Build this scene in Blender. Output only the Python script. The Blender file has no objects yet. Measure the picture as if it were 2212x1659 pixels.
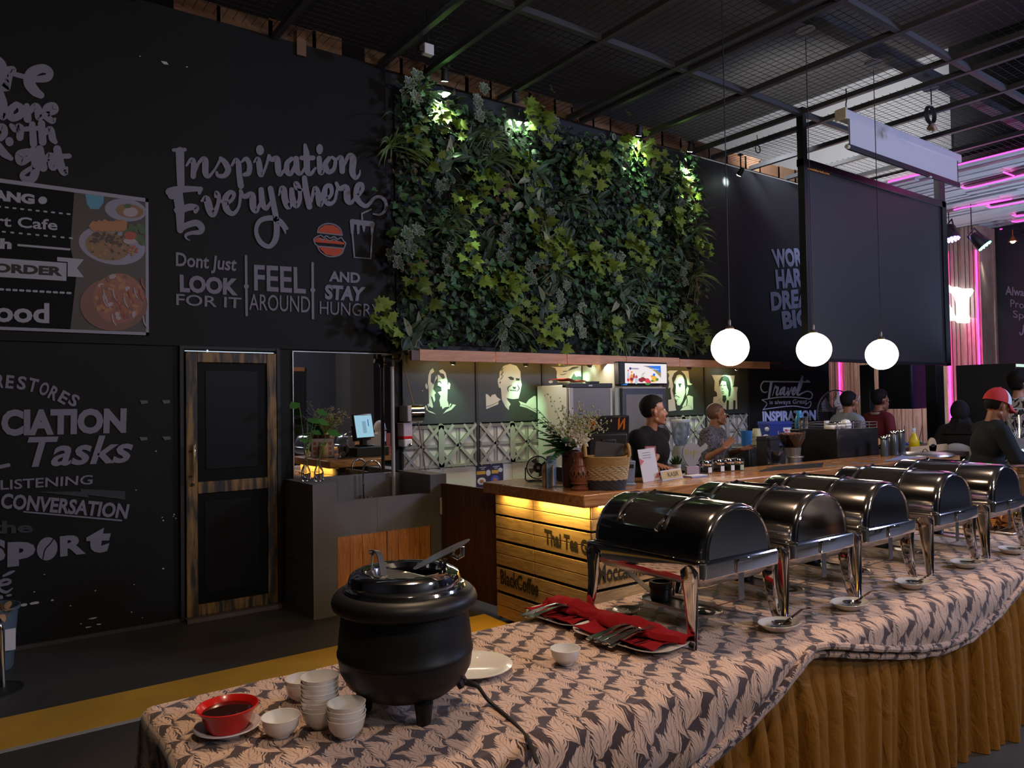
import bpy, bmesh, math, random
import numpy as np
from mathutils import Vector, Matrix, Euler, Quaternion

SC = bpy.context.scene
COL = SC.collection
PI = math.pi
random.seed(7)

# ------------------------------------------------------------------ camera
CAM_H, FPX, CX, CY = 1.6, 1620.0, 1106.0, 829.5
YAW, PITCH, ROLL = 0.63200117, 0.02556667, -0.01615458
FW = Vector((math.sin(YAW) * math.cos(PITCH), math.cos(YAW) * math.cos(PITCH), math.sin(PITCH)))
_r = Vector((math.cos(YAW), -math.sin(YAW), 0))
_u = _r.cross(FW)
RT = math.cos(ROLL) * _r + math.sin(ROLL) * _u
UP = -math.sin(ROLL) * _r + math.cos(ROLL) * _u
cam_data = bpy.data.cameras.new('camera')
cam = bpy.data.objects.new('camera', cam_data)
COL.objects.link(cam)
cam_data.sensor_width = 36.0
cam_data.lens = 36.0 * FPX / 2212.0
cam_data.clip_start, cam_data.clip_end = 0.05, 60
cam.matrix_world = Matrix(((RT.x, UP.x, -FW.x, 0), (RT.y, UP.y, -FW.y, 0), (RT.z, UP.z, -FW.z, CAM_H), (0, 0, 0, 1)))
SC.camera = cam

# ------------------------------------------------------------------ world, exposure, room lights
SC.view_settings.view_transform = 'Standard'
SC.view_settings.look = 'None'
SC.view_settings.gamma = 1.0
SC.view_settings.use_curve_mapping = False
SC.view_settings.exposure = 0.45
SC.cycles.max_bounces = 7
SC.cycles.diffuse_bounces = 3
SC.cycles.glossy_bounces = 5
SC.cycles.transmission_bounces = 6
SC.cycles.transparent_max_bounces = 8
SC.cycles.caustics_reflective = False
SC.cycles.caustics_refractive = False
SC.cycles.sample_clamp_indirect = 4.0
SC.cycles.use_denoising = True
world = bpy.data.worlds.new('world')
SC.world = world
world.use_nodes = True
world.node_tree.nodes['Background'].inputs[0].default_value = (0.60, 0.66, 0.85, 1)
world.node_tree.nodes['Background'].inputs[1].default_value = 0.022


def light(name, kind, loc, target, power, col, size=0.2, spot=60, blend=0.4, sy=None):
    d = bpy.data.lights.new(name, kind)
    d.energy = power
    d.color = col
    if kind == 'AREA':
        d.size = size
        if sy:
            d.shape = 'RECTANGLE'
            d.size_y = sy
    else:
        d.shadow_soft_size = size
    if kind == 'SPOT':
        d.spot_size = math.radians(spot)
        d.spot_blend = blend
    o = bpy.data.objects.new(name, d)
    COL.objects.link(o)
    o.location = loc
    if target is not None:
        o.rotation_euler = (Vector(target) - Vector(loc)).to_track_quat('-Z', 'Y').to_euler()
    return o


WARM = (1.0, 0.70, 0.46)
# dining-room ceiling lamps over the buffet, out of the frame
light('buffet_downlight', 'SPOT', (1.9, 2.9, 4.4), (2.0, 1.9, 0.75), 190, WARM, 0.09, 75, 0.6)
light('buffet_downlight', 'SPOT', (4.6, 2.3, 4.4), (4.2, 1.7, 0.75), 170, (1.0, 0.74, 0.56), 0.09, 80, 0.6)
light('dining_lamp', 'POINT', (0.6, 0.2, 3.6), None, 75, (1.0, 0.76, 0.56), 0.14)
light('dining_lamp', 'POINT', (3.6, -1.6, 3.6), None, 95, (1.0, 0.76, 0.56), 0.14)
# coloured stage lamps on the right, then added fill lights
light('stage_wash', 'AREA', (9.6, -1.4, 4.0), (8.6, 6.0, 2.8), 120, (0.50, 0.56, 1.0), 0.7)
light('stage_wash', 'AREA', (8.6, -0.6, 3.9), (4.5, 2.4, 1.0), 75, (0.50, 0.62, 1.0), 0.5)
light('stage_ceiling_wash', 'SPOT', (13.0, 3.4, 2.0), (12.2, 4.6, 4.6), 230, (0.50, 0.68, 1.0), 0.2, 130, 0.8)
light('bulkhead_fill', 'SPOT', (7.9, 5.5, 4.95), (10.6, 6.5, 5.3), 200, (0.92, 0.95, 1.0), 0.3, 105, 0.6)  # added spot that brightens the white bulkhead above the mesh
light('roof_void_fill', 'AREA', (4.0, 1.5, 4.9), (4.0, 1.5, 9), 14, (1.0, 0.86, 0.76), 6.0)  # added upward area light lifting the dark roof over the mesh
light('bar_fill', 'AREA', (5.4, 5.66, 1.97), (5.4, 5.0, 0.9), 17, (1.0, 0.84, 0.68), 4.0, sy=0.06)  # added warm fill for the bar, its staff and the fridge
light('hall_reflection_fill', 'SPOT', (10.0, -2.0, 4.2), (15.0, -3.0, 2.0), 520, (0.42, 0.52, 1.0), 0.3, 110, 0.8)  # added blue spot on the unseen end wall, for the chafing dishes to reflect
light('rear_hall_fill', 'POINT', (4.0, -4.0, 3.2), None, 170, (0.72, 0.80, 1.0), 0.3)  # added point light on the unseen rear wall, for the steel to reflect

# ------------------------------------------------------------------ geometry helpers
def ray(x, y):
    return RT * float((x - CX) / FPX) - UP * float((y - CY) / FPX) + FW


CAM = Vector((0, 0, CAM_H))


def onZ(x, y, z):            # the point of the plane Z = z seen at photo pixel (x, y)
    d = ray(x, y)
    return CAM + d * ((z - CAM_H) / d.z)


def onY(x, y, Y):
    d = ray(x, y)
    return CAM + d * (Y / d.y)


def onX(x, y, X):
    d = ray(x, y)
    return CAM + d * (X / d.x)


class MB:
    """collects shapes into one mesh"""

    def __init__(s):
        s.v, s.f, s.m, s.uv = [], [], [], None

    def add(s, vs, fs, m=0, xf=None):
        o = len(s.v)
        for p in vs:
            p = Vector(p)
            s.v.append(tuple(xf @ p) if xf is not None else tuple(p))
        for f in fs:
            s.f.append(tuple(i + o for i in f))
            s.m.append(m)
        return s

    def box(s, x0, x1, y0, y1, z0, z1, m=0, xf=None):
        vs = [(x, y, z) for z in (z0, z1) for y in (y0, y1) for x in (x0, x1)]
        return s.add(vs, [(0, 2, 3, 1), (4, 5, 7, 6), (0, 1, 5, 4), (2, 6, 7, 3), (0, 4, 6, 2), (1, 3, 7, 5)], m, xf)

    def bar(s, p0, p1, w, h, m=0, up=(0, 0, 1)):
        p0, p1 = Vector(p0), Vector(p1)
        d = (p1 - p0).normalized()
        up = Vector(up)
        if abs(d.dot(up)) > 0.98:
            up = Vector((1, 0, 0))
        a = d.cross(up).normalized() * w / 2
        b = a.cross(d).normalized() * h / 2
        vs = [p + i * a + j * b for p in (p0, p1) for j in (-1, 1) for i in (-1, 1)]
        return s.add(vs, [(0, 2, 3, 1), (4, 5, 7, 6), (0, 1, 5, 4), (2, 6, 7, 3), (0, 4, 6, 2), (1, 3, 7, 5)], m)

    def tube(s, pts, r, n=8, closed=False, m=0, cap=True, flat=1.0):
        pts = [Vector(p) for p in pts]
        k = len(pts)
        rs = r if isinstance(r, (list, tuple)) else [r] * k
        vs, fs = [], []
        ref = None
        for i, p in enumerate(pts):
            a = pts[(i - 1) % k] if (closed or i > 0) else p
            b = pts[(i + 1) % k] if (closed or i < k - 1) else p
            t = (b - a)
            t = t.normalized() if t.length > 1e-9 else Vector((0, 0, 1))
            if ref is None:
                ref = Vector((0, 0, 1)) if abs(t.z) < 0.9 else Vector((1, 0, 0))
            x = (ref - t * ref.dot(t))
            x = x.normalized() if x.length > 1e-6 else t.orthogonal().normalized()
            ref = x
            y = t.cross(x)
            for j in range(n):
                an = 2 * PI * j / n
                vs.append(p + (x * math.cos(an) * flat + y * math.sin(an)) * rs[i])
        for i in range(k if closed else k - 1):
            i2 = (i + 1) % k
            for j in range(n):
                j2 = (j + 1) % n
                fs.append((i * n + j, i * n + j2, i2 * n + j2, i2 * n + j))
        if cap and not closed:
            fs.append(tuple(range(n - 1, -1, -1)))
            fs.append(tuple((k - 1) * n + j for j in range(n)))
        return s.add(vs, fs, m)

    def cyl(s, p0, p1, r0, r1=None, n=20, m=0, cap=True):
        return s.tube([p0, p1], [r0, r0 if r1 is None else r1], n, False, m, cap)

    def lathe(s, prof, n=36, c=(0, 0, 0), m=0, xf=None, close=False):
        vs, fs = [], []
        for r, z in prof:
            for j in range(n):
                a = 2 * PI * j / n
                vs.append((c[0] + r * math.cos(a), c[1] + r * math.sin(a), c[2] + z))
        k = len(prof)
        for i in range(k - 1):
            for j in range(n):
                j2 = (j + 1) % n
                fs.append((i * n + j, i * n + j2, (i + 1) * n + j2, (i + 1) * n + j))
        if close:
            if prof[0][0] > 1e-6:
                fs.append(tuple(range(n - 1, -1, -1)))
            if prof[-1][0] > 1e-6:
                fs.append(tuple((k - 1) * n + j for j in range(n)))
        return s.add(vs, fs, m, xf)

    def ball(s, c, r, n=14, m=0, xf=None, rot=None):
        r = (r, r, r) if not isinstance(r, (tuple, list)) else r
        vs, fs = [], []
        k = max(6, n // 2 + 1)
        R = rot if rot is not None else Matrix.Identity(3)
        c = Vector(c)
        for i in range(k + 1):
            ph = PI * i / k
            for j in range(n):
                a = 2 * PI * j / n
                vs.append(c + R @ Vector((r[0] * math.sin(ph) * math.cos(a), r[1] * math.sin(ph) * math.sin(a), r[2] * math.cos(ph))))
        for i in range(k):
            for j in range(n):
                j2 = (j + 1) % n
                fs.append((i * n + j, (i + 1) * n + j, (i + 1) * n + j2, i * n + j2))
        return s.add(vs, fs, m, xf)

    def capsule(s, p0, p1, r0, r1, n=12, m=0):
        p0, p1 = Vector(p0), Vector(p1)
        d = (p1 - p0)
        L = max(d.length, 1e-6)
        d = d / L
        pts, rs = [], []
        for k in range(5):
            a = -PI / 2 + PI / 2 * k / 4
            pts.append(p0 + d * r0 * math.sin(a)); rs.append(max(1e-4, r0 * math.cos(a)))
        for k in range(5):
            a = PI / 2 * k / 4
            pts.append(p1 + d * r1 * math.sin(a)); rs.append(max(1e-4, r1 * math.cos(a)))
        return s.tube(pts, rs, n, False, m)

    def slab(s, pts, t, m=0):            # polygon (3-D, in order) given thickness vector t
        t = Vector(t)
        n = len(pts)
        vs = [Vector(p) for p in pts] + [Vector(p) + t for p in pts]
        fs = [tuple(range(n - 1, -1, -1)), tuple(range(n, 2 * n))]
        fs += [(i, (i + 1) % n, n + (i + 1) % n, n + i) for i in range(n)]
        return s.add(vs, fs, m)

    def grid(s, nu, nv, fn, m=0, close_u=False):
        vs = [fn(i / (nu if close_u else nu - 1), j / (nv - 1)) for j in range(nv) for i in range(nu)]
        fs = []
        for j in range(nv - 1):
            for i in range(nu if close_u else nu - 1):
                i2 = (i + 1) % nu
                fs.append((j * nu + i, j * nu + i2, (j + 1) * nu + i2, (j + 1) * nu + i))
        return s.add(vs, fs, m)

    def mesh(s, name, mats, smooth=True, ang=40, recalc=True):
        me = bpy.data.meshes.new(name)
        me.from_pydata(s.v, [], s.f)
        for mt in (mats if isinstance(mats, (list, tuple)) else [mats]):
            me.materials.append(mt)
        me.polygons.foreach_set('material_index', s.m)
        if recalc:
            bm = bmesh.new()
            bm.from_mesh(me)
            bmesh.ops.recalc_face_normals(bm, faces=bm.faces)
            bm.to_mesh(me)
            bm.free()
        if smooth:
            me.polygons.foreach_set('use_smooth', [True] * len(me.polygons))
            me.set_sharp_from_angle(angle=math.radians(ang))
        me.update()
        return me

    def build(s, name, mats, parent=None, bevel=0, smooth=True, ang=40, loc=None, recalc=True):
        o = bpy.data.objects.new(name, s.mesh(name, mats, smooth, ang, recalc))
        COL.objects.link(o)
        if parent is not None:
            o.parent = parent
        if loc is not None:
            o.location = loc
        if bevel:
            b = o.modifiers.new('bevel', 'BEVEL')
            b.width = bevel
            b.segments = 2
            b.limit_method = 'ANGLE'
            b.angle_limit = math.radians(40)
        return o


def tag(o, label, cat, group=None, kind=None):
    o['label'] = label
    o['category'] = cat
    if group:
        o['group'] = group
    if kind:
        o['kind'] = kind
    return o


def thing(name, label, cat, loc=(0, 0, 0), rz=0.0, group=None):
    o = bpy.data.objects.new(name, None)
    COL.objects.link(o)
    o.empty_display_size = 0.05
    o.location = loc
    o.rotation_euler = (0, 0, rz)
    return tag(o, label, cat, group)


def struct(o):
    o['kind'] = 'structure'
    return o


def dup(root, loc, rz, label, group=None, scale=None):
    r = root.copy()
    COL.objects.link(r)
    r.location = loc
    if rz is not None:
        r.rotation_euler = (r.rotation_euler[0], r.rotation_euler[1], rz)
    if scale:
        r.scale = scale
    r['label'] = label
    if group:
        r['group'] = group
    for ch in list(root.children):
        c = ch.copy()
        COL.objects.link(c)
        c.parent = r
        for g in list(ch.children):
            d = g.copy()
            COL.objects.link(d)
            d.parent = c
    return r


def smoothpath(pts, k=6, closed=False):
    """Catmull-Rom through points of any dimension"""
    P = [np.array(p, float) for p in pts]
    n = len(P)
    out = []
    for i in range(n if closed else n - 1):
        p1, p2 = P[i], P[(i + 1) % n]
        p0 = P[(i - 1) % n] if (closed or i > 0) else 2 * p1 - p2
        p3 = P[(i + 2) % n] if (closed or i + 2 < n) else 2 * p2 - p1
        for t in np.linspace(0, 1, k, endpoint=False):
            out.append(0.5 * ((2 * p1) + (-p0 + p2) * t + (2 * p0 - 5 * p1 + 4 * p2 - p3) * t * t + (-p0 + 3 * p1 - 3 * p2 + p3) * t ** 3))
    if not closed:
        out.append(P[-1])
    return out


# ------------------------------------------------------------------ materials
MATS = {}


def mat(name, col, rough=0.6, metal=0.0, noise=0.0, nscale=12.0, bump=0.0, bscale=60.0, emit=None, estr=0.0, trans=0.0, ior=1.45, coat=0.0, sheen=0.0, sss=0.0, alpha=1.0, spec=None):
    m = bpy.data.materials.new(name)
    m.use_nodes = True
    nt = m.node_tree
    b = nt.nodes['Principled BSDF']
    b.inputs['Base Color'].default_value = (*col, 1)
    b.inputs['Roughness'].default_value = rough
    b.inputs['Metallic'].default_value = metal
    b.inputs['IOR'].default_value = ior
    b.inputs['Transmission Weight'].default_value = trans
    b.inputs['Coat Weight'].default_value = coat
    b.inputs['Sheen Weight'].default_value = sheen
    b.inputs['Alpha'].default_value = alpha
    if spec is not None:
        b.inputs['Specular IOR Level'].default_value = spec
    if sss:
        b.inputs['Subsurface Weight'].default_value = sss
        b.inputs['Subsurface Radius'].default_value = (0.02, 0.008, 0.005)
    if emit:
        b.inputs['Emission Color'].default_value = (*emit, 1)
        b.inputs['Emission Strength'].default_value = estr
    if noise or bump:
        tc = nt.nodes.new('ShaderNodeTexCoord')
    if noise:
        n = nt.nodes.new('ShaderNodeTexNoise')
        n.inputs['Scale'].default_value = nscale
        n.inputs['Detail'].default_value = 5
        nt.links.new(tc.outputs['Object'], n.inputs['Vector'])
        mx = nt.nodes.new('ShaderNodeMix')
        mx.data_type = 'RGBA'
        mx.inputs[6].default_value = (*[max(0, c * (1 - noise)) for c in col], 1)
        mx.inputs[7].default_value = (*[min(1, c * (1 + noise)) for c in col], 1)
        nt.links.new(n.outputs['Fac'], mx.inputs[0])
        nt.links.new(mx.outputs[2], b.inputs['Base Color'])
    if bump:
        n2 = nt.nodes.new('ShaderNodeTexNoise')
        n2.inputs['Scale'].default_value = bscale
        n2.inputs['Detail'].default_value = 4
        nt.links.new(tc.outputs['Object'], n2.inputs['Vector'])
        bp = nt.nodes.new('ShaderNodeBump')
        bp.inputs['Strength'].default_value = bump
        bp.inputs['Distance'].default_value = 0.01
        nt.links.new(n2.outputs['Fac'], bp.inputs['Height'])
        nt.links.new(bp.outputs['Normal'], b.inputs['Normal'])
    MATS[name] = m
    return m


def wood(name, c1, c2, axis='X', scale=6.0, rough=0.5, stretch=9.0, knots=0.0):
    m = bpy.data.materials.new(name)
    m.use_nodes = True
    nt = m.node_tree
    b = nt.nodes['Principled BSDF']
    b.inputs['Roughness'].default_value = rough
    tc = nt.nodes.new('ShaderNodeTexCoord')
    mp = nt.nodes.new('ShaderNodeMapping')
    sc = {'X': (1, stretch, stretch), 'Y': (stretch, 1, stretch), 'Z': (stretch, stretch, 1)}[axis]
    mp.inputs['Scale'].default_value = sc
    n = nt.nodes.new('ShaderNodeTexNoise')
    n.inputs['Scale'].default_value = scale
    n.inputs['Detail'].default_value = 8
    n.inputs['Distortion'].default_value = 1.2
    cr = nt.nodes.new('ShaderNodeValToRGB')
    cr.color_ramp.elements[0].position = 0.32
    cr.color_ramp.elements[0].color = (*c1, 1)
    cr.color_ramp.elements[1].position = 0.68
    cr.color_ramp.elements[1].color = (*c2, 1)
    nt.links.new(tc.outputs['Object'], mp.inputs['Vector'])
    nt.links.new(mp.outputs['Vector'], n.inputs['Vector'])
    nt.links.new(n.outputs['Fac'], cr.inputs['Fac'])
    out = cr.outputs['Color']
    if knots:
        v = nt.nodes.new('ShaderNodeTexVoronoi')
        v.inputs['Scale'].default_value = knots
        nt.links.new(tc.outputs['Object'], v.inputs['Vector'])
        r2 = nt.nodes.new('ShaderNodeValToRGB')
        r2.color_ramp.elements[0].position = 0.05
        r2.color_ramp.elements[0].color = (0.18, 0.10, 0.06, 1)
        r2.color_ramp.elements[1].position = 0.12
        r2.color_ramp.elements[1].color = (1, 1, 1, 1)
        nt.links.new(v.outputs['Distance'], r2.inputs['Fac'])
        mx = nt.nodes.new('ShaderNodeMix')
        mx.data_type = 'RGBA'
        mx.blend_type = 'MULTIPLY'
        mx.inputs[0].default_value = 1.0
        nt.links.new(out, mx.inputs[6])
        nt.links.new(r2.outputs['Color'], mx.inputs[7])
        out = mx.outputs[2]
    nt.links.new(out, b.inputs['Base Color'])
    bp = nt.nodes.new('ShaderNodeBump')
    bp.inputs['Strength'].default_value = 0.15
    bp.inputs['Distance'].default_value = 0.004
    nt.links.new(n.outputs['Fac'], bp.inputs['Height'])
    nt.links.new(bp.outputs['Normal'], b.inputs['Normal'])
    MATS[name] = m
    return m


def emis(name, col, s):
    return mat(name, (0, 0, 0), 0.5, emit=col, estr=s, spec=0.0)


M_wall = mat('black_wall_paint', (0.0055, 0.0057, 0.0050), 0.62, noise=0.3, nscale=3, bump=0.08, bscale=25, spec=0.3)
M_wallr = mat('dark_blue_grey_wall_paint', (0.024, 0.025, 0.030), 0.6, noise=0.2, nscale=3, spec=0.3)
M_paint = mat('grey_white_lettering_paint', (0.215, 0.208, 0.248), 0.7, noise=0.08, nscale=6)
M_paintdim = mat('faded_grey_lettering_paint', (0.040, 0.042, 0.045), 0.7)
M_paintdark = mat('dark_lettering_ink', (0.016, 0.015, 0.013), 0.6)
M_orange = mat('orange_red_mural_paint', (0.50, 0.070, 0.022), 0.7)
M_black = mat('matt_black', (0.010, 0.010, 0.010), 0.55)
M_blackm = mat('black_steel', (0.013, 0.013, 0.014), 0.42)
M_steel = mat('polished_steel', (0.74, 0.72, 0.70), 0.07, 1.0)
M_steelb = mat('brushed_steel', (0.58, 0.57, 0.56), 0.28, 1.0)
M_white = mat('white_melamine', (0.78, 0.77, 0.76), 0.22, coat=0.3)
M_whitem = mat('matt_white_paint', (0.72, 0.72, 0.72), 0.6)
M_ceramic = mat('cream_glazed_ceramic', (0.74, 0.70, 0.64), 0.18, coat=0.4)
M_red = mat('red_melamine', (0.62, 0.014, 0.010), 0.25, coat=0.3)
M_napkin = mat('crimson_napkin_cloth', (0.25, 0.006, 0.012), 0.9, noise=0.12, nscale=40, bump=0.25, bscale=300, spec=0.2)
M_glass = mat('clear_glass', (0.95, 0.97, 0.97), 0.02, trans=1.0, ior=1.45)
M_mirror = mat('mirror_silver', (0.80, 0.82, 0.84), 0.012, 1.0)
M_floor = mat('dark_grey_floor', (0.068, 0.064, 0.058), 0.5, noise=0.25, nscale=2.2, bump=0.05, bscale=20)
M_yellow = mat('worn_yellow_floor_paint', (0.70, 0.385, 0.045), 0.55, noise=0.3, nscale=3)
M_linew = mat('worn_white_floor_paint', (0.46, 0.43, 0.38), 0.6, noise=0.2, nscale=9)
M_tile = mat('charcoal_tile', (0.135, 0.125, 0.118), 0.5, noise=0.25, nscale=5)
M_grout = mat('grey_grout', (0.17, 0.17, 0.165), 0.8)
M_pine = wood('orange_pine', (0.36, 0.12, 0.030), (0.62, 0.25, 0.07), 'Z', 5, 0.45, 9, knots=2.2)
M_crate = wood('pale_crate_pine', (0.36, 0.20, 0.07), (0.56, 0.35, 0.15), 'Y', 5, 0.6, 10, knots=1.6)
M_gate = wood('dark_stained_pine', (0.075, 0.028, 0.011), (0.15, 0.060, 0.024), 'Z', 5, 0.5, 9, knots=1.5)
M_ctop = wood('varnished_counter_wood', (0.30, 0.115, 0.036), (0.52, 0.25, 0.095), 'X', 4, 0.22, 8, knots=1.2)
M_shelf = wood('pinkish_shelf_plank', (0.60, 0.27, 0.145), (0.74, 0.38, 0.22), 'X', 4, 0.6, 9)
M_slat = wood('slat_wood', (0.30, 0.19, 0.14), (0.47, 0.33, 0.26), 'Z', 3, 0.6, 9)
M_slatc = wood('whitewashed_ceiling_board', (0.36, 0.36, 0.36), (0.60, 0.60, 0.59), 'Y', 3, 0.6, 10, knots=1.3)
M_pink = emis('pink_neon', (1.0, 0.03, 0.50), 5.5)
M_globe = emis('warm_white_globe', (1.0, 0.80, 0.56), 9.0)
M_lampface = emis('cool_white_lamp_face', (0.80, 1.0, 0.86), 40)
M_yled = emis('warm_yellow_led', (1.0, 0.66, 0.12), 24)
# ------------------------------------------------------------------ lettering helpers
_TXT = {}


def text_geo(body, bold=0.0, shear=0.0):
    """outline of a line of letters, scaled to the unit square: points and triangles"""
    key = (body, bold, shear)
    if key in _TXT:
        return _TXT[key]
    cu = bpy.data.curves.new('txt', 'FONT')
    cu.body = body
    cu.offset = bold
    cu.resolution_u = 3
    cu.shear = shear
    cu.fill_mode = 'FRONT'
    ob = bpy.data.objects.new('txt', cu)
    me = ob.to_mesh()
    vs = np.array([v.co[:2] for v in me.vertices], float)
    fs = [tuple(p.vertices) for p in me.polygons]
    ob.to_mesh_clear()
    bpy.data.objects.remove(ob)
    bpy.data.curves.remove(cu)
    lo, hi = vs.min(0), vs.max(0)
    vs = (vs - lo) / (hi - lo)
    _TXT[key] = (vs, fs)
    return vs, fs


class Flat:
    """draws letters, strokes and polygons in some 2-D frame and maps them to a plane through fn(x, y)"""

    def __init__(s, fn, nrm=(0, -1, 0), z=(0.0, 0.0, 1.0)):
        s.fn, s.nrm, s.c = fn, Vector(nrm), 0
        s.mb = MB()
        s.o, s.k = z[:2], z[2]

    def frame(s, x, y, k):
        s.o, s.k = (x, y), k
        return s

    def P(s, x, y):
        return s.fn(s.o[0] + x / s.k, s.o[1] + y / s.k) + s.nrm * (s.c * 6e-5)

    def text(s, body, TL, TR, BR, BL, bold=0.0, m=0, shear=0.0):
        s.c += 1
        vs, fs = text_geo(body, bold, shear)
        out = []
        for u, v in vs:
            v = 1 - v
            x = (TL[0] * (1 - u) + TR[0] * u) * (1 - v) + (BL[0] * (1 - u) + BR[0] * u) * v
            y = (TL[1] * (1 - u) + TR[1] * u) * (1 - v) + (BL[1] * (1 - u) + BR[1] * u) * v
            out.append(s.P(x, y))
        s.mb.add(out, fs, m)
        return s

    def stroke(s, pts, m=0, k=5, smooth=True, closed=False):
        s.c += 1
        pts = [tuple(p) for p in pts]
        path = smoothpath(pts, k, closed) if (smooth and len(pts) > 2) else [np.array(p, float) for p in pts]
        n = len(path)
        L, R = [], []
        for i in range(n):
            a = path[(i - 1) % n] if (closed or i > 0) else path[i]
            b = path[(i + 1) % n] if (closed or i < n - 1) else path[i]
            t = b[:2] - a[:2]
            t = t / (np.linalg.norm(t) + 1e-9)
            nn = np.array((-t[1], t[0])) * path[i][2] / 2
            L.append(path[i][:2] + nn)
            R.append(path[i][:2] - nn)
        vs = [s.P(*p) for p in L] + [s.P(*p) for p in R]
        rng = range(n if closed else n - 1)
        s.mb.add(vs, [(i, (i + 1) % n, n + (i + 1) % n, n + i) for i in rng], m)
        if not closed:
            s.disc(path[0][0], path[0][1], path[0][2] / 2, m=m)
            s.disc(path[-1][0], path[-1][1], path[-1][2] / 2, m=m)
        return s

    def disc(s, x, y, rx, ry=None, m=0, rot=0.0, n=14):
        s.c += 1
        ry = rx if ry is None else ry
        c, sn = math.cos(rot), math.sin(rot)
        vs = []
        for j in range(n):
            a = 2 * PI * j / n
            px, py = rx * math.cos(a), ry * math.sin(a)
            vs.append(s.P(x + px * c - py * sn, y + px * sn + py * c))
        s.mb.add(vs, [tuple(range(n))], m)
        return s

    def poly(s, pts, m=0, smooth=0):
        s.c += 1
        if smooth:
            pts = [tuple(p) for p in smoothpath(pts, smooth, True)]
        s.mb.add([s.P(*p) for p in pts], [tuple(range(len(pts)))], m)
        return s

    def build(s, name, mats, parent=None):
        return s.mb.build(name, mats, parent, smooth=False, recalc=False)


WY = 6.073                       # the long wall
def wallP(off=0.004):
    return lambda x, y: onY(x, y, WY - off)


# ------------------------------------------------------------------ setting
struct(MB().box(-6, 18, -6.5, 10.5, -0.1, 0).build('floor', M_floor, smooth=False))
w = MB().box(-6, 10.15, WY, WY + 0.15, 0, 2.09).box(-6, 3.08, WY, WY + 0.15, 2.09, 4.66)
struct(w.build('wall_back', M_wall, smooth=False))
w = MB().box(3.08, 10.15, WY - 0.001, WY + 0.15, 2.0, 4.62)
struct(w.build('wall_back_upper', M_wallr, smooth=False))
w = MB().box(-6, 3.12, WY - 0.022, WY, 2.075, 2.10)
struct(w.build('trim_1', M_wall, smooth=False))
struct(MB().box(-6, 1.33, WY - 0.02, WY, 0, 0.025).build('baseboard_back', mat('dusty_skirting_grey', (0.055, 0.050, 0.045), 0.8), smooth=False))
struct(MB().box(-6.15, -6, -6.5, 10.5, 0, 7).build('wall_left', MATS['rear_wall_paint'] if 'rear_wall_paint' in MATS else M_wallr, smooth=False))
struct(MB().box(-6, 18, -6.65, -6.5, 0, 7).build('wall_front', mat('rear_wall_paint', (0.055, 0.055, 0.068), 0.6), smooth=False))
struct(MB().box(7.9, 8.55, -6.5, -5.6, 0, 7).build('pillar_front', mat('grey_pillar_paint', (0.10, 0.085, 0.075), 0.6), smooth=False))
df = MB().box(5.72, 5.80, -6.5, -6.44, 0, 2.6).box(6.95, 7.03, -6.5, -6.44, 0, 2.6).box(5.80, 6.95, -6.5, -6.46, 0, 2.5, 1).box(5.72, 7.03, -6.5, -6.43, 2.5, 2.6, 2)
struct(df.build('door_1', [M_blackm, M_black, mat('brown_door_head', (0.35, 0.14, 0.05), 0.6)], smooth=False))
# far end of the hall: dark wall, slatted wall, whitewashed slatted ceiling of the stage
struct(MB().box(15.3, 15.45, -6.5, 5.75, 0, 7).build('wall_right', M_wallr, smooth=False))
sw = MB()
yy = 5.8
k = 0
while yy < 10.4:
    wd = 0.055 + 0.03 * ((k * 37) % 10) / 10
    dp = 0.02 + 0.05 * ((k * 53) % 7) / 7
    sw.box(15.25 - dp, 15.3, yy, yy + wd, 0, 4.66)
    yy += wd + 0.012
    k += 1
struct(sw.box(15.3, 15.45, 5.75, 10.5, 0, 7, 1).build('wall_right_slats', [M_slat, M_black], smooth=False))
struct(MB().box(-6, 18, 10.4, 10.55, 0, 7).build('wall_far', M_wallr, smooth=False))
# slatted column in front of the end wall
sc_ = MB()
for i in range(9):
    y0 = 5.86 + i * 0.064
    sc_.box(14.66 - 0.012 * ((i * 5) % 4), 14.72, y0, y0 + 0.052, 0, 4.66)
for i in range(10):
    sc_.box(14.70 + i * 0.055, 14.70 + i * 0.055 + 0.045, 5.825 - 0.01 * ((i * 3) % 3), 5.86, 0, 4.66)
struct(sc_.box(14.71, 15.26, 5.86, 6.43, 0, 4.66, 1).build('column_slats', [M_slat, M_black], smooth=False))
# stage ceiling: boards running away from the wall
cb = MB()
x = 10.62
i = 0
while x < 15.3:
    wd = 0.10 + 0.06 * ((i * 29) % 5) / 5
    y = -2.0 - 1.3 * ((i * 17) % 7) / 7
    while y < 8.0:
        L = 1.7 + 1.6 * ((i * 13 + int(y * 10)) % 9) / 9
        cb.box(x, x + wd - 0.006, y, min(8.0, y + L - 0.008), 4.66 + 0.012 * ((i * 7 + int(y * 3)) % 4), 4.74)
        y += L
    x += wd
    i += 1
struct(cb.box(10.6, 15.4, -3, 8, 4.74, 4.78, 1).build('ceiling_stage_boards', [M_slatc, M_black], smooth=False))
# bulkhead above the mesh: white beyond y = 4.5, black nearer
struct(MB().box(10.6, 10.7, 4.5, 8.9, 4.67, 6.25).build('bulkhead_white', mat('white_bulkhead', (0.52, 0.50, 0.50), 0.8), smooth=False))
struct(MB().box(10.6, 10.7, -6.5, 4.5, 4.67, 6.3).build('bulkhead_black', M_black, smooth=False))
struct(MB().box(-6, 18, -6.5, 10.5, 6.25, 6.4).build('ceiling', mat('dark_roof', (0.075, 0.066, 0.060), 0.8), smooth=False))
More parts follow.
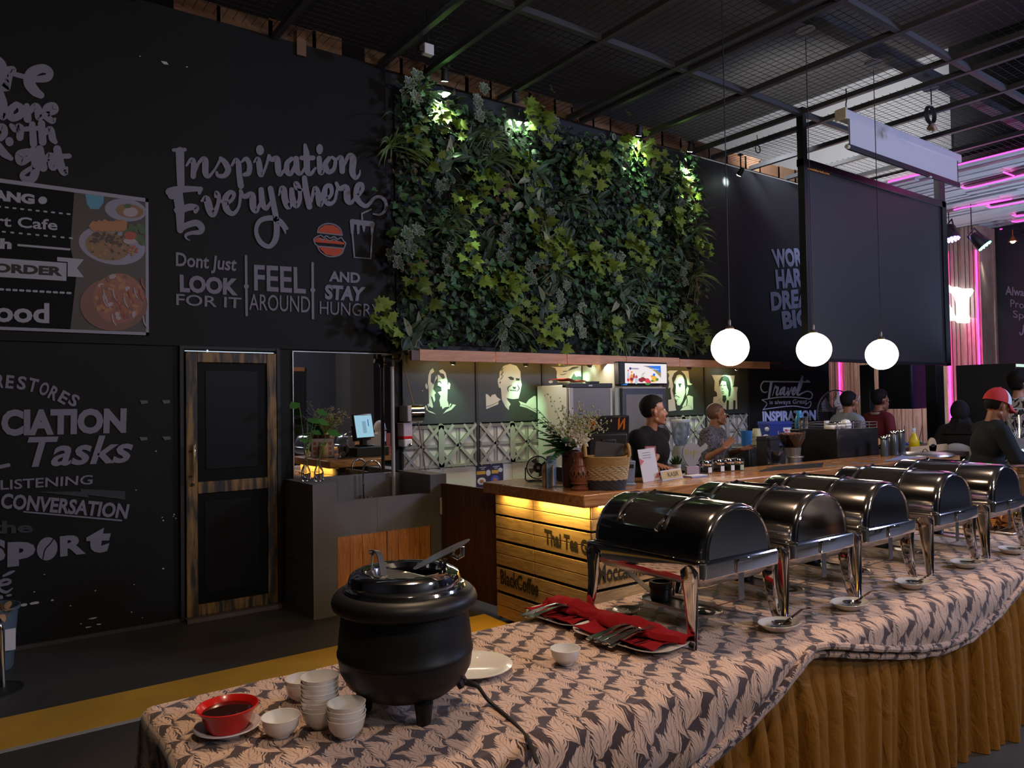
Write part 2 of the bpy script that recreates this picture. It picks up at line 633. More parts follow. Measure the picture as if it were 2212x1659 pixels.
# ceiling grid of square steel tube: joists along the hall and cross members
BZ = 4.63
xs = [0.05, 1.0, 2.07, 3.02, 3.44, 4.34, 5.25, 5.42, 6.3, 7.23, 7.62, 8.4, 9.2, 9.95]
M_beam = mat('grey_steel_tube', (0.050, 0.050, 0.055), 0.45)
for i, bx_ in enumerate(xs):
    b = MB().box(bx_ - 0.025, bx_ + 0.025, -6.4, 6.06, BZ, BZ + 0.05)
    tag(b.build('ceiling_beam', M_beam, smooth=False), 'dark steel ceiling joist running out from the long wall above the mesh', 'beam', 'joists of the ceiling grid', 'structure')
for i, by in enumerate((4.57, 3.05, 1.53, 0.0, -1.5)):
    b = MB().box(-5.9, 10.6, by - 0.025, by + 0.025, BZ + 0.005, BZ + 0.055)
    tag(b.build('ceiling_cross_beam', M_beam, smooth=False), 'dark steel cross member parallel to the long wall carrying the mesh', 'beam', 'cross members of the ceiling grid', 'structure')
MB().box(-1, 10.5, 3.46, 3.58, 4.78, 4.86).build('ceiling_conduit', M_beam, smooth=False)['kind'] = 'structure'
# wire mesh lying on the grid (two bays by the stage are open)
wm = MB()
r = 0.0015
def wire(x0, x1, y0, y1, z):
    wm.box(x0, x1, y0, y1, z, z + 2 * r)
st = 0.075
open_bays = [(7.25, 7.6, 3.05, 6.05), (8.42, 9.18, 4.57, 6.05)]
for i in range(int(10.6 / st)):
    xx = 0.0 + i * st
    inside = [o for o in open_bays if o[0] < xx < o[1]]
    wire(xx - r, xx + r, -1.0, inside[0][2] if inside else 6.05, BZ + 0.058)
for j in range(int(7.0 / st)):
    yy = -1.0 + j * st
    segs = [(0.0, 10.6)]
    for o in open_bays:
        if o[2] < yy < o[3]:
            segs = [q for a, b in segs for q in ((a, min(b, o[0])), (max(a, o[1]), b)) if q[1] > q[0]]
    for a, b in segs:
        wire(a, b, yy - r, yy + r, BZ + 0.062)
tag(wm.build('ceiling_wire_mesh', mat('dark_wire', (0.022, 0.021, 0.021), 0.6), smooth=False, recalc=False), 'dark wire mesh stretched over the ceiling grid', 'wire mesh', None, 'structure')
# ragged brown roof edge seen in the gap above the wall, and a blue daylight slit
ge = MB()
gx = 1.3
gm = (0, 1, 2)
i = 0
while gx < 9.6:
    L = 0.25 + 0.3 * random.random()
    if not (2.55 < gx < 2.7 or 6.0 < gx < 6.25):
        ge.box(gx, gx + L, 6.10, 6.12, 4.66, 4.80 + 0.05 * random.random(), i % 2)
    gx += L * 0.92
    i += 1
ge.box(2.25, 2.33, 6.045, 6.06, 4.55, 4.76, 1)
tag(ge.build('roof_edge_boards', [mat('rusty_board', (0.13, 0.06, 0.028), 0.8, noise=0.4, nscale=20), mat('pale_brown_board', (0.18, 0.10, 0.052), 0.8, noise=0.4, nscale=14)], smooth=False), 'ragged brown boards showing in the gap above the long wall', 'boards', None, 'structure')
struct(MB().box(1.4, 3.0, 5.62, 5.70, 5.2, 5.23).build('roof_slit', emis('daylight_slit', (0.45, 0.62, 0.75), 0.55), smooth=False))

# floor markings
fm = MB().box(-6, 3.2, 4.335, 4.775, 0.0, 0.0025).box(-6, 3.2, 4.295, 4.33, 0.0, 0.0025, 1)
struct(fm.build('floor_marking_line', [M_yellow, M_linew], smooth=False))

# ------------------------------------------------------------------ lettering painted on the long wall
LT = 'wall lettering'
f = Flat(wallP(0.009)).frame(370, 280, 4.608)
for s_ in ([(85, 215, 85), (95, 540, 75)], [(22, 203, 34), (135, 200, 38)],
           [(150, 358, 22), (195, 300, 42), (222, 330, 55), (218, 465, 56)], [(232, 430, 26), (280, 320, 34), (335, 300, 62), (340, 430, 62), (372, 465, 40), (430, 400, 24), (488, 300, 30)],
           [(490, 285, 38), (535, 330, 58), (566, 400, 62), (530, 458, 50), (465, 458, 38), (452, 425, 28)],
           [(602, 355, 24), (640, 300, 40), (668, 340, 55), (675, 440, 58), (692, 560, 62)], [(700, 320, 22), (745, 290, 46), (778, 350, 52), (770, 430, 54), (728, 448, 40)],
           [(822, 325, 18), (855, 290, 42), (872, 330, 58), (888, 445, 58), (915, 430, 30), (950, 340, 28), (972, 262, 36)],
           [(972, 270, 40), (1000, 300, 46), (1052, 292, 62), (1066, 420, 60), (1088, 448, 36), (1130, 395, 26)],
           [(1196, 290, 44), (1152, 335, 52), (1150, 415, 56), (1190, 440, 44), (1232, 350, 30)], [(1242, 290, 58), (1252, 410, 58), (1288, 440, 34), (1335, 370, 26)],
           [(1330, 155, 34), (1345, 250, 62), (1352, 410, 60), (1388, 440, 42), (1432, 385, 26)], [(1297, 282, 46), (1410, 282, 48)],
           [(1470, 285, 52), (1485, 425, 58), (1518, 410, 28), (1540, 370, 24)],
           [(1570, 285, 44), (1532, 345, 54), (1560, 420, 52), (1615, 395, 42), (1632, 310, 38), (1600, 275, 30)],
           [(1640, 300, 26), (1685, 275, 44), (1697, 330, 60), (1700, 415, 56)], [(1716, 360, 26), (1765, 262, 46), (1808, 290, 68), (1800, 420, 64), (1832, 480, 46), (1870, 450, 24), (1878, 405, 12)]):
    f.stroke(s_)
f.disc(882, 205, 40, 52, rot=-0.1).disc(1475, 195, 34, 52)
for s_ in ([(-20, 620, 78), (60, 600, 76), (180, 592, 60), (292, 592, 46)], [(290, 590, 46), (278, 632, 34)], [(-30, 600, 30), (-10, 670, 40), (40, 670, 40)], [(60, 620, 100), (85, 800, 92), (88, 1000, 66)], [(100, 800, 70), (180, 772, 70), (248, 780, 58), (240, 815, 44)], [(40, 800, 34), (80, 860, 40)],
           [(95, 985, 62), (160, 950, 62), (250, 930, 66), (300, 975, 66), (285, 1020, 52), (200, 1030, 38), (145, 1050, 32), (150, 1085, 18), (185, 1104, 8)],
           [(302, 710, 26), (348, 690, 70), (382, 800, 76), (415, 845, 62), (458, 760, 40), (472, 665, 42), (445, 625, 36), (440, 668, 30)], [(470, 690, 26), (520, 735, 30)],
           [(530, 742, 50), (600, 702, 36), (622, 645, 42), (582, 625, 46), (535, 690, 64), (550, 795, 64), (612, 838, 46), (670, 770, 30), (690, 640, 34)],
           [(688, 612, 38), (720, 668, 46), (800, 650, 66), (812, 770, 66), (843, 815, 44), (885, 735, 30)],
           [(892, 600, 54), (905, 730, 62), (943, 788, 44), (985, 725, 28)], [(985, 590, 58), (1010, 720, 58), (1038, 870, 58), (1048, 1000, 60), (1030, 1105, 58), (970, 1165, 46), (885, 1120, 50), (842, 1010, 40), (880, 910, 48), (985, 880, 52), (1065, 905, 54), (1110, 950, 56), (1150, 985, 30)], [(1110, 950, 50), (1135, 1035, 12)],
           [(1068, 655, 14), (1090, 585, 40), (1118, 600, 60), (1128, 690, 66), (1162, 770, 62), (1195, 720, 36)], [(1195, 600, 50), (1204, 690, 62), (1240, 760, 56), (1278, 690, 44), (1268, 570, 42), (1232, 535, 42), (1240, 590, 26), (1310, 602, 30)],
           [(1322, 482, 52), (1340, 620, 62), (1372, 770, 58)], [(1390, 720, 26), (1425, 585, 44), (1458, 640, 62), (1475, 745, 58), (1512, 720, 28)],
           [(1535, 710, 36), (1592, 640, 38), (1582, 565, 46), (1535, 575, 50), (1522, 665, 62), (1560, 738, 52), (1622, 710, 32), (1648, 600, 30)],
           [(1640, 535, 34), (1672, 590, 46), (1738, 578, 64), (1750, 700, 66), (1785, 730, 40), (1830, 680, 30)],
           [(1850, 668, 38), (1900, 600, 36), (1892, 548, 44), (1852, 562, 54), (1838, 660, 60), (1880, 735, 50), (1945, 760, 40), (2015, 685, 32), (2080, 672, 32), (2132, 725, 36), (2125, 805, 30), (2070, 848, 22), (2008, 841, 14)]):
    f.stroke(s_)
f.build('wall_lettering', M_paint)
o = bpy.data.objects['wall_lettering']
tag(o, 'large brush-script words Inspiration Everywhere painted on the black wall', LT)

f = Flat(wallP(0.009)).frame(370, 280, 4.608)
f.stroke([(1800, 915, 50), (2000, 940, 54)], smooth=False).stroke([(1800, 935, 42), (1800, 1030, 26)], smooth=False).stroke([(2003, 950, 40), (1995, 1040, 18)], smooth=False)
f.stroke([(1860, 945, 34), (1860, 1030, 24)], smooth=False).stroke([(1916, 950, 40), (1916, 1010, 16)], smooth=False)
f.stroke([(1900, 890, 20), (1896, 836, 20), (1988, 795, 16)], smooth=False)
f.stroke([(1802, 1030, 18), (1822, 1272, 16), (1984, 1284, 16), (2000, 1035, 14)], smooth=False)
tag(f.build('painted_drink_cup', M_paint), 'painted outline of a dripping drink cup with straw beside the burger', 'mural drawing')
f = Flat(wallP(0.009)).frame(370, 280, 4.608)
f.poly([(1460, 1025), (1475, 985), (1530, 948), (1610, 950), (1670, 985), (1695, 1045)], 0)
f.poly([(1425, 1090), (1465, 1070), (1530, 1090), (1580, 1100), (1650, 1105), (1725, 1125), (1720, 1145), (1430, 1120)], 0)
f.poly([(1460, 1165), (1715, 1185), (1690, 1240), (1620, 1258), (1540, 1245)], 0)
f.stroke([(1455, 1025, 12), (1470, 975, 12), (1535, 938, 12), (1615, 942, 12), (1680, 985, 12), (1702, 1052, 12)], 1).stroke([(1455, 1025, 12), (1702, 1052, 12)], 1, smooth=False)
f.stroke([(1460, 1060, 12), (1490, 1052, 12), (1515, 1072, 12), (1545, 1058, 12), (1580, 1080, 12), (1620, 1066, 12), (1655, 1090, 12), (1690, 1076, 12), (1715, 1108, 12), (1735, 1130, 12), (1722, 1175, 12)], 1)
f.stroke([(1460, 1060, 12), (1420, 1088, 12), (1430, 1135, 12), (1460, 1160, 12)], 1).stroke([(1455, 1165, 12), (1485, 1215, 12), (1550, 1258, 12), (1630, 1262, 12), (1695, 1235, 12), (1718, 1180, 12)], 1).stroke([(1455, 1160, 12), (1720, 1182, 12)], 1, smooth=False)
f.stroke([(1470, 1085, 10), (1510, 1100, 10), (1535, 1080, 10), (1575, 1110, 10), (1615, 1090, 10), (1660, 1115, 10)], 1)
tag(f.build('painted_burger', [M_orange, M_paint]), 'painted orange burger with pale outline under the large script words', 'mural drawing')

f = Flat(wallP(0.009)).frame(340, 280, 3.4556)
f.text('Dont Just', (138, 915), (600, 955), (580, 1088), (138, 1050), 0.022)
f.text('LOOK', (165, 1080), (605, 1112), (600, 1240), (168, 1213), 0.05)
f.text('FOR IT', (140, 1225), (628, 1255), (625, 1335), (140, 1310), 0.012)
f.text('FEEL', (720, 1008), (1105, 1030), (1108, 1225), (722, 1200), 0.02)
f.text('AROUND', (685, 1225), (1140, 1245), (1140, 1368), (685, 1345), 0.004)
f.text('AND', (1283, 1055), (1513, 1068), (1515, 1147), (1280, 1133), 0.04)
f.text('STAY', (1250, 1155), (1555, 1175), (1535, 1283), (1250, 1268), 0.05)
f.text('HUNGRY', (1212, 1280), (1665, 1305), (1660, 1400), (1212, 1378), 0.0)
for x0, y0, x1, y1, yd in ((661, 945, 666, 1385, 1170), (1158, 998, 1161, 1408, 1198)):
    f.stroke([(x0, y0, 19), (x1, y1, 19)], smooth=False).disc((x0 + x1) / 2, yd, 19)
tag(f.build('wall_lettering', M_paint), 'painted lines Dont Just Look, Feel Around, And Stay Hungry in three columns', LT)

f = Flat(wallP(0.009)).frame(0, 100, 2.5143)
for s_ in ([(-30, 60, 40), (10, 110, 56), (25, 230, 56), (55, 160, 30), (72, 128, 36), (45, 125, 34)], [(75, 150, 26), (130, 165, 28)],
           [(192, 180, 34), (256, 172, 42), (270, 140, 40), (230, 120, 48), (172, 145, 60), (158, 195, 62), (188, 242, 54), (222, 266, 38)],
           [(0, 265, 50), (15, 320, 52), (12, 380, 46), (45, 370, 26)], [(85, 318, 34), (52, 352, 44), (66, 390, 40), (112, 372, 40), (116, 335, 36), (90, 315, 30)],
           [(145, 325, 34), (150, 395, 44)], [(160, 360, 26), (190, 325, 38), (208, 350, 44), (210, 388, 36), (240, 375, 24)], [(248, 372, 26), (300, 350, 34), (290, 322, 36), (256, 335, 44), (250, 375, 44), (285, 408, 30), (298, 395, 16)],
           [(-10, 440, 40), (18, 440, 38), (25, 475, 36), (5, 500, 34)], [(60, 430, 24), (85, 450, 40), (108, 440, 44), (108, 495, 40)], [(175, 425, 36), (182, 530, 40)], [(140, 450, 28), (215, 445, 26)], [(225, 420, 40), (232, 520, 42)], [(238, 480, 24), (272, 450, 36), (285, 500, 40), (300, 520, 26)],
           [(-10, 540, 40), (20, 580, 44), (60, 610, 26)], [(50, 515, 44), (52, 522, 44)], [(150, 575, 42), (105, 590, 46), (115, 630, 40), (170, 600, 36)], [(180, 570, 48), (195, 640, 50), (180, 715, 46), (140, 725, 38), (122, 695, 28), (190, 650, 26)],
           [(215, 560, 44), (235, 660, 46)], [(245, 620, 28), (275, 595, 42), (285, 655, 42), (305, 655, 26)], [(310, 560, 44), (330, 650, 46), (352, 690, 34), (362, 660, 16)], [(290, 600, 28), (375, 597, 28)]):
    f.stroke(s_)
tag(f.build('wall_lettering', M_paint), 'brush-script wall words ending in one, orth, ight above the menu banner', LT)

f = Flat(wallP(0.009)).frame(0, 720, 3.1903)
for ch, cx_, cy_, w_, h_, a in (('T', -60, 325, 55, 92, 0), ('R', 0, 330, 55, 92, 4), ('E', 68, 335, 55, 92, 6), ('S', 150, 342, 62, 94, 9), ('T', 228, 357, 66, 94, 14), ('O', 305, 383, 62, 94, 20), ('R', 372, 413, 60, 94, 26), ('E', 440, 442, 58, 88, 30), ('S', 510, 462, 60, 86, 33)):
    c, s = math.cos(math.radians(a)), math.sin(math.radians(a))
    q = [(cx_ + dx * w_ / 2 * c - dy * h_ / 2 * s, cy_ + dx * w_ / 2 * s + dy * h_ / 2 * c) for dx, dy in ((-1, -1), (1, -1), (1, 1), (-1, 1))]
    f.text(ch, *q, bold=0.03)
f.text('PRE', (-420, 535), (-12, 527), (-12, 708), (-420, 715), 0.06)
f.text('CIATION', (8, 525), (874, 515), (868, 688), (8, 710), 0.055)
f.text('Tasks', (200, 715), (950, 700), (882, 892), (140, 928), 0.022, shear=0.0)
f.stroke([(-20, 925, 26), (60, 908, 26)], smooth=False)
f.text('LISTENING', (2, 1012), (642, 975), (636, 1040), (4, 1080), 0.015)
f.text('CONVERSATION', (15, 1100), (895, 1177), (873, 1280), (0, 1206), 0.035)
f.stroke([(165, 1230, 10), (836, 1290, 12)], smooth=False)
f.poly([(250, 1092), (560, 1090), (550, 1072), (862, 1088), (862, 1146), (606, 1114), (612, 1132)], 1)
f.text('the', (-75, 1288), (228, 1300), (225, 1374), (-75, 1386), 0.035, 1)
f.text('S', (-75, 1420), (40, 1418), (36, 1575), (-80, 1560), 0.06)
f.text('p', (52, 1440), (245, 1432), (242, 1590), (50, 1612), 0.07)
f.disc(325, 1485, 70, 82, rot=0.35, n=24)
f.text('R', (412, 1400), (590, 1378), (592, 1518), (414, 1540), 0.05)
f.text('t', (590, 1345), (785, 1335), (735, 1512), (600, 1512), 0.07)
f.stroke([(295, 1555, 8), (310, 1490, 9), (345, 1450, 9), (372, 1412, 8)], 2)
tag(f.build('wall_lettering', [M_paint, M_paintdim, M_wall]), 'block painted words Restores, Ciation, Tasks, Listening, Conversation left of the door', LT)
f = Flat(wallP(0.009)).frame(0, 1230, 3.866)
f.stroke([(28, 55, 18), (80, 30, 26), (118, 14, 14)]).stroke([(10, 132, 22), (70, 118, 24), (85, 95, 24), (50, 85, 24), (5, 105, 30), (-10, 160, 32), (50, 190, 24), (104, 158, 10)])
f.disc(10, 232, 16, 18).disc(75, 216, 26, 10, rot=-0.2)
tag(f.build('wall_lettering', M_paint), 'painted letter e with accent, chipped, low on the wall over the bin', LT)
f = Flat(wallP(0.010)).frame(0, 1230, 3.866)
for x, y, a, b in ((200, 298, 34, 14), (290, 280, 40, 15), (438, 257, 14, 8), (286, 188, 9, 5), (588, 303, 9, 5), (797, 178, 9, 6), (776, 408, 38, 7), (677, 454, 8, 5), (740, 482, 28, 6), (826, 458, 20, 6), (1098, 356, 8, 6), (1120, 127, 7, 5), (1188, 402, 6, 4), (370, 42, 8, 4)):
    f.poly([(x + a * (0.75 + 0.4 * random.random()) * math.cos(t), y + b * (0.7 + 0.5 * random.random()) * math.sin(t) - 0.15 * a * math.cos(t)) for t in np.linspace(0, 2 * PI, 9)[:-1]])
f.frame(0, 100, 2.5143)
f.poly([(873, 80), (905, 84), (916, 100), (890, 98)]).disc(1015, 112, 6, 3).disc(760, 54, 4, 3)
f.frame(0, 720, 3.1903)
for x, y, a, b in ((1118, 1268, 5, 4), (1125, 1290, 6, 5), (1200, 1248, 5, 5), (1212, 1275, 6, 4), (1195, 1262, 4, 3), (1125, 1622, 8, 5), (937, 1080, 5, 4), (1075, 812, 5, 5)):
    f.disc(x, y, a, b)
for x, y in ((993, 474), (1146, 472), (990, 727), (1150, 723)):
    f.poly([(x - 30, y - 12), (x + 24, y - 12), (x + 26, y + 8), (x - 18, y + 14)], 1)
tag(f.build('paint_chips', [mat('bare_plaster', (0.5, 0.48, 0.44), 0.9), mat('old_tape', (0.12, 0.12, 0.11), 0.7)]), 'small pale chips and tape marks on the black wall', 'paint chips', None, 'stuff')

f = Flat(wallP(0.009)).frame(1640, 500, 6.914)
f.text('WORK', (175, 262), (745, 235), (760, 510), (235, 545), 0.05)
f.text('HARD', (235, 570), (760, 535), (775, 820), (262, 858), 0.05)
f.text('DREAM', (165, 905), (900, 826), (905, 1108), (185, 1190), 0.05)
f.text('BIG', (328, 1190), (740, 1140), (760, 1410), (360, 1472), 0.05)
M_paintb = mat('blue_lit_lettering_paint', (0.46, 0.50, 0.74), 0.7)  # blue of the stage light mixed into the lettering colour
tag(f.build('wall_lettering', M_paintb), 'tilted block words Work Hard Dream Big half hidden by the black screen', LT)

f = Flat(wallP(0.009)).frame(1630, 790, 10.37)
for s_ in ([(280, 578, 20), (232, 600, 28), (165, 560, 28), (140, 460, 28), (195, 362, 32), (300, 356, 32), (980, 362, 30), (1240, 366, 26)], [(375, 370, 60), (320, 720, 48)],
           [(402, 668, 18), (462, 455, 30), (482, 490, 46), (525, 490, 46), (490, 630, 46), (512, 660, 34), (560, 610, 24)], [(645, 490, 44), (585, 560, 50), (578, 645, 46), (620, 610, 30), (672, 480, 36)], [(672, 490, 44), (650, 630, 46), (685, 650, 30), (735, 560, 24), (752, 490, 46), (742, 630, 48), (765, 650, 34), (832, 480, 24)],
           [(850, 602, 28), (912, 545, 34), (905, 482, 40), (852, 560, 50), (862, 650, 46), (915, 605, 28), (960, 520, 24)],
           [(1072, 240, 40), (1005, 420, 56), (960, 590, 56), (980, 658, 46), (1065, 615, 34), (1190, 572, 28), (1285, 622, 30), (1280, 710, 28), (1222, 745, 28), (1100, 727, 28), (800, 702, 30), (500, 712, 28), (165, 765, 20)], [(1075, 240, 30), (1062, 390, 24), (1000, 570, 20)],
           [(165, 765, 18), (272, 850, 18), (188, 988, 18)], [(188, 985, 18), (350, 955, 22), (850, 902, 22), (1180, 945, 22), (1258, 865, 18), (1248, 800, 18), (1195, 835, 14), (1130, 882, 14)]):
    f.stroke(s_)
f.text('is always Great', (330, 772), (1180, 745), (1165, 885), (335, 890), 0.012)
f.text('INSPIRATION', (170, 1020), (1370, 990), (1370, 1225), (180, 1255), 0.05)
f.text('VISIT', (390, 1300), (905, 1280), (905, 1392), (400, 1402), 0.03, 1)
f.text('AMERICA', (410, 1458), (1330, 1430), (1330, 1650), (405, 1680), 0.03)
f.poly([(1130, 352), (1180, 310), (1240, 352)])
tag(f.build('wall_lettering', [M_paintb, M_paintdim]), 'painted script Travel is always Great Inspiration behind the coffee machine', LT)

f = Flat(lambda x, y: onX(x, y, 15.29), (-1, 0, 0)).frame(2020, 470, 5.72)
f.text('Always', (868, 838), (1190, 900), (1190, 1005), (868, 992), 0.02)
f.text('Protect', (930, 1008), (1300, 1075), (1300, 1150), (930, 1106), 0.0)
f.text('Spirit', (962, 1142), (1280, 1205), (1280, 1300), (962, 1262), 0.0)
f.stroke([(1095, 1330, 16), (1085, 1420, 18), (1060, 1450, 16), (1045, 1420, 14)])
tag(f.build('wall_lettering', M_paint), 'white words Always Protect Spirit on the dark far wall', LT)
# ------------------------------------------------------------------ menu banner on the left wall
root = thing('menu_banner', 'printed menu banner with white lettering and food photos, pale border, on the left wall', 'banner', onY(160, 560, WY - 0.02))
BO = Vector(root.location)
bp = lambda off: (lambda x, y: onY(x, y, WY - off) - BO)
x0, x1 = -0.9, onY(320, 600, WY).x
z0, z1 = 2.145, 3.165
pm = MB().box(x0 - BO.x, x1 - BO.x, -0.008 + WY - BO.y - 0.008, WY - BO.y - 0.001, z0 - BO.z, z1 - BO.z)
pm.build('banner_sheet', mat('banner_black_vinyl', (0.009, 0.010, 0.010), 0.7, spec=0.15), root, smooth=False)
bd = MB()
for a, b, c, d in ((x0, x1, z0, z0 + 0.022), (x0, x1, z1 - 0.028, z1), (x1 - 0.02, x1, z0, z1)):
    bd.box(a - BO.x, b - BO.x, WY - 0.02 - BO.y, WY - 0.009 - BO.y, c - BO.z, d - BO.z)
bd.build('banner_border', mat('pale_lilac_border', (0.27, 0.26, 0.31), 0.5), root, smooth=False)
f = Flat(bp(0.0175)).frame(0, 380, 4.609)
f.text('ANG', (-75, 130), (345, 185), (345, 285), (-80, 240), 0.06).disc(425, 243, 45, 38)
for n_, xa, ya, xb, yb in ((10, -10, 305, 682, 380), (10, -45, 548, 705, 620)):
    for i in range(n_):
        t = i / (n_ - 1)
        x, y = xa + (xb - xa) * t, ya + (yb - ya) * t
        f.stroke([(x - 12, y - 1, 17), (x + 12, y + 2, 17)], smooth=False)
for i in range(11):
    x, y = 15 + 67 * i, 1130 + 3.7 * i
    f.stroke([(x - 16, y - 1, 22), (x + 16, y + 1, 22)], smooth=False)
f.stroke([(182, 690, 22), (690, 733, 22)], smooth=False)
f.text('rt Cafe', (-40, 388), (572, 440), (572, 545), (-40, 500), 0.02)
f.text('ch', (-110, 615), (118, 628), (115, 732), (-110, 725), 0.05)
f.poly([(-100, 812), (662, 868), (660, 1047), (-100, 1002)])
f.poly([(568, 808), (835, 832), (765, 918), (835, 1012), (672, 1002), (672, 858), (568, 850)])
f.text('Food', (-200, 1245), (490, 1268), (490, 1470), (-205, 1452), 0.03)
f.mb.build('banner_lettering', mat('banner_white_print', (0.30, 0.30, 0.35), 0.45), root, smooth=False, recalc=False)
f = Flat(bp(0.0245)).frame(0, 380, 4.609)
f.text('ORDER', (-60, 866), (625, 905), (622, 1000), (-64, 958), 0.05)
f.mb.build('banner_ribbon_word', M_paintdark, root, smooth=False, recalc=False)
# printed dishes: plates, noodles, crackers, lettuce, tomato, sliced pancake
fc = [mat('print_' + n, c, 0.45) for n, c in (('plate', (0.22, 0.21, 0.28)), ('rice', (0.20, 0.105, 0.045)), ('meat', (0.035, 0.017, 0.014)), ('cracker', (0.33, 0.14, 0.05)), ('leaf', (0.025, 0.085, 0.02)), ('tomato', (0.32, 0.04, 0.025)), ('cup', (0.06, 0.24, 0.33)), ('board', (0.15, 0.055, 0.035)), ('crust', (0.24, 0.075, 0.045)), ('mayo', (0.34, 0.26, 0.28)), ('dark', (0.035, 0.028, 0.027)))]
f = Flat(bp(0.0180)).frame(0, 380, 4.609)
def L():
    pass
f.poly([(740, 150), (1452, 240), (1462, 1560), (700, 1530), (760, 1000), (700, 700)], 10); L()
f.poly([(848, 180), (1035, 196), (1030, 270), (985, 330), (900, 330), (868, 280)], 6); L()
f.disc(1250, 340, 208, 112, 0, rot=0.12, n=26); L(); f.disc(1290, 350, 140, 70, 1, rot=0.12, n=20); L(); f.disc(1300, 360, 75, 48, 9); f.disc(1270, 300, 40, 22, 4); L()
f.disc(1115, 690, 335, 190, 0, rot=0.18, n=30); L()
f.disc(1070, 700, 225, 140, 1, rot=0.2, n=24); L()
rr = random.Random(3)
for i in range(60):
    a, q = rr.random() * 2 * PI, rr.random() ** 0.5
    f.disc(1080 + 215 * q * math.cos(a), 710 + 120 * q * math.sin(a), 10 + 12 * rr.random(), 7 + 8 * rr.random(), rr.choice((1, 3, 2, 8)), n=6)
L()
for i in range(26):
    f.disc(1050 + rr.uniform(-140, 170), 610 + rr.uniform(-40, 60), 22, 15, 2, rot=rr.random() * 3, n=7)
L()
for i in range(6):
    x = 920 + 58 * i
    f.poly([(x - 40, 500 - 8 * i), (x, 450 - (i % 3) * 10), (x + 55, 460), (x + 50, 560), (x, 550)], 3); L()
for i in range(16):
    f.disc(1340 + rr.uniform(-90, 100), 580 + rr.uniform(-95, 100), 40, 30, 4, rot=rr.random() * 3, n=7)
L(); f.disc(1290, 650, 65, 32, 9); L(); f.disc(1295, 595, 64, 42, 5)
for i in range(14):
    f.disc(1310 + rr.uniform(-60, 60), 740 + rr.uniform(-40, 50), 20, 10, rr.choice((5, 3)), rot=rr.random() * 3, n=6)
L(); f.disc(1130, 1280, 335, 265, 7, n=34); L(); f.disc(1180, 1220, 255, 250, 8, n=26); L()
for i in range(70):
    a, q = rr.random() * 2 * PI, rr.random() ** 0.5
    f.disc(1190 + 240 * q * math.cos(a), 1225 + 235 * q * math.sin(a), 18 + 22 * rr.random(), 12 + 14 * rr.random(), rr.choice((8, 3, 9, 7, 3)), rot=rr.random() * 3, n=7)
L()
for i in range(16):
    x, y = 980 + 30 * i + rr.uniform(-20, 20), 1150 + rr.uniform(-140, 260)
    f.stroke([(x, y, 12), (x + 12, y + 60, 14), (x + 40, y + 110, 10)], rr.choice((9, 5, 9)))
f.mb.build('banner_food_print', fc, root, smooth=False, recalc=False)

# ------------------------------------------------------------------ service door
root = thing('service_door', 'tall black panelled door with distressed gold brushed frame in the black wall', 'door', (1.70, WY - 0.005, 0.03))
root['kind'] = 'structure'
M_dist = bpy.data.materials.new('distressed_gold_black'); M_dist.use_nodes = True
nt = M_dist.node_tree; b = nt.nodes['Principled BSDF']; b.inputs['Roughness'].default_value = 0.5
tc = nt.nodes.new('ShaderNodeTexCoord'); mp = nt.nodes.new('ShaderNodeMapping'); mp.inputs['Scale'].default_value = (26, 26, 3.2)
n = nt.nodes.new('ShaderNodeTexNoise'); n.inputs['Scale'].default_value = 1.0; n.inputs['Detail'].default_value = 6
cr = nt.nodes.new('ShaderNodeValToRGB'); cr.color_ramp.elements[0].position = 0.42; cr.color_ramp.elements[0].color = (0.012, 0.010, 0.007, 1)
cr.color_ramp.elements[1].position = 0.62; cr.color_ramp.elements[1].color = (0.26, 0.14, 0.032, 1)
nt.links.new(tc.outputs['Object'], mp.inputs['Vector']); nt.links.new(mp.outputs['Vector'], n.inputs['Vector']); nt.links.new(n.outputs['Fac'], cr.inputs['Fac']); nt.links.new(cr.outputs['Color'], b.inputs['Base Color'])
mb = MB().box(-0.345, 0.345, -0.03, 0.0, 0, 2.0)
mb.build('door_leaf', mat('door_panel_black', (0.003, 0.003, 0.003), 0.5, spec=0.15), root, smooth=False)
mb = MB()
for a, b_, c, d in ((-0.345, -0.262, 0, 2.0), (0.268, 0.345, 0, 2.0), (-0.262, 0.268, 1.92, 2.0), (-0.262, 0.268, 0.92, 1.01), (-0.262, 0.268, 0, 0.085)):
    mb.box(a, b_, -0.05, -0.03, c, d)
mb.build('door_frame_rails', M_dist, root, 0.004)
mb = MB().box(-0.20, 0.20, -0.036, -0.03, 1.10, 1.86).box(-0.21, 0.21, -0.034, -0.03, 0.16, 0.86)
mb.build('door_panel', mat('door_panel_field', (0.004, 0.004, 0.005), 0.45, spec=0.2), root, 0.003)
M_brass = mat('worn_brass', (0.62, 0.36, 0.09), 0.3, 1.0)
h = MB().box(-0.312, -0.290, -0.105, -0.085, 1.01, 1.30).cyl((-0.301, -0.05, 1.06), (-0.301, -0.095, 1.06), 0.009).cyl((-0.301, -0.05, 1.25), (-0.301, -0.095, 1.25), 0.009)
h.box(-0.305, -0.299, -0.108, -0.103, 1.02, 1.29, 1)
hd = h.build('door_handle', [M_steel, M_brass], root, 0.003)
hd['label'] = 'long steel and brass pull handle'
MB().lathe([(0.014, 0), (0.016, 0.006), (0.006, 0.02)], 12, (-0.30, -0.06, 0.985)).build('lock_cylinder', M_steel, root)
jm = MB().box(1.318, 1.345, WY - 0.04, WY, 0, 2.07).box(2.055, 2.082, WY - 0.04, WY, 0, 2.07).box(1.318, 2.082, WY - 0.03, WY, 2.055, 2.075)
struct(jm.build('door_2_frame', M_black, smooth=False))
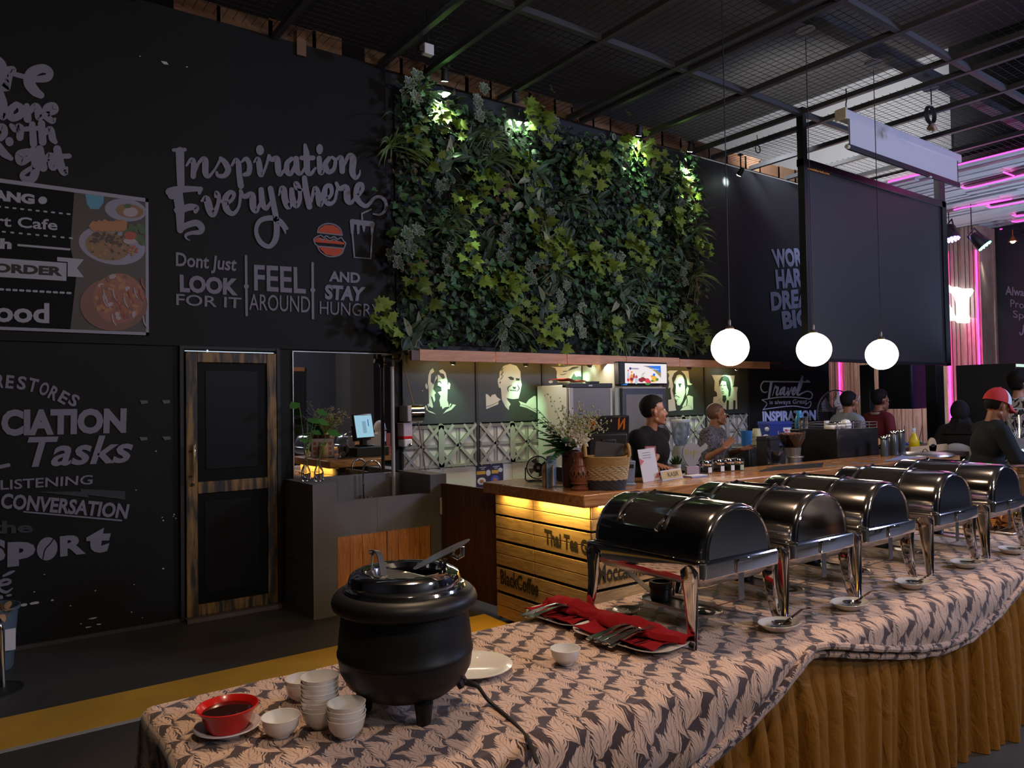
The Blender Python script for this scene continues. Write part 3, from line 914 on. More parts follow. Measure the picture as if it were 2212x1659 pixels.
struct(MB().box(1.345, 2.055, WY - 0.12, WY, 0, 0.03).build('trim_2', mat('dusty_sill', (0.12, 0.095, 0.085), 0.8), smooth=False))
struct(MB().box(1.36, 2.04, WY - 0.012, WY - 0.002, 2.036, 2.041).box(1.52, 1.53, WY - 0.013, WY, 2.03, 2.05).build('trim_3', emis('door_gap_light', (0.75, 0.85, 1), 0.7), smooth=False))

# ------------------------------------------------------------------ mirror and washbasin
root = thing('wall_mirror', 'large frameless mirror over the tiled washbasin reflecting the cash desk', 'mirror', (2.655, WY, 1.14))
MB().box(-0.455, 0.455, -0.014, -0.002, -0.18, 0.915).build('mirror_glass', M_mirror, root, smooth=False)
MB().box(-0.462, -0.455, -0.018, -0.002, -0.18, 0.918).box(0.455, 0.466, -0.018, -0.002, -0.18, 0.918).box(-0.462, 0.466, -0.018, -0.002, 0.915, 0.921).build('mirror_edge', M_steelb, root, smooth=False)
root = thing('washbasin', 'charcoal tiled washbasin block with orange pine cupboard doors', 'sink', (2.70, 5.77, 0))
def sb(m, x0, x1, y0, y1, z0, z1, mi=0):
    m.box(x0 - 2.70, x1 - 2.70, y0 - 5.77, y1 - 5.77, z0, z1, mi)
m = MB(); sb(m, 2.13, 2.315, 5.462, 6.068, 0, 1.005)
sb(m, 2.124, 2.13, 5.461, 5.465, 0, 1.006, 1); sb(m, 2.128, 2.317, 5.459, 5.462, 0.396, 0.401, 1); sb(m, 2.127, 2.13, 5.462, 6.068, 0.396, 0.401, 1); sb(m, 2.127, 2.318, 5.459, 6.068, 1.003, 1.008, 1)
m.build('left_tile_pier', [M_tile, M_grout], root, smooth=False)
m = MB(); sb(m, 3.14, 3.295, 5.462, 6.068, 0, 1.015); sb(m, 3.138, 3.297, 5.459, 5.462, 0.396, 0.401, 1)
m.build('right_tile_pier', [M_tile, M_grout], root, smooth=False)
m = MB(); sb(m, 2.315, 3.14, 5.462, 5.54, 0.60, 0.86); sb(m, 2.315, 3.14, 5.46, 5.463, 0.595, 0.60, 1); sb(m, 2.655, 2.66, 5.459, 5.462, 0.60, 0.86, 1)
sb(m, 2.315, 3.14, 5.54, 6.0, 0.62, 0.66); sb(m, 2.315, 3.14, 6.0, 6.068, 0.62, 1.0); sb(m, 2.55, 2.553, 5.998, 6.0, 0.66, 1.0, 1)
m.build('basin_trough', [M_tile, M_grout], root, smooth=False)
for a, b_ in ((2.318, 2.735), (2.739, 3.137)):
    m = MB()
    k = 4
    for i in range(k):
        w_ = (b_ - a) / k
        sb(m, a + i * w_ + 0.001, a + (i + 1) * w_ - 0.001, 5.466, 5.486, 0.03, 0.595)
    m.build('cupboard_door', M_pine, root, 0.002)
m = MB(); m.cyl((0.06, 0.23, 0.80), (0.06, 0.17, 0.80), 0.017); m.lathe([(0.028, 0), (0.030, 0.01), (0.02, 0.02)], 16, xf=Matrix.Translation((0.06, 0.232, 0.80)) @ Matrix.Rotation(PI / 2, 4, 'X'), close=True)
m.cyl((0.06, 0.175, 0.79), (0.06, 0.175, 0.86), 0.014, 0.010)
pts = [(0.06, 0.175, 0.85), (0.06, 0.175, 1.05)] + [(0.06 + 0.075 - 0.075 * math.cos(a), 0.175 - 0.03 * math.sin(a / 2), 1.05 + 0.075 * math.sin(a)) for a in np.linspace(0.2, PI * 0.95, 10)]
m.tube(pts, 0.0085, 10)
for a in range(4):
    m.capsule((0.10, 0.16, 0.80), (0.10 + 0.032 * math.cos(a * PI / 2 + 0.5), 0.155, 0.80 + 0.032 * math.sin(a * PI / 2 + 0.5)), 0.007, 0.006)
m.capsule((0.06, 0.17, 0.80), (0.10, 0.16, 0.80), 0.011, 0.011)
m.build('tap', M_steel, root)
# drain pipe
m = MB().cyl((2.915, 5.62, 0.72), (3.045, 5.95, 1.93), 0.017).tube([(3.045, 5.95, 1.93), (3.05, 5.97, 1.99), (3.12, 5.97, 2.0), (3.13, 5.97, 2.02), (3.14, 5.97, 2.12), (3.3, 6.0, 2.13)], 0.022, 10, m=1)
o = MB()
m2 = MB().cyl((3.055, 5.96, 0.66), (3.055, 5.96, 1.95), 0.0165).tube([(2.98, 5.96, 2.0), (3.055, 5.96, 1.99), (3.12, 5.96, 2.0), (3.14, 5.96, 2.03), (3.145, 5.96, 2.12), (3.30, 6.0, 2.135)], 0.021, 10, m=1).cyl((3.055, 5.96, 1.94), (3.055, 5.96, 2.0), 0.023, m=1)
tag(m2.build('water_pipe', [mat('grey_pvc', (0.42, 0.40, 0.39), 0.4), M_blackm]), 'thin pale pipe rising beside the mirror to a black elbow', 'pipe')
m = MB().tube([(3.17, 6.0, 2.05), (3.24, 5.98, 1.72), (3.33, 5.98, 1.40), (3.40, 6.0, 1.0)], 0.006, 6)
tag(m.build('tan_string', mat('tan_cord', (0.24, 0.15, 0.07), 0.8)), 'thin tan cord hanging across the dispensers by the mirror', 'cord')
root = thing('paper_dispenser', 'chrome paper towel dispenser on the wall right of the mirror', 'dispenser', (3.245, 5.99, 1.47))
MB().box(-0.075, -0.03, -0.09, 0.07, -0.02, 0.125).build('dispenser_bracket', mat('grey_plastic', (0.34, 0.32, 0.31), 0.4), root, 0.008)
m = MB().grid(13, 2, lambda u, v: (-0.03 + 0.125 * v, -0.02 - 0.075 * math.sin(PI * u), 0.05 + 0.085 * math.cos(PI * u)))
m.grid(13, 2, lambda u, v: (-0.03 + 0.125 * v, 0.07, 0.05 + 0.085 * math.cos(PI * u)))
m.slab([(0.095, -0.02 - 0.075 * math.sin(a), 0.05 + 0.085 * math.cos(a)) for a in np.linspace(0, PI, 12)], (0.002, 0, 0))
m.build('chrome_cover', M_steel, root)
root = thing('soap_dispenser', 'white wall soap dispenser with red band under the chrome paper box', 'dispenser', (3.195, 5.99, 1.225))
MB().box(-0.045, 0.045, -0.05, 0.07, 0.09, 0.21).ball((-0.01, -0.01, 0.235), 0.015).box(-0.05, 0.05, -0.052, 0.07, 0.20, 0.215).build('soap_tank', mat('pale_pink_plastic', (0.56, 0.46, 0.50), 0.3), root, 0.01)
MB().box(-0.046, 0.046, -0.052, 0.07, 0.072, 0.098).build('red_band', M_red, root, 0.003)
MB().box(-0.042, 0.042, -0.055, 0.07, 0.0, 0.072).build('dispenser_base', M_white, root, 0.012)
MB().ball((0.015, -0.06, 0.018), 0.018).build('push_button', M_steel, root)

# glass vases with cuttings on the left pier
M_leafg = mat('glossy_green_leaf', (0.060, 0.20, 0.030), 0.4)
def leafblade(mb, base, tip, w, droop=0.2, m=0):
    base, tip = Vector(base), Vector(tip)
    d = tip - base
    sd = d.cross(Vector((0, -0.6, 0.8))).normalized() * w
    mid = base + d * 0.38 + Vector((0, 0, droop * d.length * 0.3))
    mb.add([base, mid + sd, base + d * 0.75 + sd * 0.6, tip, base + d * 0.75 - sd * 0.6, mid - sd, mid + Vector((0, 0, -0.004))], [(0, 1, 6), (1, 2, 6), (2, 3, 6), (3, 4, 6), (4, 5, 6), (5, 0, 6)], m)
def bottle_vase(name, label, loc, leaves):
    t = thing(name, label, 'vase', loc, 0, 'bottle vases on the washbasin')
    MB().lathe([(0.0, 0.003), (0.034, 0.003), (0.038, 0.012), (0.038, 0.07), (0.03, 0.10), (0.015, 0.135), (0.012, 0.17), (0.017, 0.182), (0.0145, 0.182), (0.0095, 0.17), (0.0125, 0.135), (0.0275, 0.10), (0.0355, 0.07), (0.0355, 0.014), (0.0, 0.008)], 24).build('bottle', M_glass, t)
    mb = MB()
    for tip, w in leaves:
        tip = Vector(tip)
        k = tip * 0.8; k.z = tip.z
        mb.tube([(0, 0, 0.02), (0.002, 0, 0.17), (tip.x * 0.5, tip.y * 0.5, tip.z * 0.75), tuple(k)], 0.0025, 6, m=1)
        d = Vector((tip.x, tip.y - 0.03, 0)).normalized() * w * 1.7
        leafblade(mb, k, k + d + Vector((0, 0, -w * 0.7)), w * 0.75)
    mb.build('cutting', [M_leafg, mat('green_stem', (0.15, 0.30, 0.06), 0.5)], t, recalc=False)
    return t
bottle_vase('bottle_vase', 'taller plant cutting in a clear bottle, left of two on the washbasin pier', (2.20, 5.80, 1.008), [((0.02, -0.02, 0.50), 0.065), ((-0.06, 0.0, 0.62), 0.06), ((0.10, -0.02, 0.56), 0.06), ((0.05, -0.05, 0.40), 0.05), ((-0.03, -0.05, 0.34), 0.05), ((0.12, 0.0, 0.48), 0.06)])
bottle_vase('bottle_vase', 'single heart leaf cutting in a clear bottle, right of two on the washbasin pier', (2.268, 5.70, 1.008), [((0.07, -0.04, 0.40), 0.07), ((0.02, 0.0, 0.30), 0.03)])

# ------------------------------------------------------------------ bar back wall: stencil portraits, breeze-block frieze, tiles
M_panel = mat('black_portrait_board', (0.022, 0.026, 0.024), 0.5, noise=0.2, nscale=5)
M_sten = mat('pale_stencil_paint', (0.44, 0.46, 0.42), 0.65)
M_stend = mat('stencil_shadow_line', (0.020, 0.026, 0.024), 0.6)
PY = WY - 0.03
def portrait(name, label, xa, xb, draw, z0=1.42, z1=2.02):
    t = thing(name, label, 'picture', ((xa + xb) / 2, PY, z0), 0, 'stencil portraits behind the bar')
    O = Vector(t.location)
    MB().box(xa - O.x, xb - O.x, 0, 0.025, 0, z1 - z0).build('board', M_panel, t, smooth=False)
    if draw:
        f = Flat(lambda x, y: onY(x, y, PY - 0.003) - O)
        f2 = Flat(lambda x, y: onY(x, y, PY - 0.005) - O)
        draw(f, f2)
        f.mb.build('stencil_shapes', M_sten, t, smooth=False, recalc=False)
        if f2.mb.v:
            f2.mb.build('stencil_lines', M_stend, t, smooth=False, recalc=False)
    return t
def d1(f, g):
    f.frame(880, 770, 7.373); g.frame(880, 770, 7.373)
    f.poly([(405, 185), (430, 240), (375, 285), (370, 400), (415, 450), (460, 300), (470, 350), (430, 410), (420, 480), (410, 520), (455, 580), (430, 610), (445, 690), (425, 730), (400, 650), (370, 625), (410, 800), (395, 822), (345, 790), (340, 560), (325, 420), (335, 300), (365, 220)])
    f.poly([(505, 225), (560, 205), (610, 260), (640, 400), (640, 560), (635, 700), (650, 740), (660, 800), (600, 810), (560, 840), (540, 780), (530, 810), (510, 700), (530, 630), (485, 570), (545, 550), (540, 500), (485, 470), (480, 290), (510, 300), (560, 360), (600, 340), (580, 280), (520, 260)])
    f.poly([(300, 420), (325, 470), (320, 520), (295, 510), (282, 460)]); f.poly([(660, 410), (685, 440), (675, 520), (645, 520), (640, 470)])
    f.poly([(300, 770), (330, 860), (400, 885), (455, 920), (350, 890), (300, 850), (290, 800), (250, 860), (242, 840)])
    f.poly([(565, 915), (620, 850), (700, 800), (720, 762), (775, 770), (700, 850), (620, 885)])
    f.poly([(318, 760), (345, 750), (340, 820)]); f.poly([(668, 760), (690, 745), (700, 760), (665, 820)])
    f.disc(242, 547, 8, 9)
    g.disc(570, 335, 26, 22); g.stroke([(490, 410, 14), (520, 400, 18), (540, 440, 8)]); g.stroke([(430, 500, 8), (480, 470, 14), (545, 495, 8)]); g.stroke([(540, 630, 3), (590, 590, 3), (620, 540, 3)])
    f.disc(572, 340, 9, 10)
def d2(f, g):
    f.frame(880, 770, 7.373); g.frame(880, 770, 7.373)
    f.poly([(1465, 340), (1470, 240), (1530, 150), (1640, 118), (1740, 150), (1800, 240), (1808, 380), (1822, 450), (1800, 560), (1770, 670), (1680, 680), (1620, 670), (1575, 660), (1600, 700), (1645, 760), (1620, 800), (1615, 855), (1560, 800), (1505, 690), (1490, 510), (1455, 490), (1437, 400), (1445, 350)])
    f.poly([(1248, 600), (1275, 600), (1325, 650), (1345, 615), (1400, 598), (1430, 650), (1490, 685), (1450, 710), (1448, 760), (1255, 840)])
    f.poly([(1770, 708), (1890, 750), (1930, 690), (2020, 628), (2050, 635), (2057, 900), (1900, 820), (1790, 790), (1800, 750)])
    g.poly([(1600, 330), (1650, 318), (1700, 345), (1690, 378), (1640, 372)]); g.poly([(1725, 345), (1790, 350), (1785, 385), (1735, 385)])
    g.stroke([(1660, 455, 8), (1600, 500, 16), (1610, 560, 8)]); g.stroke([(1750, 455, 10), (1780, 510, 16), (1740, 560, 8)]); g.poly([(1670, 480), (1735, 485), (1720, 520), (1690, 520)]); g.poly([(1630, 530), (1740, 540), (1725, 552), (1640, 545)])
    for i in range(16):
        g.stroke([(1480 + 9 * (i % 6), 370 - 12 * i, 5), (1500 + 7 * (i % 5), 355 - 12 * i, 7)], smooth=False)
    g.disc(1475, 415, 9, 16, rot=0.4); g.stroke([(1255, 800, 6), (1350, 770, 8), (1440, 722, 6)]); g.stroke([(1790, 765, 6), (1900, 790, 7), (2055, 875, 6)])
    f.poly([(1640, 545), (1730, 552), (1720, 575), (1650, 570)])
def d3(f, g):
    f.frame(1140, 770, 6.9125); g.frame(1140, 770, 6.9125)
    f.poly([(340, 152), (520, 160), (700, 135), (798, 140), (796, 300), (770, 290), (720, 300), (690, 250), (640, 340), (630, 390), (445, 385), (430, 300), (435, 230), (410, 175)])
    f.disc(342, 380, 32, 20)
    for i in range(9):
        g.stroke([(590 + 18 * i, 220 - 5 * i, 5), (640 + 14 * i, 180 - 3 * i, 8), (680 + 12 * i, 150, 3)])
    g.stroke([(530, 225, 14), (580, 220, 10)]); g.stroke([(480, 260, 5), (510, 275, 10), (575, 255, 8)])
def d4(f, g):
    f.frame(1420, 780, 11.06); g.frame(1420, 780, 11.06)
    f.poly([(205, 270), (290, 225), (490, 225), (400, 290), (350, 400), (330, 620), (260, 655), (285, 520), (260, 420), (285, 340), (260, 285)])
    f.poly([(570, 235), (740, 235), (750, 300), (765, 450), (770, 520), (840, 550), (800, 575), (720, 570), (700, 430), (660, 330)])
    f.poly([(470, 340), (530, 320), (600, 345), (640, 440), (660, 620), (665, 760), (600, 960), (540, 1060), (480, 1055), (455, 990), (470, 960), (420, 900), (400, 860), (430, 780), (440, 650), (440, 560), (390, 520)])
    f.poly([(345, 410), (365, 520), (385, 590), (355, 700), (395, 850), (420, 960), (430, 1080), (450, 1180), (270, 1200), (258, 930), (340, 910), (310, 720), (315, 560)])
    f.poly([(720, 605), (750, 650), (725, 780), (690, 830), (680, 680)]); f.poly([(700, 840), (755, 815), (850, 850), (855, 1160), (540, 1180), (600, 1120), (600, 1070), (690, 900)])
    g.poly([(500, 530), (600, 540), (560, 570), (545, 640), (510, 590)]); g.stroke([(395, 860, 12), (450, 825, 16), (535, 870, 10)]); g.stroke([(400, 870, 6), (430, 930, 8), (520, 900, 4)]); g.stroke([(600, 1110, 5), (740, 1055, 5), (850, 1155, 5)])
    g.stroke([(700, 850, 16), (710, 950, 20), (700, 1050, 18)]); g.stroke([(380, 590, 12), (420, 610, 14)]); g.disc(430, 770, 22, 12)
def d5(f, g):
    f.frame(1420, 780, 11.06); g.frame(1420, 780, 11.06)
    f.poly([(1300, 330), (1850, 345), (1820, 580), (1790, 615), (1925, 620), (1900, 760), (1910, 1145), (1640, 1160), (1330, 1000), (1340, 860), (1430, 840), (1420, 750), (1360, 700), (1370, 480)])
    g.poly([(1480, 620), (1470, 480), (1530, 380), (1610, 345), (1700, 390), (1745, 500), (1765, 680), (1740, 830), (1700, 860), (1700, 700), (1670, 640), (1640, 490), (1540, 470), (1510, 540)])
    g.stroke([(1500, 590, 14), (1540, 575, 20)]); g.stroke([(1580, 580, 20), (1650, 575, 14)]); g.stroke([(1530, 745, 8), (1560, 722, 12), (1600, 745, 8)]); g.disc(1555, 660, 22, 10); g.disc(1560, 770, 28, 8)
    g.poly([(1560, 820), (1640, 820), (1650, 920), (1600, 1010), (1555, 940)]); g.stroke([(1430, 960, 5), (1510, 890, 5)]); g.stroke([(1730, 880, 5), (1830, 940, 5)])
    for x in (1680, 1840):
        g.stroke([(x, 960, 56), (x - 5, 1140, 56)], smooth=False)
    g.stroke([(1490, 900, 4), (1510, 990, 5), (1600, 1040, 5), (1700, 980, 5), (1720, 900, 4)])
portrait('stencil_portrait', 'pale stencil portrait of an upturned half-shadowed face, first panel right of the mirror', 3.20, 3.985, d1)
portrait('stencil_portrait', 'pale stencil portrait of a grinning bald man, left of the green-lit fridge', 4.02, 4.80, d2)
portrait('stencil_portrait', 'pale stencil portrait cut off by the fridge top below it', 4.83, 5.70, d3)
portrait('stencil_portrait', 'pale stencil portrait of a long-faced man with braids, right of the drinks cooler', 6.56, 7.345, d4)
portrait('stencil_portrait', 'pale stencil portrait of a curly-haired player in striped shirt above the bald man', 7.38, 8.20, d5)
struct(MB().box(5.70, 6.56, PY, WY, 0.8, 2.02).build('wall_panel_bar', M_panel, smooth=False))
pst = MB()
for x in (4.0, 4.815, 6.545, 7.362, 8.21):
    pst.box(x - 0.014, x + 0.014, PY - 0.012, WY, 1.0, 2.03)
struct(pst.build('trim_4', M_black, smooth=False))
M_br = mat('grey_block_face', (0.27, 0.265, 0.24), 0.8, noise=0.15, nscale=14)
M_br2 = mat('grey_block_reveal', (0.135, 0.13, 0.115), 0.8)
M_brw = mat('pale_block_ground', (0.50, 0.49, 0.44), 0.8)
def frieze(label, xa, xb, za=1.012, zb=1.405):
    t = thing('breeze_block_frieze', label, 'wall panel', ((xa + xb) / 2, WY - 0.02, za), 0, 'breeze-block friezes under the portraits')
    W, H = xb - xa, zb - za
    MB().box(-W / 2, W / 2, 0, 0.018, 0, H).build('pale_ground', M_brw, t, smooth=False)
    m = MB()
    n = 2
    u = W / n
    for i in range(n):
        cx = -W / 2 + u * (i + 0.5)
        for sx in (-1, 1):
            for sz in (-1, 1):
                m.bar((cx + sx * 0.02, -0.010, H / 2 + sz * 0.02), (cx + sx * u * 0.5, -0.010, H / 2 + sz * H * 0.5), 0.024, 0.028)
                m.bar((cx + sx * u * 0.5, -0.008, H / 2 + sz * 0.03), (cx + sx * 0.06, -0.008, H / 2 + sz * H * 0.5), 0.02, 0.026)
                m.bar((cx + sx * 0.02, -0.006, H / 2 + sz * 0.02 + 0.014), (cx + sx * u * 0.5, -0.006, H / 2 + sz * H * 0.5 + 0.014), 0.016, 0.020, 1)
        m.box(cx - 0.022, cx + 0.004, -0.006, 0, 0, H).box(cx + 0.004, cx + 0.020, -0.004, 0, 0, H, 1)
        m.box(cx - u / 2, cx + u / 2, -0.006, 0, H / 2 - 0.01, H / 2 + 0.02).box(cx - u / 2, cx + u / 2, -0.004, 0, H / 2 - 0.03, H / 2 - 0.01, 1)
    m.box(-0.03, 0.03, -0.022, 0, 0, H).box(-W / 2, W / 2, -0.016, 0, 0, 0.025).box(-W / 2, W / 2, -0.016, 0, H - 0.03, H, 1).box(-W / 2, -W / 2 + 0.02, -0.016, 0, 0, H, 1).box(W / 2 - 0.02, W / 2, -0.016, 0, 0, H, 1)
    m.build('block_bars', [M_br, M_br2], t, smooth=False)
frieze('grey breeze-block frieze below the upturned face portrait', 3.20, 3.985)
frieze('grey breeze-block frieze below the grinning bald portrait', 4.03, 4.80)
frieze('grey breeze-block frieze between the cashier and bald man, below the braided portrait', 6.56, 7.345)
frieze('grey breeze-block frieze behind the bald man, below the striped-shirt portrait', 7.38, 8.18)
tl = MB().box(3.20, 8.2, WY - 0.012, WY, 0.4, 1.012)
for x in (3.62, 4.02, 4.42, 4.82):
    tl.box(x, x + 0.003, WY - 0.0125, WY, 0.4, 1.012, 1)
struct(tl.build('wall_tiles', [mat('white_wall_tile', (0.60, 0.58, 0.54), 0.3), M_grout], smooth=False))
root = thing('menu_poster', 'dark blue and yellow food menu poster on the white tiles', 'poster', (4.15, WY - 0.014, 0.70))
MB().box(-0.16, 0.16, -0.003, 0, 0, 0.305).build('poster_sheet', mat('navy_print', (0.030, 0.022, 0.055), 0.4), root, smooth=False)
m = MB().box(-0.155, -0.055, -0.005, -0.003, 0.215, 0.248).box(0.02, 0.10, -0.005, -0.003, 0.215, 0.248)
m.ball((-0.02, -0.004, 0.225), (0.028, 0.002, 0.03), m=1).ball((0.125, -0.004, 0.245), (0.026, 0.002, 0.022), m=1).ball((-0.10, -0.004, 0.15), (0.05, 0.002, 0.035), m=1).ball((0.06, -0.004, 0.155), (0.05, 0.002, 0.04), m=2).ball((-0.10, -0.006, 0.15), (0.025, 0.002, 0.018), m=3).ball((0.06, -0.006, 0.15), (0.028, 0.002, 0.02), m=3)
for x in (-0.085, 0.075):
    m.box(x - 0.04, x + 0.04, -0.005, -0.003, 0.278, 0.286, 1).box(x - 0.02, x + 0.02, -0.005, -0.003, 0.262, 0.269, 1)
m.build('poster_print', [mat('print_yellow', (0.50, 0.30, 0.04), 0.5), mat('print_pale', (0.5, 0.5, 0.52), 0.5), mat('print_blue', (0.05, 0.06, 0.35), 0.5), mat('print_food', (0.36, 0.12, 0.03), 0.5)], root, smooth=False)
# plank shelf with lamps under it
shx = [3.36, 4.06, 5.17, 6.22, 7.10, 8.75]
SHY = 5.72
def shelf_w(px):
    return onY(px, 768, SHY).x
xs_ = [shelf_w(p) for p in (906, 1071, 1225, 1353, 1468, 1663)]
shl = ['first plank of the row over the portraits, nearest the mirror', 'second plank of the row, above the grinning bald portrait', 'third plank of the row, above the fridge', 'fourth plank of the row, above the drinks cooler', 'long end plank of the row, behind the glowing globe']
for i in range(5):
    m = MB().box(-(xs_[i + 1] - xs_[i]) / 2 + 0.004, (xs_[i + 1] - xs_[i]) / 2 - 0.004, 0, 0.03, 0, 0.10 if i < 4 else 0.085)
    o = m.build('shelf_plank', M_shelf, None, 0.003, loc=((xs_[i] + xs_[i + 1]) / 2, SHY, 1.982 + 0.0 * i))
    tag(o, shl[i] if len(shl[i].split()) <= 16 else shl[i], 'plank', 'planks under the plant wall')
struct(MB().box(3.1, 8.5, SHY + 0.03, WY, 2.05, 2.075).box(3.12, xs_[0], SHY, SHY + 0.03, 1.985, 2.07).build('shelf_board', M_gate, smooth=False))
struct(MB().box(3.4, 8.0, SHY + 0.035, SHY + 0.045, 2.02, 2.028).build('led_strip', M_yled, smooth=False))
# black track lamps under the shelf and over the plants
def track_lamp(label, loc, target, group, power, col, spot=70, r=0.032, h=0.10, stem=0.06, size=0.03):
    t = thing('spot_lamp', label, 'spotlight', loc, 0, group)
    d = (Vector(target) - Vector(loc)).normalized()
    MB().cyl((0, 0, 0), (0, 0, -stem), 0.008).box(-0.03, 0.03, -0.02, 0.02, -0.012, 0.0).build('stem', M_black, t)
    c = Vector((0, 0, -stem))
    MB().tube([c - d * h * 0.5, c - d * h * 0.3, c + d * h * 0.45, c + d * h * 0.5], [r * 0.6, r * 0.85, r, r], 16).build('lamp_head', M_black, t)
    MB().cyl(c + d * (h * 0.5 + 0.001), c + d * (h * 0.5 + 0.003), r * 0.82).build('lamp_face', M_lampface, t)
    light('spot_lamp_light', 'SPOT', Vector(loc) + c + d * (h * 0.5 + 0.012), target, power, col, size, spot, 0.75)
    return t
GL = (0.44, 1.0, 0.52)
for (px, tx, tz, lb) in ((980, 3.66, 1.62, 'upturned face portrait'), (1137, 4.56, 1.58, 'grinning bald portrait'), (1276, 5.30, 1.80, 'fridge'), (1490, 6.98, 1.70, 'braided man portrait')):
    x = onY(px, 790, 5.80).x
    track_lamp('small black spotlight under the planks aimed at the ' + lb, (x, 5.80, 2.05), (tx + 0.0, WY - 0.03, tz), 'spotlights under the planks', 17.0, GL, 62, 0.03, 0.09, 0.04)
track_lamp('small black spotlight under the planks aimed at the striped-shirt portrait', (7.75, 5.84, 2.05), (7.78, WY - 0.03, 1.82), 'spotlights under the planks', 12.0, GL, 62, 0.03, 0.09, 0.04)
for px, py, tx, tz, lb in ((961, 172, 3.62, 4.0, 'left corner'), (1113, 218, 4.50, 4.35, 'second quarter'), (1381, 290, 6.12, 4.15, 'third quarter'), (1492, 325, 6.95, 4.1, 'right corner')):
    p = onY(px, py, 5.74)
    track_lamp('ceiling spotlight shining straight down on the plant wall, over its ' + lb, (p.x, 5.74, p.z + 0.10), (tx, 5.97, tz), 'spotlights over the plant wall', 62, (0.72, 1.0, 0.62), 64, 0.035, 0.10, 0.06)
p = onY(1568, 395, WY)
track_lamp('ceiling spotlight casting an oval glow on the bare blue wall', (p.x, 5.84, 4.69), (p.x, WY, p.z + 0.02), 'spotlights over the plant wall', 60, (0.86, 1.0, 0.86), 34, 0.035, 0.10, 0.22)

# fridge and drinks cooler
root = thing('fridge', 'upright fridge with grey door and green-lit side behind the counter', 'fridge', (5.015, 5.53, 0.02))
MB().box(-0.285, 0.285, 0.04, 0.50, 0, 1.75).build('fridge_body', mat('pale_fridge_side', (0.48, 0.50, 0.45), 0.4), root, 0.01)
MB().box(-0.285, 0.285, 0.0, 0.04, 0.02, 1.72).box(-0.285, -0.235, -0.006, 0.02, 0.02, 1.72, 1).box(0.255, 0.285, -0.006, 0.02, 0.02, 1.72, 1).build('fridge_door', [mat('grey_fridge_door', (0.235, 0.215, 0.205), 0.35), mat('pale_door_trim', (0.56, 0.52, 0.48), 0.4)], root, 0.004)
MB().box(-0.285, 0.285, -0.012, 0.10, 1.72, 1.765).box(-0.02, 0.10, -0.02, 0.06, 1.765, 1.785).build('fridge_top_trim', M_blackm, root, 0.004)
MB().box(-0.20, -0.11, -0.012, -0.004, 1.17, 1.25).build('door_sticker', M_whitem, root, 0.004)
MB().box(-0.04, 0.01, -0.014, -0.011, 1.735, 1.748).build('maker_badge', M_whitem, root, smooth=False)
o = MB().grid(14, 5, lambda u, v: (-0.26 + 0.36 * u, 0.05 + 0.25 * v, 0.008 + 0.018 * math.sin(u * 6) ** 2 + 0.03 * (1 - u))).build('folded_leaflet', [mat('red_leaflet', (0.40, 0.03, 0.02), 0.5)], None, loc=(5.0, 5.6, 1.79))
tag(o, 'red and white leaflet lying on top of the fridge', 'leaflet')
root = thing('drinks_cooler', 'tall glass-door drinks cooler with printed fruit sign on top', 'fridge', (5.72, 5.50, 0.02))
MB().box(-0.37, 0.33, 0.04, 0.53, 0, 1.97).build('cooler_body', mat('beige_cooler_side', (0.40, 0.41, 0.34), 0.5), root, 0.006)
MB().box(-0.30, 0.335, 0.0, 0.045, 0.05, 1.71).build('door_frame', mat('slate_blue_frame', (0.075, 0.080, 0.105), 0.35), root, 0.006)
MB().box(-0.255, 0.29, -0.004, 0.02, 0.12, 1.65).build('door_glass', mat('grey_misted_glass', (0.235, 0.215, 0.20), 0.25), root, smooth=False)
MB().box(-0.30, 0.34, -0.003, 0.03, 1.712, 1.722).build('door_top_edge', mat('pale_pink_edge', (0.6, 0.5, 0.46), 0.5), root, smooth=False)
MB().box(-0.37, 0.345, -0.03, 0.05, 1.745, 1.985).build('sign_housing', M_black, root, 0.012)
m = MB().box(-0.29, 0.325, -0.034, -0.03, 1.765, 1.968)
sg = m.build('sign_panel', mat('backlit_sign_white', (0.6, 0.56, 0.52), 0.4, emit=(1.0, 0.93, 0.86), estr=0.42), root, smooth=False)
CO = Vector(root.location)
f = Flat(lambda x, y: onY(x, y, 5.50 - 0.036) - CO).frame(1140, 770, 6.9125)
f.poly([(1715, 140), (1985, 140), (1990, 250), (1900, 195), (1800, 150)], 0)
f.poly([(1715, 140), (1800, 150), (1900, 195), (1990, 250), (1990, 320), (1900, 225), (1800, 165)], 1)
f.poly([(1395, 425), (1440, 415), (1500, 395), (1480, 428)], 0)
f.fn = (lambda x, y: onY(x, y, 5.50 - 0.0375) - CO)
f.text('SANSIO', (1548, 170), (1660, 174), (1660, 194), (1548, 191), 0.03, 2).disc(1531, 180, 16, 20, 2)
f.text('Fresh & Cool', (1845, 178), (1955, 184), (1955, 202), (1845, 197), 0.01, 3)
for x, y, a, b_, c in ((1500, 310, 20, 85, 4), (1500, 210, 10, 14, 5), (1500, 350, 20, 25, 5), (1550, 330, 28, 70, 6), (1550, 235, 14, 18, 6), (1552, 340, 28, 24, 7), (1585, 290, 12, 40, 7), (1620, 340, 26, 75, 4), (1620, 305, 20, 20, 5), (1680, 350, 28, 28, 7), (1715, 335, 28, 28, 7), (1740, 345, 28, 26, 7), (1700, 365, 24, 22, 7), (1785, 360, 34, 36, 5), (1815, 380, 26, 24, 5), (1790, 410, 40, 16, 8), (1860, 300, 24, 20, 6), (1890, 340, 44, 46, 9), (1930, 345, 22, 22, 8), (1885, 275, 18, 22, 0), (1860, 365, 20, 16, 8)):
    f.disc(x, y, a, b_, c)
f.stroke([(1690, 320, 4), (1710, 270, 4), (1725, 245, 4)], 8).stroke([(1735, 320, 4), (1725, 270, 4), (1750, 240, 4)], 8)
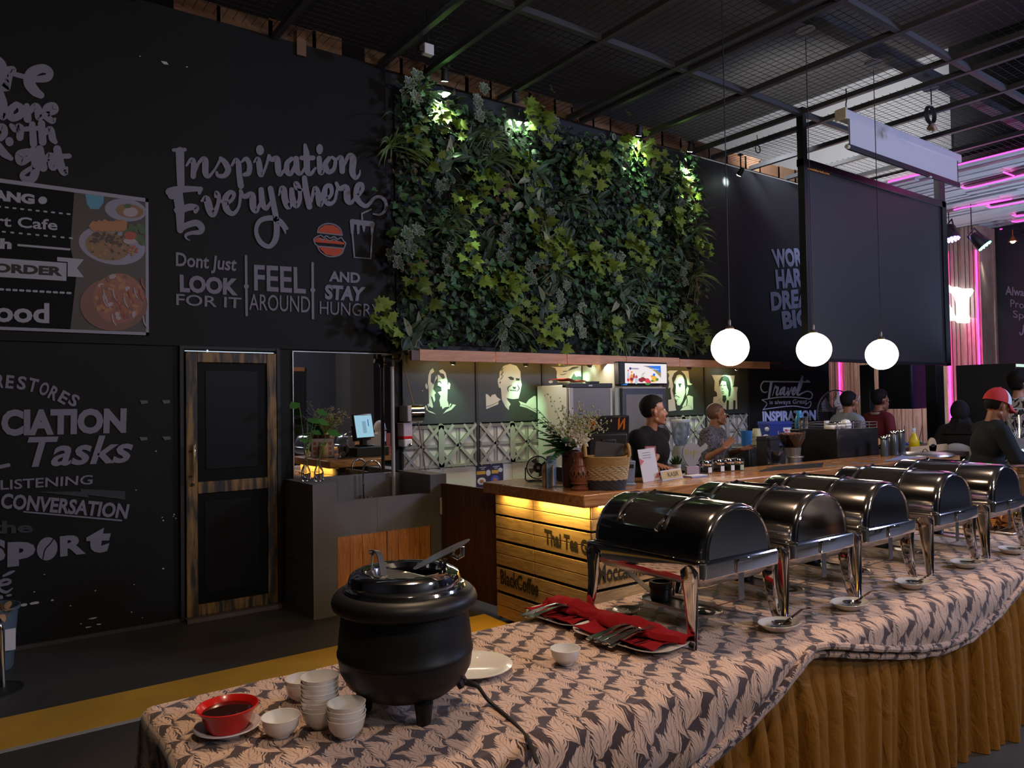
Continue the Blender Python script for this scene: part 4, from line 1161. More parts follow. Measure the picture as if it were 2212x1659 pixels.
sgm = [mat('sign_' + n, c, 0.5, emit=c, estr=0.5) for n, c in (('blue', (0.02, 0.16, 0.6)), ('gold', (0.30, 0.22, 0.06)), ('navy', (0.02, 0.03, 0.2)), ('white', (0.8, 0.9, 1.0)), ('bottle', (0.45, 0.5, 0.55)), ('pinkred', (0.6, 0.04, 0.05)), ('orange', (0.7, 0.25, 0.03)), ('cherry', (0.22, 0.01, 0.015)), ('green', (0.05, 0.22, 0.04)), ('yellow', (0.8, 0.42, 0.03)))]
f.mb.build('sign_print', sgm, root, smooth=False, recalc=False)
# ------------------------------------------------------------------ artificial plant wall
def leafmat(name, c, var=0.35, rough=0.5):
    m = mat(name, c, rough, noise=0.35, nscale=9)
    nt = m.node_tree
    b = nt.nodes['Principled BSDF']
    src = b.inputs['Base Color'].links[0].from_socket
    oi = nt.nodes.new('ShaderNodeObjectInfo')
    hs = nt.nodes.new('ShaderNodeHueSaturation')
    mr = nt.nodes.new('ShaderNodeMapRange')
    mr.inputs['To Min'].default_value = 1 - var
    mr.inputs['To Max'].default_value = 1 + var
    nt.links.new(oi.outputs['Random'], mr.inputs['Value'])
    nt.links.new(mr.outputs['Result'], hs.inputs['Value'])
    nt.links.new(src, hs.inputs['Color'])
    nt.links.new(hs.outputs['Color'], b.inputs['Base Color'])
    return m


LM_maple = leafmat('yellow_green_leaf', (0.17, 0.24, 0.035))
LM_ivy = leafmat('mid_green_leaf', (0.055, 0.135, 0.040))
LM_dark = leafmat('dark_green_leaf', (0.035, 0.070, 0.030))
LM_grey = leafmat('grey_green_leaf', (0.060, 0.092, 0.058))
LM_edge = leafmat('pale_leaf_margin', (0.22, 0.25, 0.15))
LM_grass = leafmat('grassy_leaf', (0.110, 0.165, 0.055))
LM_red = leafmat('russet_leaf', (0.130, 0.080, 0.045))
LM_cream = leafmat('cream_green_leaf', (0.24, 0.26, 0.15))

MAPLE = [(0, 0), (0.16, 0.06), (0.42, -0.06), (0.36, 0.17), (0.62, 0.34), (0.40, 0.40), (0.44, 0.64), (0.20, 0.58), (0.14, 0.78), (0, 1.0)]
HEART = [(0, 0.06), (0.22, -0.06), (0.42, 0.12), (0.40, 0.42), (0.20, 0.76), (0, 1.0)]
OVAL = [(0, 0), (0.20, 0.18), (0.30, 0.48), (0.24, 0.78), (0, 1.0)]
LANCE = [(0, 0), (0.12, 0.2), (0.17, 0.45), (0.11, 0.75), (0, 1.0)]


def leaf(mb, outline, base, d, n, size, m=0, m2=None, fold=0.18, droop=0.15):
    base, d = Vector(base), Vector(d).normalized()
    n = Vector(n)
    n = (n - d * n.dot(d)).normalized()
    s = d.cross(n)

    def P(x, y):
        return base + (s * x + d * y + n * (fold * abs(x) - droop * y * y)) * size
    out = outline + [(-x, y) for x, y in outline[-2:0:-1]]
    ctr = P(0, 0.42)
    vs = [P(x, y) for x, y in out]
    k = len(vs)
    if m2 is None:
        mb.add(vs + [ctr], [(i, (i + 1) % k, k) for i in range(k)], m)
    else:
        inn = [P(x * 0.68, 0.42 + (y - 0.42) * 0.78) for x, y in out]
        mb.add(vs + inn + [ctr], [(i, (i + 1) % k, k + (i + 1) % k, k + i) for i in range(k)], m2)
        mb.add(inn + [ctr], [(i, (i + 1) % k, k) for i in range(k)], m)


def blade(mb, base, d, n, L, w, m=0, bend=0.9):
    base, d, n = Vector(base), Vector(d).normalized(), Vector(n)
    s = d.cross(n).normalized()
    vs = []
    K = 6
    for i in range(K + 1):
        t = i / K
        c = base + d * L * t + Vector((0, 0, -1)) * bend * L * t * t * 0.6 + Vector((0, -0.15 * L * math.sin(t * 2.6), 0))
        ww = w * math.sin(PI * min(0.97, 0.12 + 0.86 * t)) ** 0.8
        vs += [c - s * ww, c + s * ww]
    mb.add(vs, [(2 * i, 2 * i + 1, 2 * i + 3, 2 * i + 2) for i in range(K)], m)


def rdir(rr, spread=1.0):
    a = rr.uniform(0, 2 * PI)
    return Vector((math.cos(a) * spread, -rr.uniform(0.25, 0.9), math.sin(a) * spread))


def spray(kind, seed):
    rr = random.Random(seed)
    mb = MB()
    mats = [LM_ivy]
    if kind == 'maple_leaf_spray':
        mats = [LM_maple]
        for i in range(15):
            p = Vector((rr.gauss(0, 0.085), -rr.uniform(0.05, 0.20), rr.gauss(0, 0.11)))
            leaf(mb, MAPLE, p, (rr.uniform(-1, 1), -0.5, rr.uniform(-1, 0.5)), (rr.uniform(-.4, .4), -1, rr.uniform(0, .7)), rr.uniform(0.08, 0.13))
    elif kind == 'variegated_rosette':
        mats = [LM_grey, LM_edge]
        for c in range(4):
            cc = Vector((rr.gauss(0, 0.075), -rr.uniform(0.08, 0.18), rr.gauss(0, 0.085)))
            a0 = rr.random() * 3
            for i in range(8):
                a = a0 + i * 2 * PI / 8
                leaf(mb, OVAL, cc, (math.cos(a), -0.55, math.sin(a)), (-math.cos(a) * .3, -1, -math.sin(a) * .3 + .3), rr.uniform(0.06, 0.085), 0, 1)
    elif kind == 'grass_tuft':
        mats = [LM_grass]
        for i in range(34):
            a = rr.uniform(-0.5, PI + 0.5)
            blade(mb, (rr.gauss(0, .015), -0.03, rr.gauss(0, .015)), (math.cos(a), -rr.uniform(.3, .9), math.sin(a)), (0, -1, 0.3), rr.uniform(0.18, 0.34), 0.0075)
    elif kind == 'lily_leaf_spray':
        mats = [LM_dark, LM_cream]
        for i in range(13):
            a = rr.uniform(0, 2 * PI)
            leaf(mb, LANCE, (rr.gauss(0, .05), -rr.uniform(.05, .16), rr.gauss(0, .05)), (math.cos(a), -0.55, math.sin(a) - 0.3), (rr.uniform(-.5, .5), -1, .5), rr.uniform(0.14, 0.21), 1 if i % 6 == 5 else 0, droop=0.3)
    elif kind == 'russet_spray':
        mats = [LM_red, LM_dark]
        for i in range(20):
            leaf(mb, OVAL, (rr.gauss(0, .08), -rr.uniform(.05, .17), rr.gauss(0, .09)), rdir(rr), (rr.uniform(-.5, .5), -1, rr.uniform(0, .6)), rr.uniform(0.05, 0.085), 0, 1 if i % 2 else None)
    else:
        mats = [LM_ivy, LM_dark]
        for i in range(26):
            leaf(mb, HEART, (rr.gauss(0, .10), -rr.uniform(.03, .19), rr.gauss(0, .12)), (rr.uniform(-1, 1), -0.4, rr.uniform(-1, .35)), (rr.uniform(-.5, .5), -1, rr.uniform(0, .6)), rr.uniform(0.05, 0.085), rr.choice((0, 0, 1)))
    return mb.mesh(kind, mats, smooth=False, recalc=False)


PX0, PX1, PZ0, PZ1 = 3.10, 7.30, 2.16, 4.52
root = thing('plant_wall', 'big square wall of artificial mixed foliage lit from above over the bar', 'plant wall', ((PX0 + PX1) / 2, 6.05, PZ0))
RO = Vector(root.location)
MB().box(PX0 + 0.05 - RO.x, PX1 - 0.05 - RO.x, -0.01, 0.02, 0, PZ1 - PZ0 - 0.05).build('backing_panel', mat('dark_backing', (0.010, 0.013, 0.010), 0.8), root, smooth=False)
rr = random.Random(11)
mb = MB()
for i in range(3600):
    x = rr.uniform(PX0, PX1)
    z = rr.uniform(PZ0, PZ1)
    k = rr.random()
    e = min(x - PX0, PX1 - x, PZ1 - z)
    if e < 0.06 and rr.random() < 0.55:
        continue
    if k < 0.62:
        leaf(mb, HEART, (x - RO.x, -rr.uniform(0.02, 0.13), z - RO.z), (rr.uniform(-1, 1), -0.4, rr.uniform(-1, .5)), (rr.uniform(-.6, .6), -1, rr.uniform(-.1, .7)), rr.uniform(0.045, 0.08), rr.choice((0, 1, 1, 2)))
    elif k < 0.82:
        leaf(mb, OVAL, (x - RO.x, -rr.uniform(0.02, 0.14), z - RO.z), rdir(rr), (rr.uniform(-.6, .6), -1, rr.uniform(0, .7)), rr.uniform(0.05, 0.09), rr.choice((1, 2, 2)), 3 if rr.random() < .4 else None)
    else:
        blade(mb, (x - RO.x, -rr.uniform(0.03, 0.1), z - RO.z), (rr.uniform(-1, 1), -.6, rr.uniform(-.3, 1)), (0, -1, .3), rr.uniform(.12, .26), 0.007, 1)
mb.build('trailing_foliage', [LM_ivy, LM_dark, LM_grey, LM_edge], root, smooth=False, recalc=False)['kind'] = 'stuff'
kinds = ['maple_leaf_spray'] * 5 + ['variegated_rosette'] * 4 + ['grass_tuft'] * 4 + ['lily_leaf_spray'] * 4 + ['russet_spray'] * 2 + ['ivy_spray'] * 6
SM = {k: [spray(k, 100 + 17 * i + len(k)) for i in range(4)] for k in sorted(set(kinds))}


def put(kind, x, z, s=1.0, ry=None, yoff=0.0):
    o = bpy.data.objects.new(kind, rr.choice(SM[kind]))
    COL.objects.link(o)
    o.parent = root
    o.location = (x - RO.x, -0.02 - yoff, z - RO.z)
    o.rotation_euler = (0, rr.uniform(-0.5, 0.5) if ry is None else ry, 0)
    o.scale = (s, s, s)


# conspicuous clumps where the photo shows them, then the rest of the field
for kd, px, py in (('variegated_rosette', 872, 190), ('grass_tuft', 905, 205), ('ivy_spray', 945, 210), ('ivy_spray', 950, 255), ('maple_leaf_spray', 945, 262), ('ivy_spray', 930, 300), ('grass_tuft', 850, 315), ('variegated_rosette', 1035, 235), ('maple_leaf_spray', 1140, 245), ('maple_leaf_spray', 1165, 270), ('maple_leaf_spray', 900, 335),
                   ('maple_leaf_spray', 1360, 320), ('ivy_spray', 1365, 345), ('ivy_spray', 1355, 385), ('maple_leaf_spray', 1400, 350), ('ivy_spray', 1480, 360), ('russet_spray', 1478, 385), ('maple_leaf_spray', 1470, 430), ('maple_leaf_spray', 1060, 400), ('maple_leaf_spray', 1255, 385), ('maple_leaf_spray', 1295, 365), ('maple_leaf_spray', 1170, 480), ('maple_leaf_spray', 1165, 535), ('maple_leaf_spray', 1455, 480),
                   ('variegated_rosette', 865, 510), ('variegated_rosette', 848, 540), ('maple_leaf_spray', 1010, 580), ('maple_leaf_spray', 1300, 570), ('maple_leaf_spray', 1275, 560), ('maple_leaf_spray', 1370, 545), ('maple_leaf_spray', 1350, 530), ('maple_leaf_spray', 828, 690), ('maple_leaf_spray', 1090, 640), ('maple_leaf_spray', 1085, 610), ('maple_leaf_spray', 1185, 730), ('maple_leaf_spray', 1320, 720), ('maple_leaf_spray', 1400, 690), ('maple_leaf_spray', 1490, 720), ('variegated_rosette', 1330, 580), ('grass_tuft', 960, 500), ('lily_leaf_spray', 1340, 640), ('lily_leaf_spray', 1200, 590), ('lily_leaf_spray', 870, 730), ('grass_tuft', 1430, 740), ('russet_spray', 1150, 690), ('grass_tuft', 1100, 700), ('russet_spray', 885, 575)):
    p = onY(px, py, 5.93)
    put(kd, p.x, p.z, 1.0 if kd != 'maple_leaf_spray' else 1.1, None, 0.02)
cnt = {}
for i in range(14):
    for j in range(8):
        x = PX0 + 0.12 + (PX1 - PX0 - 0.2) * (i + rr.random() * 0.8) / 14
        z = PZ0 + 0.08 + (PZ1 - PZ0 - 0.2) * (j + rr.random() * 0.8) / 8
        kd = rr.choice(kinds)
        if kd == 'maple_leaf_spray' and rr.random() < 0.6:
            kd = 'ivy_spray'
        put(kd, x, z, rr.uniform(0.85, 1.15))

# ------------------------------------------------------------------ bar counter
CT = 1.022                                 # counter top height
root = thing('bar_counter', 'long wooden bar counter clad in pale crate boards with thick varnished top', 'counter', (3.2, 3.5, 0))
def cw(x, y):
    return (x - 3.2, y - 3.5)
outer = [(3.10, 3.50), (7.85, 3.34), (7.85, 3.92), (3.72, 4.06), (3.72, 4.62), (3.10, 4.62)]
m = MB().slab([(*cw(x, y), CT - 0.08) for x, y in outer], (0, 0, 0.08))
m.build('counter_top', M_ctop, root, 0.008)
# bark-edged inlay showing as lighter streaks on the top
m = MB()
rr = random.Random(5)
inl = [mat('top_inlay_pale', (0.50, 0.33, 0.19), 0.25), mat('top_inlay_orange', (0.46, 0.16, 0.055), 0.25), mat('top_inlay_blue', (0.20, 0.22, 0.34), 0.25)]
for i in range(46):
    x = rr.uniform(3.15, 7.6)
    y = 3.50 - (x - 3.1) * 0.0335 + rr.uniform(0.04, 0.45)
    pts = []
    for t in np.linspace(0, 2 * PI, 8)[:-1]:
        pts.append((*cw(x + rr.uniform(.6, 1) * 0.12 * math.cos(t), y + rr.uniform(.5, 1) * 0.03 * math.sin(t)), CT + 0.0006 + 0.00002 * i))
    m.add(pts, [tuple(range(7))], rr.choice((0, 0, 1, 1, 2)))
m.build('top_inlay', inl, root, smooth=False, recalc=False)
# end face toward the door: crate boards
mcr = [M_crate, M_black]
m = MB().box(0.03, 0.5, 0.08, 1.06, 0.02, 0.935, 1)
m.slab([(0.03, 0.07, 0.02), (4.6, -0.083, 0.02), (4.6, 0.38, 0.02), (0.03, 0.5, 0.02)], (0, 0, 0.91), 1)
m.build('carcass', [M_gate, M_black], root, smooth=False)
bh = [(0.036, 0.118), (0.122, 0.204), (0.226, 0.308), (0.312, 0.394), (0.414, 0.496), (0.500, 0.582), (0.602, 0.684), (0.688, 0.770), (0.786, 0.856), (0.860, 0.934)]
for k, (ya, yb, lab) in enumerate(((0.045, 0.628, 'end crate panel nearest the chafing dishes'), (0.634, 1.085, 'end crate panel beside the dark gate'))):
    m = MB()
    for a, b in bh:
        m.box(-0.012, 0.004, ya, yb, a, b)
    m.box(0.004, 0.02, ya, ya + 0.03, 0.02, 0.93, 1).box(0.004, 0.02, yb - 0.03, yb, 0.02, 0.93, 1)
    m.build('crate_panel', mcr, root, 0.0025)
M_cratex = wood('pale_crate_pine_front', (0.36, 0.20, 0.07), (0.56, 0.35, 0.15), 'X', 5, 0.6, 10, knots=1.6)
x = -0.005
while x < 4.5:
    m = MB()
    for a, b in bh:
        m.box(x, x + 0.735, -0.012, 0.004, a, b)
    o = m.build('crate_panel', [M_cratex, M_black], root, 0.0025)
    o.location = (0, 0.045 - 0.0335 * x, 0)
    x += 0.74
f = Flat(lambda x, y: onX(x, y, 3.1865) - Vector((3.2, 3.5, 0)), (-1, 0, 0)).frame(930, 1000, 4.74)
mat('burnt_stencil', (0.030, 0.020, 0.008), 0.8)
for wd, *q in (('Thai Tea', (1165, 672), (1512, 765), (1512, 918), (1172, 832)), ('Green', (1535, 772), (1800, 845), (1800, 1000), (1540, 925)), ('BlackCoffee', (712, 1082), (1108, 1210), (1103, 1375), (718, 1238))):
    f.mb = MB()
    f.text(wd, *q, bold=0.035)
    f.mb.build('stencil_words', MATS['burnt_stencil'], root, smooth=False, recalc=False)
f = Flat(lambda x, y: onY(x, y, 3.512) - Vector((3.2, 3.5, 0))).frame(1240, 1040, 4.365)
f.text('Moccacino', (222, 795), (690, 715), (690, 880), (226, 968), 0.035)
f.mb.build('stencil_words', MATS['burnt_stencil'], root, smooth=False, recalc=False)
MB().box(-0.012, 0.0, 0.12, 0.62, CT - 0.088, CT - 0.082).box(-0.012, 0.0, 0.72, 0.98, CT - 0.088, CT - 0.082).box(0.03, 4.4, -0.0, 0.012, CT - 0.088, CT - 0.082).build('led_strip', M_yled, root, smooth=False)
light('counter_led', 'AREA', (3.145, 3.80, CT - 0.088), (3.20, 3.80, 0.3), 2.6, (1.0, 0.70, 0.20), 0.5, sy=0.02)
light('counter_led', 'AREA', (3.145, 4.33, CT - 0.088), (3.20, 4.33, 0.3), 1.0, (1.0, 0.70, 0.20), 0.3, sy=0.02)
light('counter_led', 'AREA', (5.0, 3.44, CT - 0.088), (5.0, 3.50, 0.3), 5.0, (1.0, 0.68, 0.16), 3.4, sy=0.02)
light('shelf_led', 'AREA', (5.6, 5.78, 2.035), (5.6, 6.05, 1.95), 0.3, (1.0, 0.85, 0.25), 4.2, sy=0.02)
# swing gate between washbasin and counter
root = thing('swing_gate', 'dark stained plank gate between the washbasin and the counter', 'gate', (3.27, 5.03, 0.06))
for a, b in ((-0.40, -0.02), (-0.014, 0.42)):
    m = MB()
    w_ = (b - a) / 4
    for i in range(4):
        m.box(-0.012, 0.012, a + i * w_ + 0.001, a + (i + 1) * w_ - 0.001, 0, 0.88)
    o = m.build('gate_leaf', M_gate, root, 0.002)
MB().cyl((-0.02, 0.418, 0.62), (-0.02, 0.418, 0.76), 0.011).build('hinge', mat('pale_hinge', (0.55, 0.50, 0.42), 0.4), root)
root.rotation_euler = (0, 0, 0.05)

# ------------------------------------------------------------------ pendant globes
LZ = 4.63
for i, (x, y, px, lb) in enumerate(((4.65, 3.57, 0, 'nearest of the three globe pendants, before the plank end'), (5.71, 3.54, 0, 'middle of the three globe pendants, before the black screen edge'), (6.80, 3.54, 0, 'farthest of the three globe pendants, before the black screen'))):
    zc = (1.992, 2.005, 1.992)[i]
    t = thing('globe_pendant', lb, 'lamp', (x, y, zc), 0, 'globe pendants over the counter')
    g = MB().lathe([(0.0001, -0.139)] + [(0.139 * math.sin(a), -0.139 * math.cos(a)) for a in np.linspace(0.12, PI - 0.22, 22)], 40)
    o = g.build('glass_globe', M_globe, t)
    MB().lathe([(0.031, 0.132), (0.034, 0.14), (0.024, 0.158), (0.010, 0.165), (0.010, 0.20), (0.006, 0.21)], 20).build('lamp_cap', mat('dull_brass_cap', (0.20, 0.17, 0.14), 0.4, 0.8) if i == 0 else MATS['dull_brass_cap'], t)
    MB().cyl((0, 0, 0.20), (0, 0, LZ - zc), 0.0035, n=6).build('cable', M_black, t)
    MB().lathe([(0.0, 0.0), (0.075, 0.0), (0.075, 0.012), (0.0, 0.018)], 24, (0, 0, LZ - zc + 0.062)).build('ceiling_plate', mat('grey_plate', (0.17, 0.165, 0.165), 0.5) if i == 0 else MATS['grey_plate'], t)
    light('globe_light', 'POINT', (x, y, zc), None, 17, (1.0, 0.76, 0.52), 0.139)
    bpy.data.objects[o.name].visible_shadow = True
for x, y, lb in ((7.857, 3.51, 'ceiling plate with a coiled cable hanging beyond the projector screen'),):
    t = thing('cable_rose', lb, 'ceiling plate', (x, y, LZ + 0.062))
    MB().lathe([(0.0, 0.0), (0.075, 0.0), (0.075, 0.012), (0.0, 0.018)], 24).build('ceiling_plate', MATS['grey_plate'], t)
    MB().cyl((0, 0, 0), (0, 0, -0.16), 0.006, n=8).build('cable', M_black, t)
    m = MB()
    for k in range(3):
        m.tube([(0.085 * math.cos(a) - 0.03 * k * 0.3, 0.01 * k, -0.26 + 0.085 * math.sin(a)) for a in np.linspace(0, 2 * PI, 21)[:-1]], 0.008, 6, True)
    m.build('coiled_cable', M_black, t)
    MB().cyl((0.02, 0, -0.36), (0.05, 0, -0.41), 0.018, 0.03).cyl((-0.02, 0, -0.36), (-0.05, 0, -0.41), 0.018, 0.03).build('bare_socket', mat('dull_copper', (0.3, 0.2, 0.15), 0.4, 0.6), t)
p = onY(1637, 326, 5.3)
t = thing('hanging_cable', 'small coil of black cable hanging from the mesh near the blue wall', 'cable', p)
MB().cyl((0, 0, 0.06), (-0.01, 0, 4.69 - p.z), 0.004, n=6).tube([(0.045 * math.cos(a), 0, 0.02 + 0.045 * math.sin(a)) for a in np.linspace(0, 2 * PI, 17)[:-1]], 0.006, 6, True).build('coil', M_black, t)

# ------------------------------------------------------------------ black screen hung from the ceiling, projector screen
root = thing('black_led_screen', 'large black screen panel hung from the ceiling on square posts', 'screen', (8.83, 4.57, 2.0))
MB().box(-1.53, 1.56, 0.0, 0.05, 0.03, 2.10).build('screen_panel', mat('black_screen_surface', (0.030, 0.027, 0.029), 0.6), root, smooth=False)
m = MB()
for a, b, c, d in ((-1.60, 1.66, 0.0, 0.035), (-1.60, 1.66, 2.09, 2.17), (1.56, 1.68, 0.0, 2.17)):
    m.box(a, b, -0.025, 0.06, c, d)
m.build('screen_frame', M_blackm, root, 0.003)
MB().box(-1.60, -1.53, -0.03, 0.05, 0.0, 2.72).build('post', M_blackm, root, 0.003)
MB().box(1.50, 1.66, -0.02, 0.05, 2.17, 2.66).build('post', M_blackm, root, 0.003)
f = Flat(lambda x, y: onY(x, y, 4.57 - 0.028) - Vector((8.83, 4.57, 2.0))).frame(1480, 160, 2.5915)
f.text('ju-radeka-led.com', (680, 518), (808, 552), (808, 570), (682, 536), 0.02)
f.mb.build('screen_lettering', mat('orange_print', (0.42, 0.16, 0.03), 0.5, emit=(0.5, 0.18, 0.03), estr=0.25), root, smooth=False, recalc=False)
pl = [onY(1817, 240, 4.0), onY(2068, 334, 4.0)]
root = thing('projector_screen', 'white roll-up projector screen in its case hanging from the ceiling', 'projector screen', ((pl[0].x + pl[1].x) / 2, 4.0, 4.08))
hw = (pl[1].x - pl[0].x) / 2
MB().box(-hw, hw, -0.05, 0.06, 0.29, 0.385).build('screen_case', mat('pale_grey_case', (0.50, 0.49, 0.52), 0.4), root, 0.012)
MB().box(-hw - 0.012, -hw + 0.012, -0.055, 0.065, 0.28, 0.395).build('end_cap', mat('cream_end_cap', (0.58, 0.53, 0.40), 0.5), root, 0.008)
MB().box(-hw + 0.06, hw - 0.10, -0.042, -0.036, 0.03, 0.30).build('screen_fabric', mat('white_screen_fabric', (0.52, 0.50, 0.50), 0.8), root, smooth=False)
MB().box(-hw + 0.06, -hw + 0.075, -0.045, -0.04, 0.0, 0.30, 0).box(-hw + 0.03, hw - 0.08, -0.055, -0.03, -0.02, 0.035).box(hw - 0.115, hw - 0.10, -0.046, -0.040, 0.0, 0.30).build('bottom_bar', M_black, root, 0.004)
MB().cyl((-hw + 0.03, -0.05, 0.0), (-hw - 0.01, -0.05, 0.0), 0.02).build('bar_cap', MATS['cream_end_cap'], root)
MB().lathe([(0.02, 0), (0.026, 0.01), (0.02, 0.02)], 12, (0.45, -0.045, -0.03)).build('pull_ring', M_whitem, root)
m = MB()
for s in (-1, 1):
    m.tube([(s * (hw - 0.10), 0.0, 0.38), (s * (hw - 0.09), 0.0, 0.46), (s * (hw - 0.11), 0, 0.52), (s * (hw - 0.1), 0, 0.62)], 0.006, 6)
m.build('hanging_hook', M_blackm, root)
# ------------------------------------------------------------------ things on the counter
def onC(px, py, dz=0.0):
    p = onZ(px, py, CT)
    p.z = CT + 0.001 + dz
    return p


# small wire fan
p = onC(1162, 1041)
t = thing('desk_fan', 'small black wire desk fan at the left end of the counter', 'fan', p, -0.55)
R = 0.082
m = MB()
for q in range(40):
    a = 2 * PI * q / 40
    m.tube([(0.034 * math.cos(a), -0.032, 0.105 + 0.034 * math.sin(a)), (0.06 * math.cos(a), -0.036, 0.105 + 0.06 * math.sin(a)), (R * math.cos(a), -0.012, 0.105 + R * math.sin(a)), (0.05 * math.cos(a), 0.03, 0.105 + 0.05 * math.sin(a))], 0.0011, 4)
m.build('wire_cage', mat('pale_wire', (0.40, 0.37, 0.33), 0.4, 0.5), t)
MB().tube([(R * math.cos(a), -0.012, 0.105 + R * math.sin(a)) for a in np.linspace(0, 2 * PI, 33)[:-1]], 0.0045, 8, True).build('cage_ring', M_black, t)
m = MB().cyl((0, -0.036, 0.105), (0, -0.030, 0.105), 0.036)
m.build('hub_badge', M_black, t)
MB().box(-0.010, 0.010, -0.039, -0.0365, 0.095, 0.115).build('badge', M_orange if False else mat('grey_badge', (0.4, 0.33, 0.3), 0.5), t, smooth=False)
m = MB()
for a in range(4):
    c, s = math.cos(a * PI / 2 + .4), math.sin(a * PI / 2 + .4)
    m.add([(0.01 * c, -0.012, 0.105 + 0.01 * s), (0.066 * c - 0.025 * s, -0.018, 0.105 + 0.066 * s + 0.025 * c), (0.068 * c + 0.02 * s, -0.004, 0.105 + 0.068 * s - 0.02 * c)], [(0, 1, 2)])
m.cyl((0, 0.0, 0.105), (0, 0.05, 0.105), 0.03)
m.build('blades', mat('dark_plastic', (0.03, 0.03, 0.03), 0.4), t)
m = MB().tube([(-0.09, 0, 0.105), (-0.092, 0, 0.02), (-0.07, -0.03, 0.005), (0.07, -0.03, 0.005), (0.092, 0, 0.02), (0.09, 0, 0.105)], 0.005, 8).tube([(-0.085, 0, 0.008), (-0.06, 0.06, 0.006), (0.06, 0.06, 0.006), (0.085, 0, 0.008)], 0.005, 8)
m.build('wire_stand', M_black, t)
# candle
p = onC(1184, 1050)
t = thing('pillar_candle', 'thick cream pillar candle in front of the desk fan', 'candle', p)
t.scale = (1.12, 1.12, 1.15)
rr = random.Random(2)
m = MB().grid(28, 6, lambda u, v: (0.037 * math.cos(2 * PI * u), 0.037 * math.sin(2 * PI * u), v * (0.128 + 0.009 * math.sin(4 * PI * u) + 0.006 * math.cos(2 * PI * u))), close_u=True)
m.add([(0.037 * math.cos(2 * PI * i / 28), 0.037 * math.sin(2 * PI * i / 28), 0.128 + 0.009 * math.sin(4 * PI * i / 28) + 0.006 * math.cos(2 * PI * i / 28)) for i in range(28)] + [(0, 0, 0.105)], [(i, (i + 1) % 28, 28) for i in range(28)])
m.build('wax', mat('cream_wax', (0.66, 0.50, 0.26), 0.5, sss=0.3), t)
MB().cyl((0, 0, 0.10), (0.003, 0, 0.128), 0.0016, n=6).build('wick', M_black, t)
# blue menu stand behind the candle (faces the cash side, seen in the mirror)
p = Vector((3.27, 4.02, CT + 0.001))
t = thing('menu_stand', 'acrylic menu stand with blue back and pink printed card behind the candle', 'menu stand', p, 0.64)
MB().box(-0.005, 0.005, -0.09, 0.09, 0.0, 0.004).box(-0.13, 0.13, 0.0, 0.003, 0.0, 0.215).build('stand', mat('pale_blue_acrylic', (0.20, 0.31, 0.40), 0.15, coat=0.5), t, smooth=False)
m = MB().box(-0.125, 0.125, 0.0035, 0.005, 0.004, 0.21, 0)
for i in range(4):
    for j in range(3):
        m.box(-0.105 + 0.058 * i, -0.07 + 0.058 * i, 0.005, 0.006, 0.03 + 0.055 * j, 0.065 + 0.055 * j, 1)
m.build('printed_card', [mat('pink_white_card', (0.80, 0.68, 0.72), 0.6), mat('peach_print', (0.60, 0.26, 0.18), 0.6)], t, smooth=False)
# flower vase
p = onC(1226, 1047)
t = thing('flower_vase', 'dark brown clay vase with white roses, fern and baby\'s breath', 'vase', (3.34, 3.90, CT + 0.001))
t.scale = (1.22, 1.22, 1.22)
MB().lathe([(0.0, 0), (0.040, 0), (0.046, 0.01), (0.050, 0.10), (0.048, 0.17), (0.054, 0.205), (0.049, 0.205), (0.043, 0.17), (0.0, 0.16)], 28).build('vase_body', mat('dark_red_clay', (0.085, 0.030, 0.020), 0.4), t)
rr = random.Random(9)
M_fern = mat('dark_fern', (0.035, 0.125, 0.030), 0.6)
M_bloom = mat('cream_petals', (0.62, 0.52, 0.36), 0.6)
M_gyp = mat('yellow_green_sprig', (0.42, 0.44, 0.14), 0.6)
m = MB()
for ang, ln, up in ((2.9, 0.24, 0.10), (2.6, 0.21, 0.20), (2.2, 0.20, 0.26), (3.3, 0.25, 0.02), (1.2, 0.17, 0.24), (3.5, 0.22, -0.02), (4.0, 0.15, 0.10), (2.75, 0.25, 0.15), (2.4, 0.24, 0.22), (3.1, 0.21, 0.06), (2.0, 0.15, 0.2)):
    b0 = Vector((0, 0, 0.21))
    d = Vector((math.cos(ang), math.sin(ang) * 0.5 - 0.25, 0)).normalized()
    pts = [b0 + d * ln * s + Vector((0, 0, up * s - 0.03 * s * s)) for s in np.linspace(0, 1, 9)]
    m.tube(pts, 0.0018, 4)
    for i in range(1, 9):
        for sg in (-1, 1):
            sd = Vector((-d.y, d.x, 0)) * sg + d * 0.6 + Vector((0, 0, 0.25))
            L_ = 0.046 * (1.15 - i / 9)
            leaf(m, OVAL, pts[i], sd, (0, -0.8, 1), L_ + 0.012, fold=0.05)
m.build('fern_fronds', M_fern, t, recalc=False)
for (x, y, z, s) in ((0.015, -0.065, 0.255, 0.024), (-0.03, -0.055, 0.29, 0.020), (0.055, -0.05, 0.262, 0.022), (0.02, -0.03, 0.305, 0.021), (-0.055, -0.04, 0.26, 0.018), (0.06, -0.02, 0.285, 0.018)):
    m = MB()
    for ring, (nn, rr_, tilt) in enumerate(((3, 0.3, 0.25), (5, 0.6, 0.55), (6, 0.95, 0.95))):
        for k in range(nn):
            a = 2 * PI * k / nn + ring
            d = Vector((math.cos(a) * math.sin(tilt), -math.cos(tilt), math.sin(a) * math.sin(tilt)))
            c = Vector((x, y, z)) + Vector((math.cos(a), 0, math.sin(a))) * s * 0.25 * ring
            leaf(m, HEART, c, d + Vector((0, 0, .2)), -d.cross(Vector((-math.sin(a), 0, math.cos(a)))), s * (0.9 + 0.35 * ring), fold=0.5, droop=-0.3)
    m.ball((x, y + 0.006, z), s * 0.42, 8)
    m.build('rose', M_bloom, t, recalc=False)
m = MB()
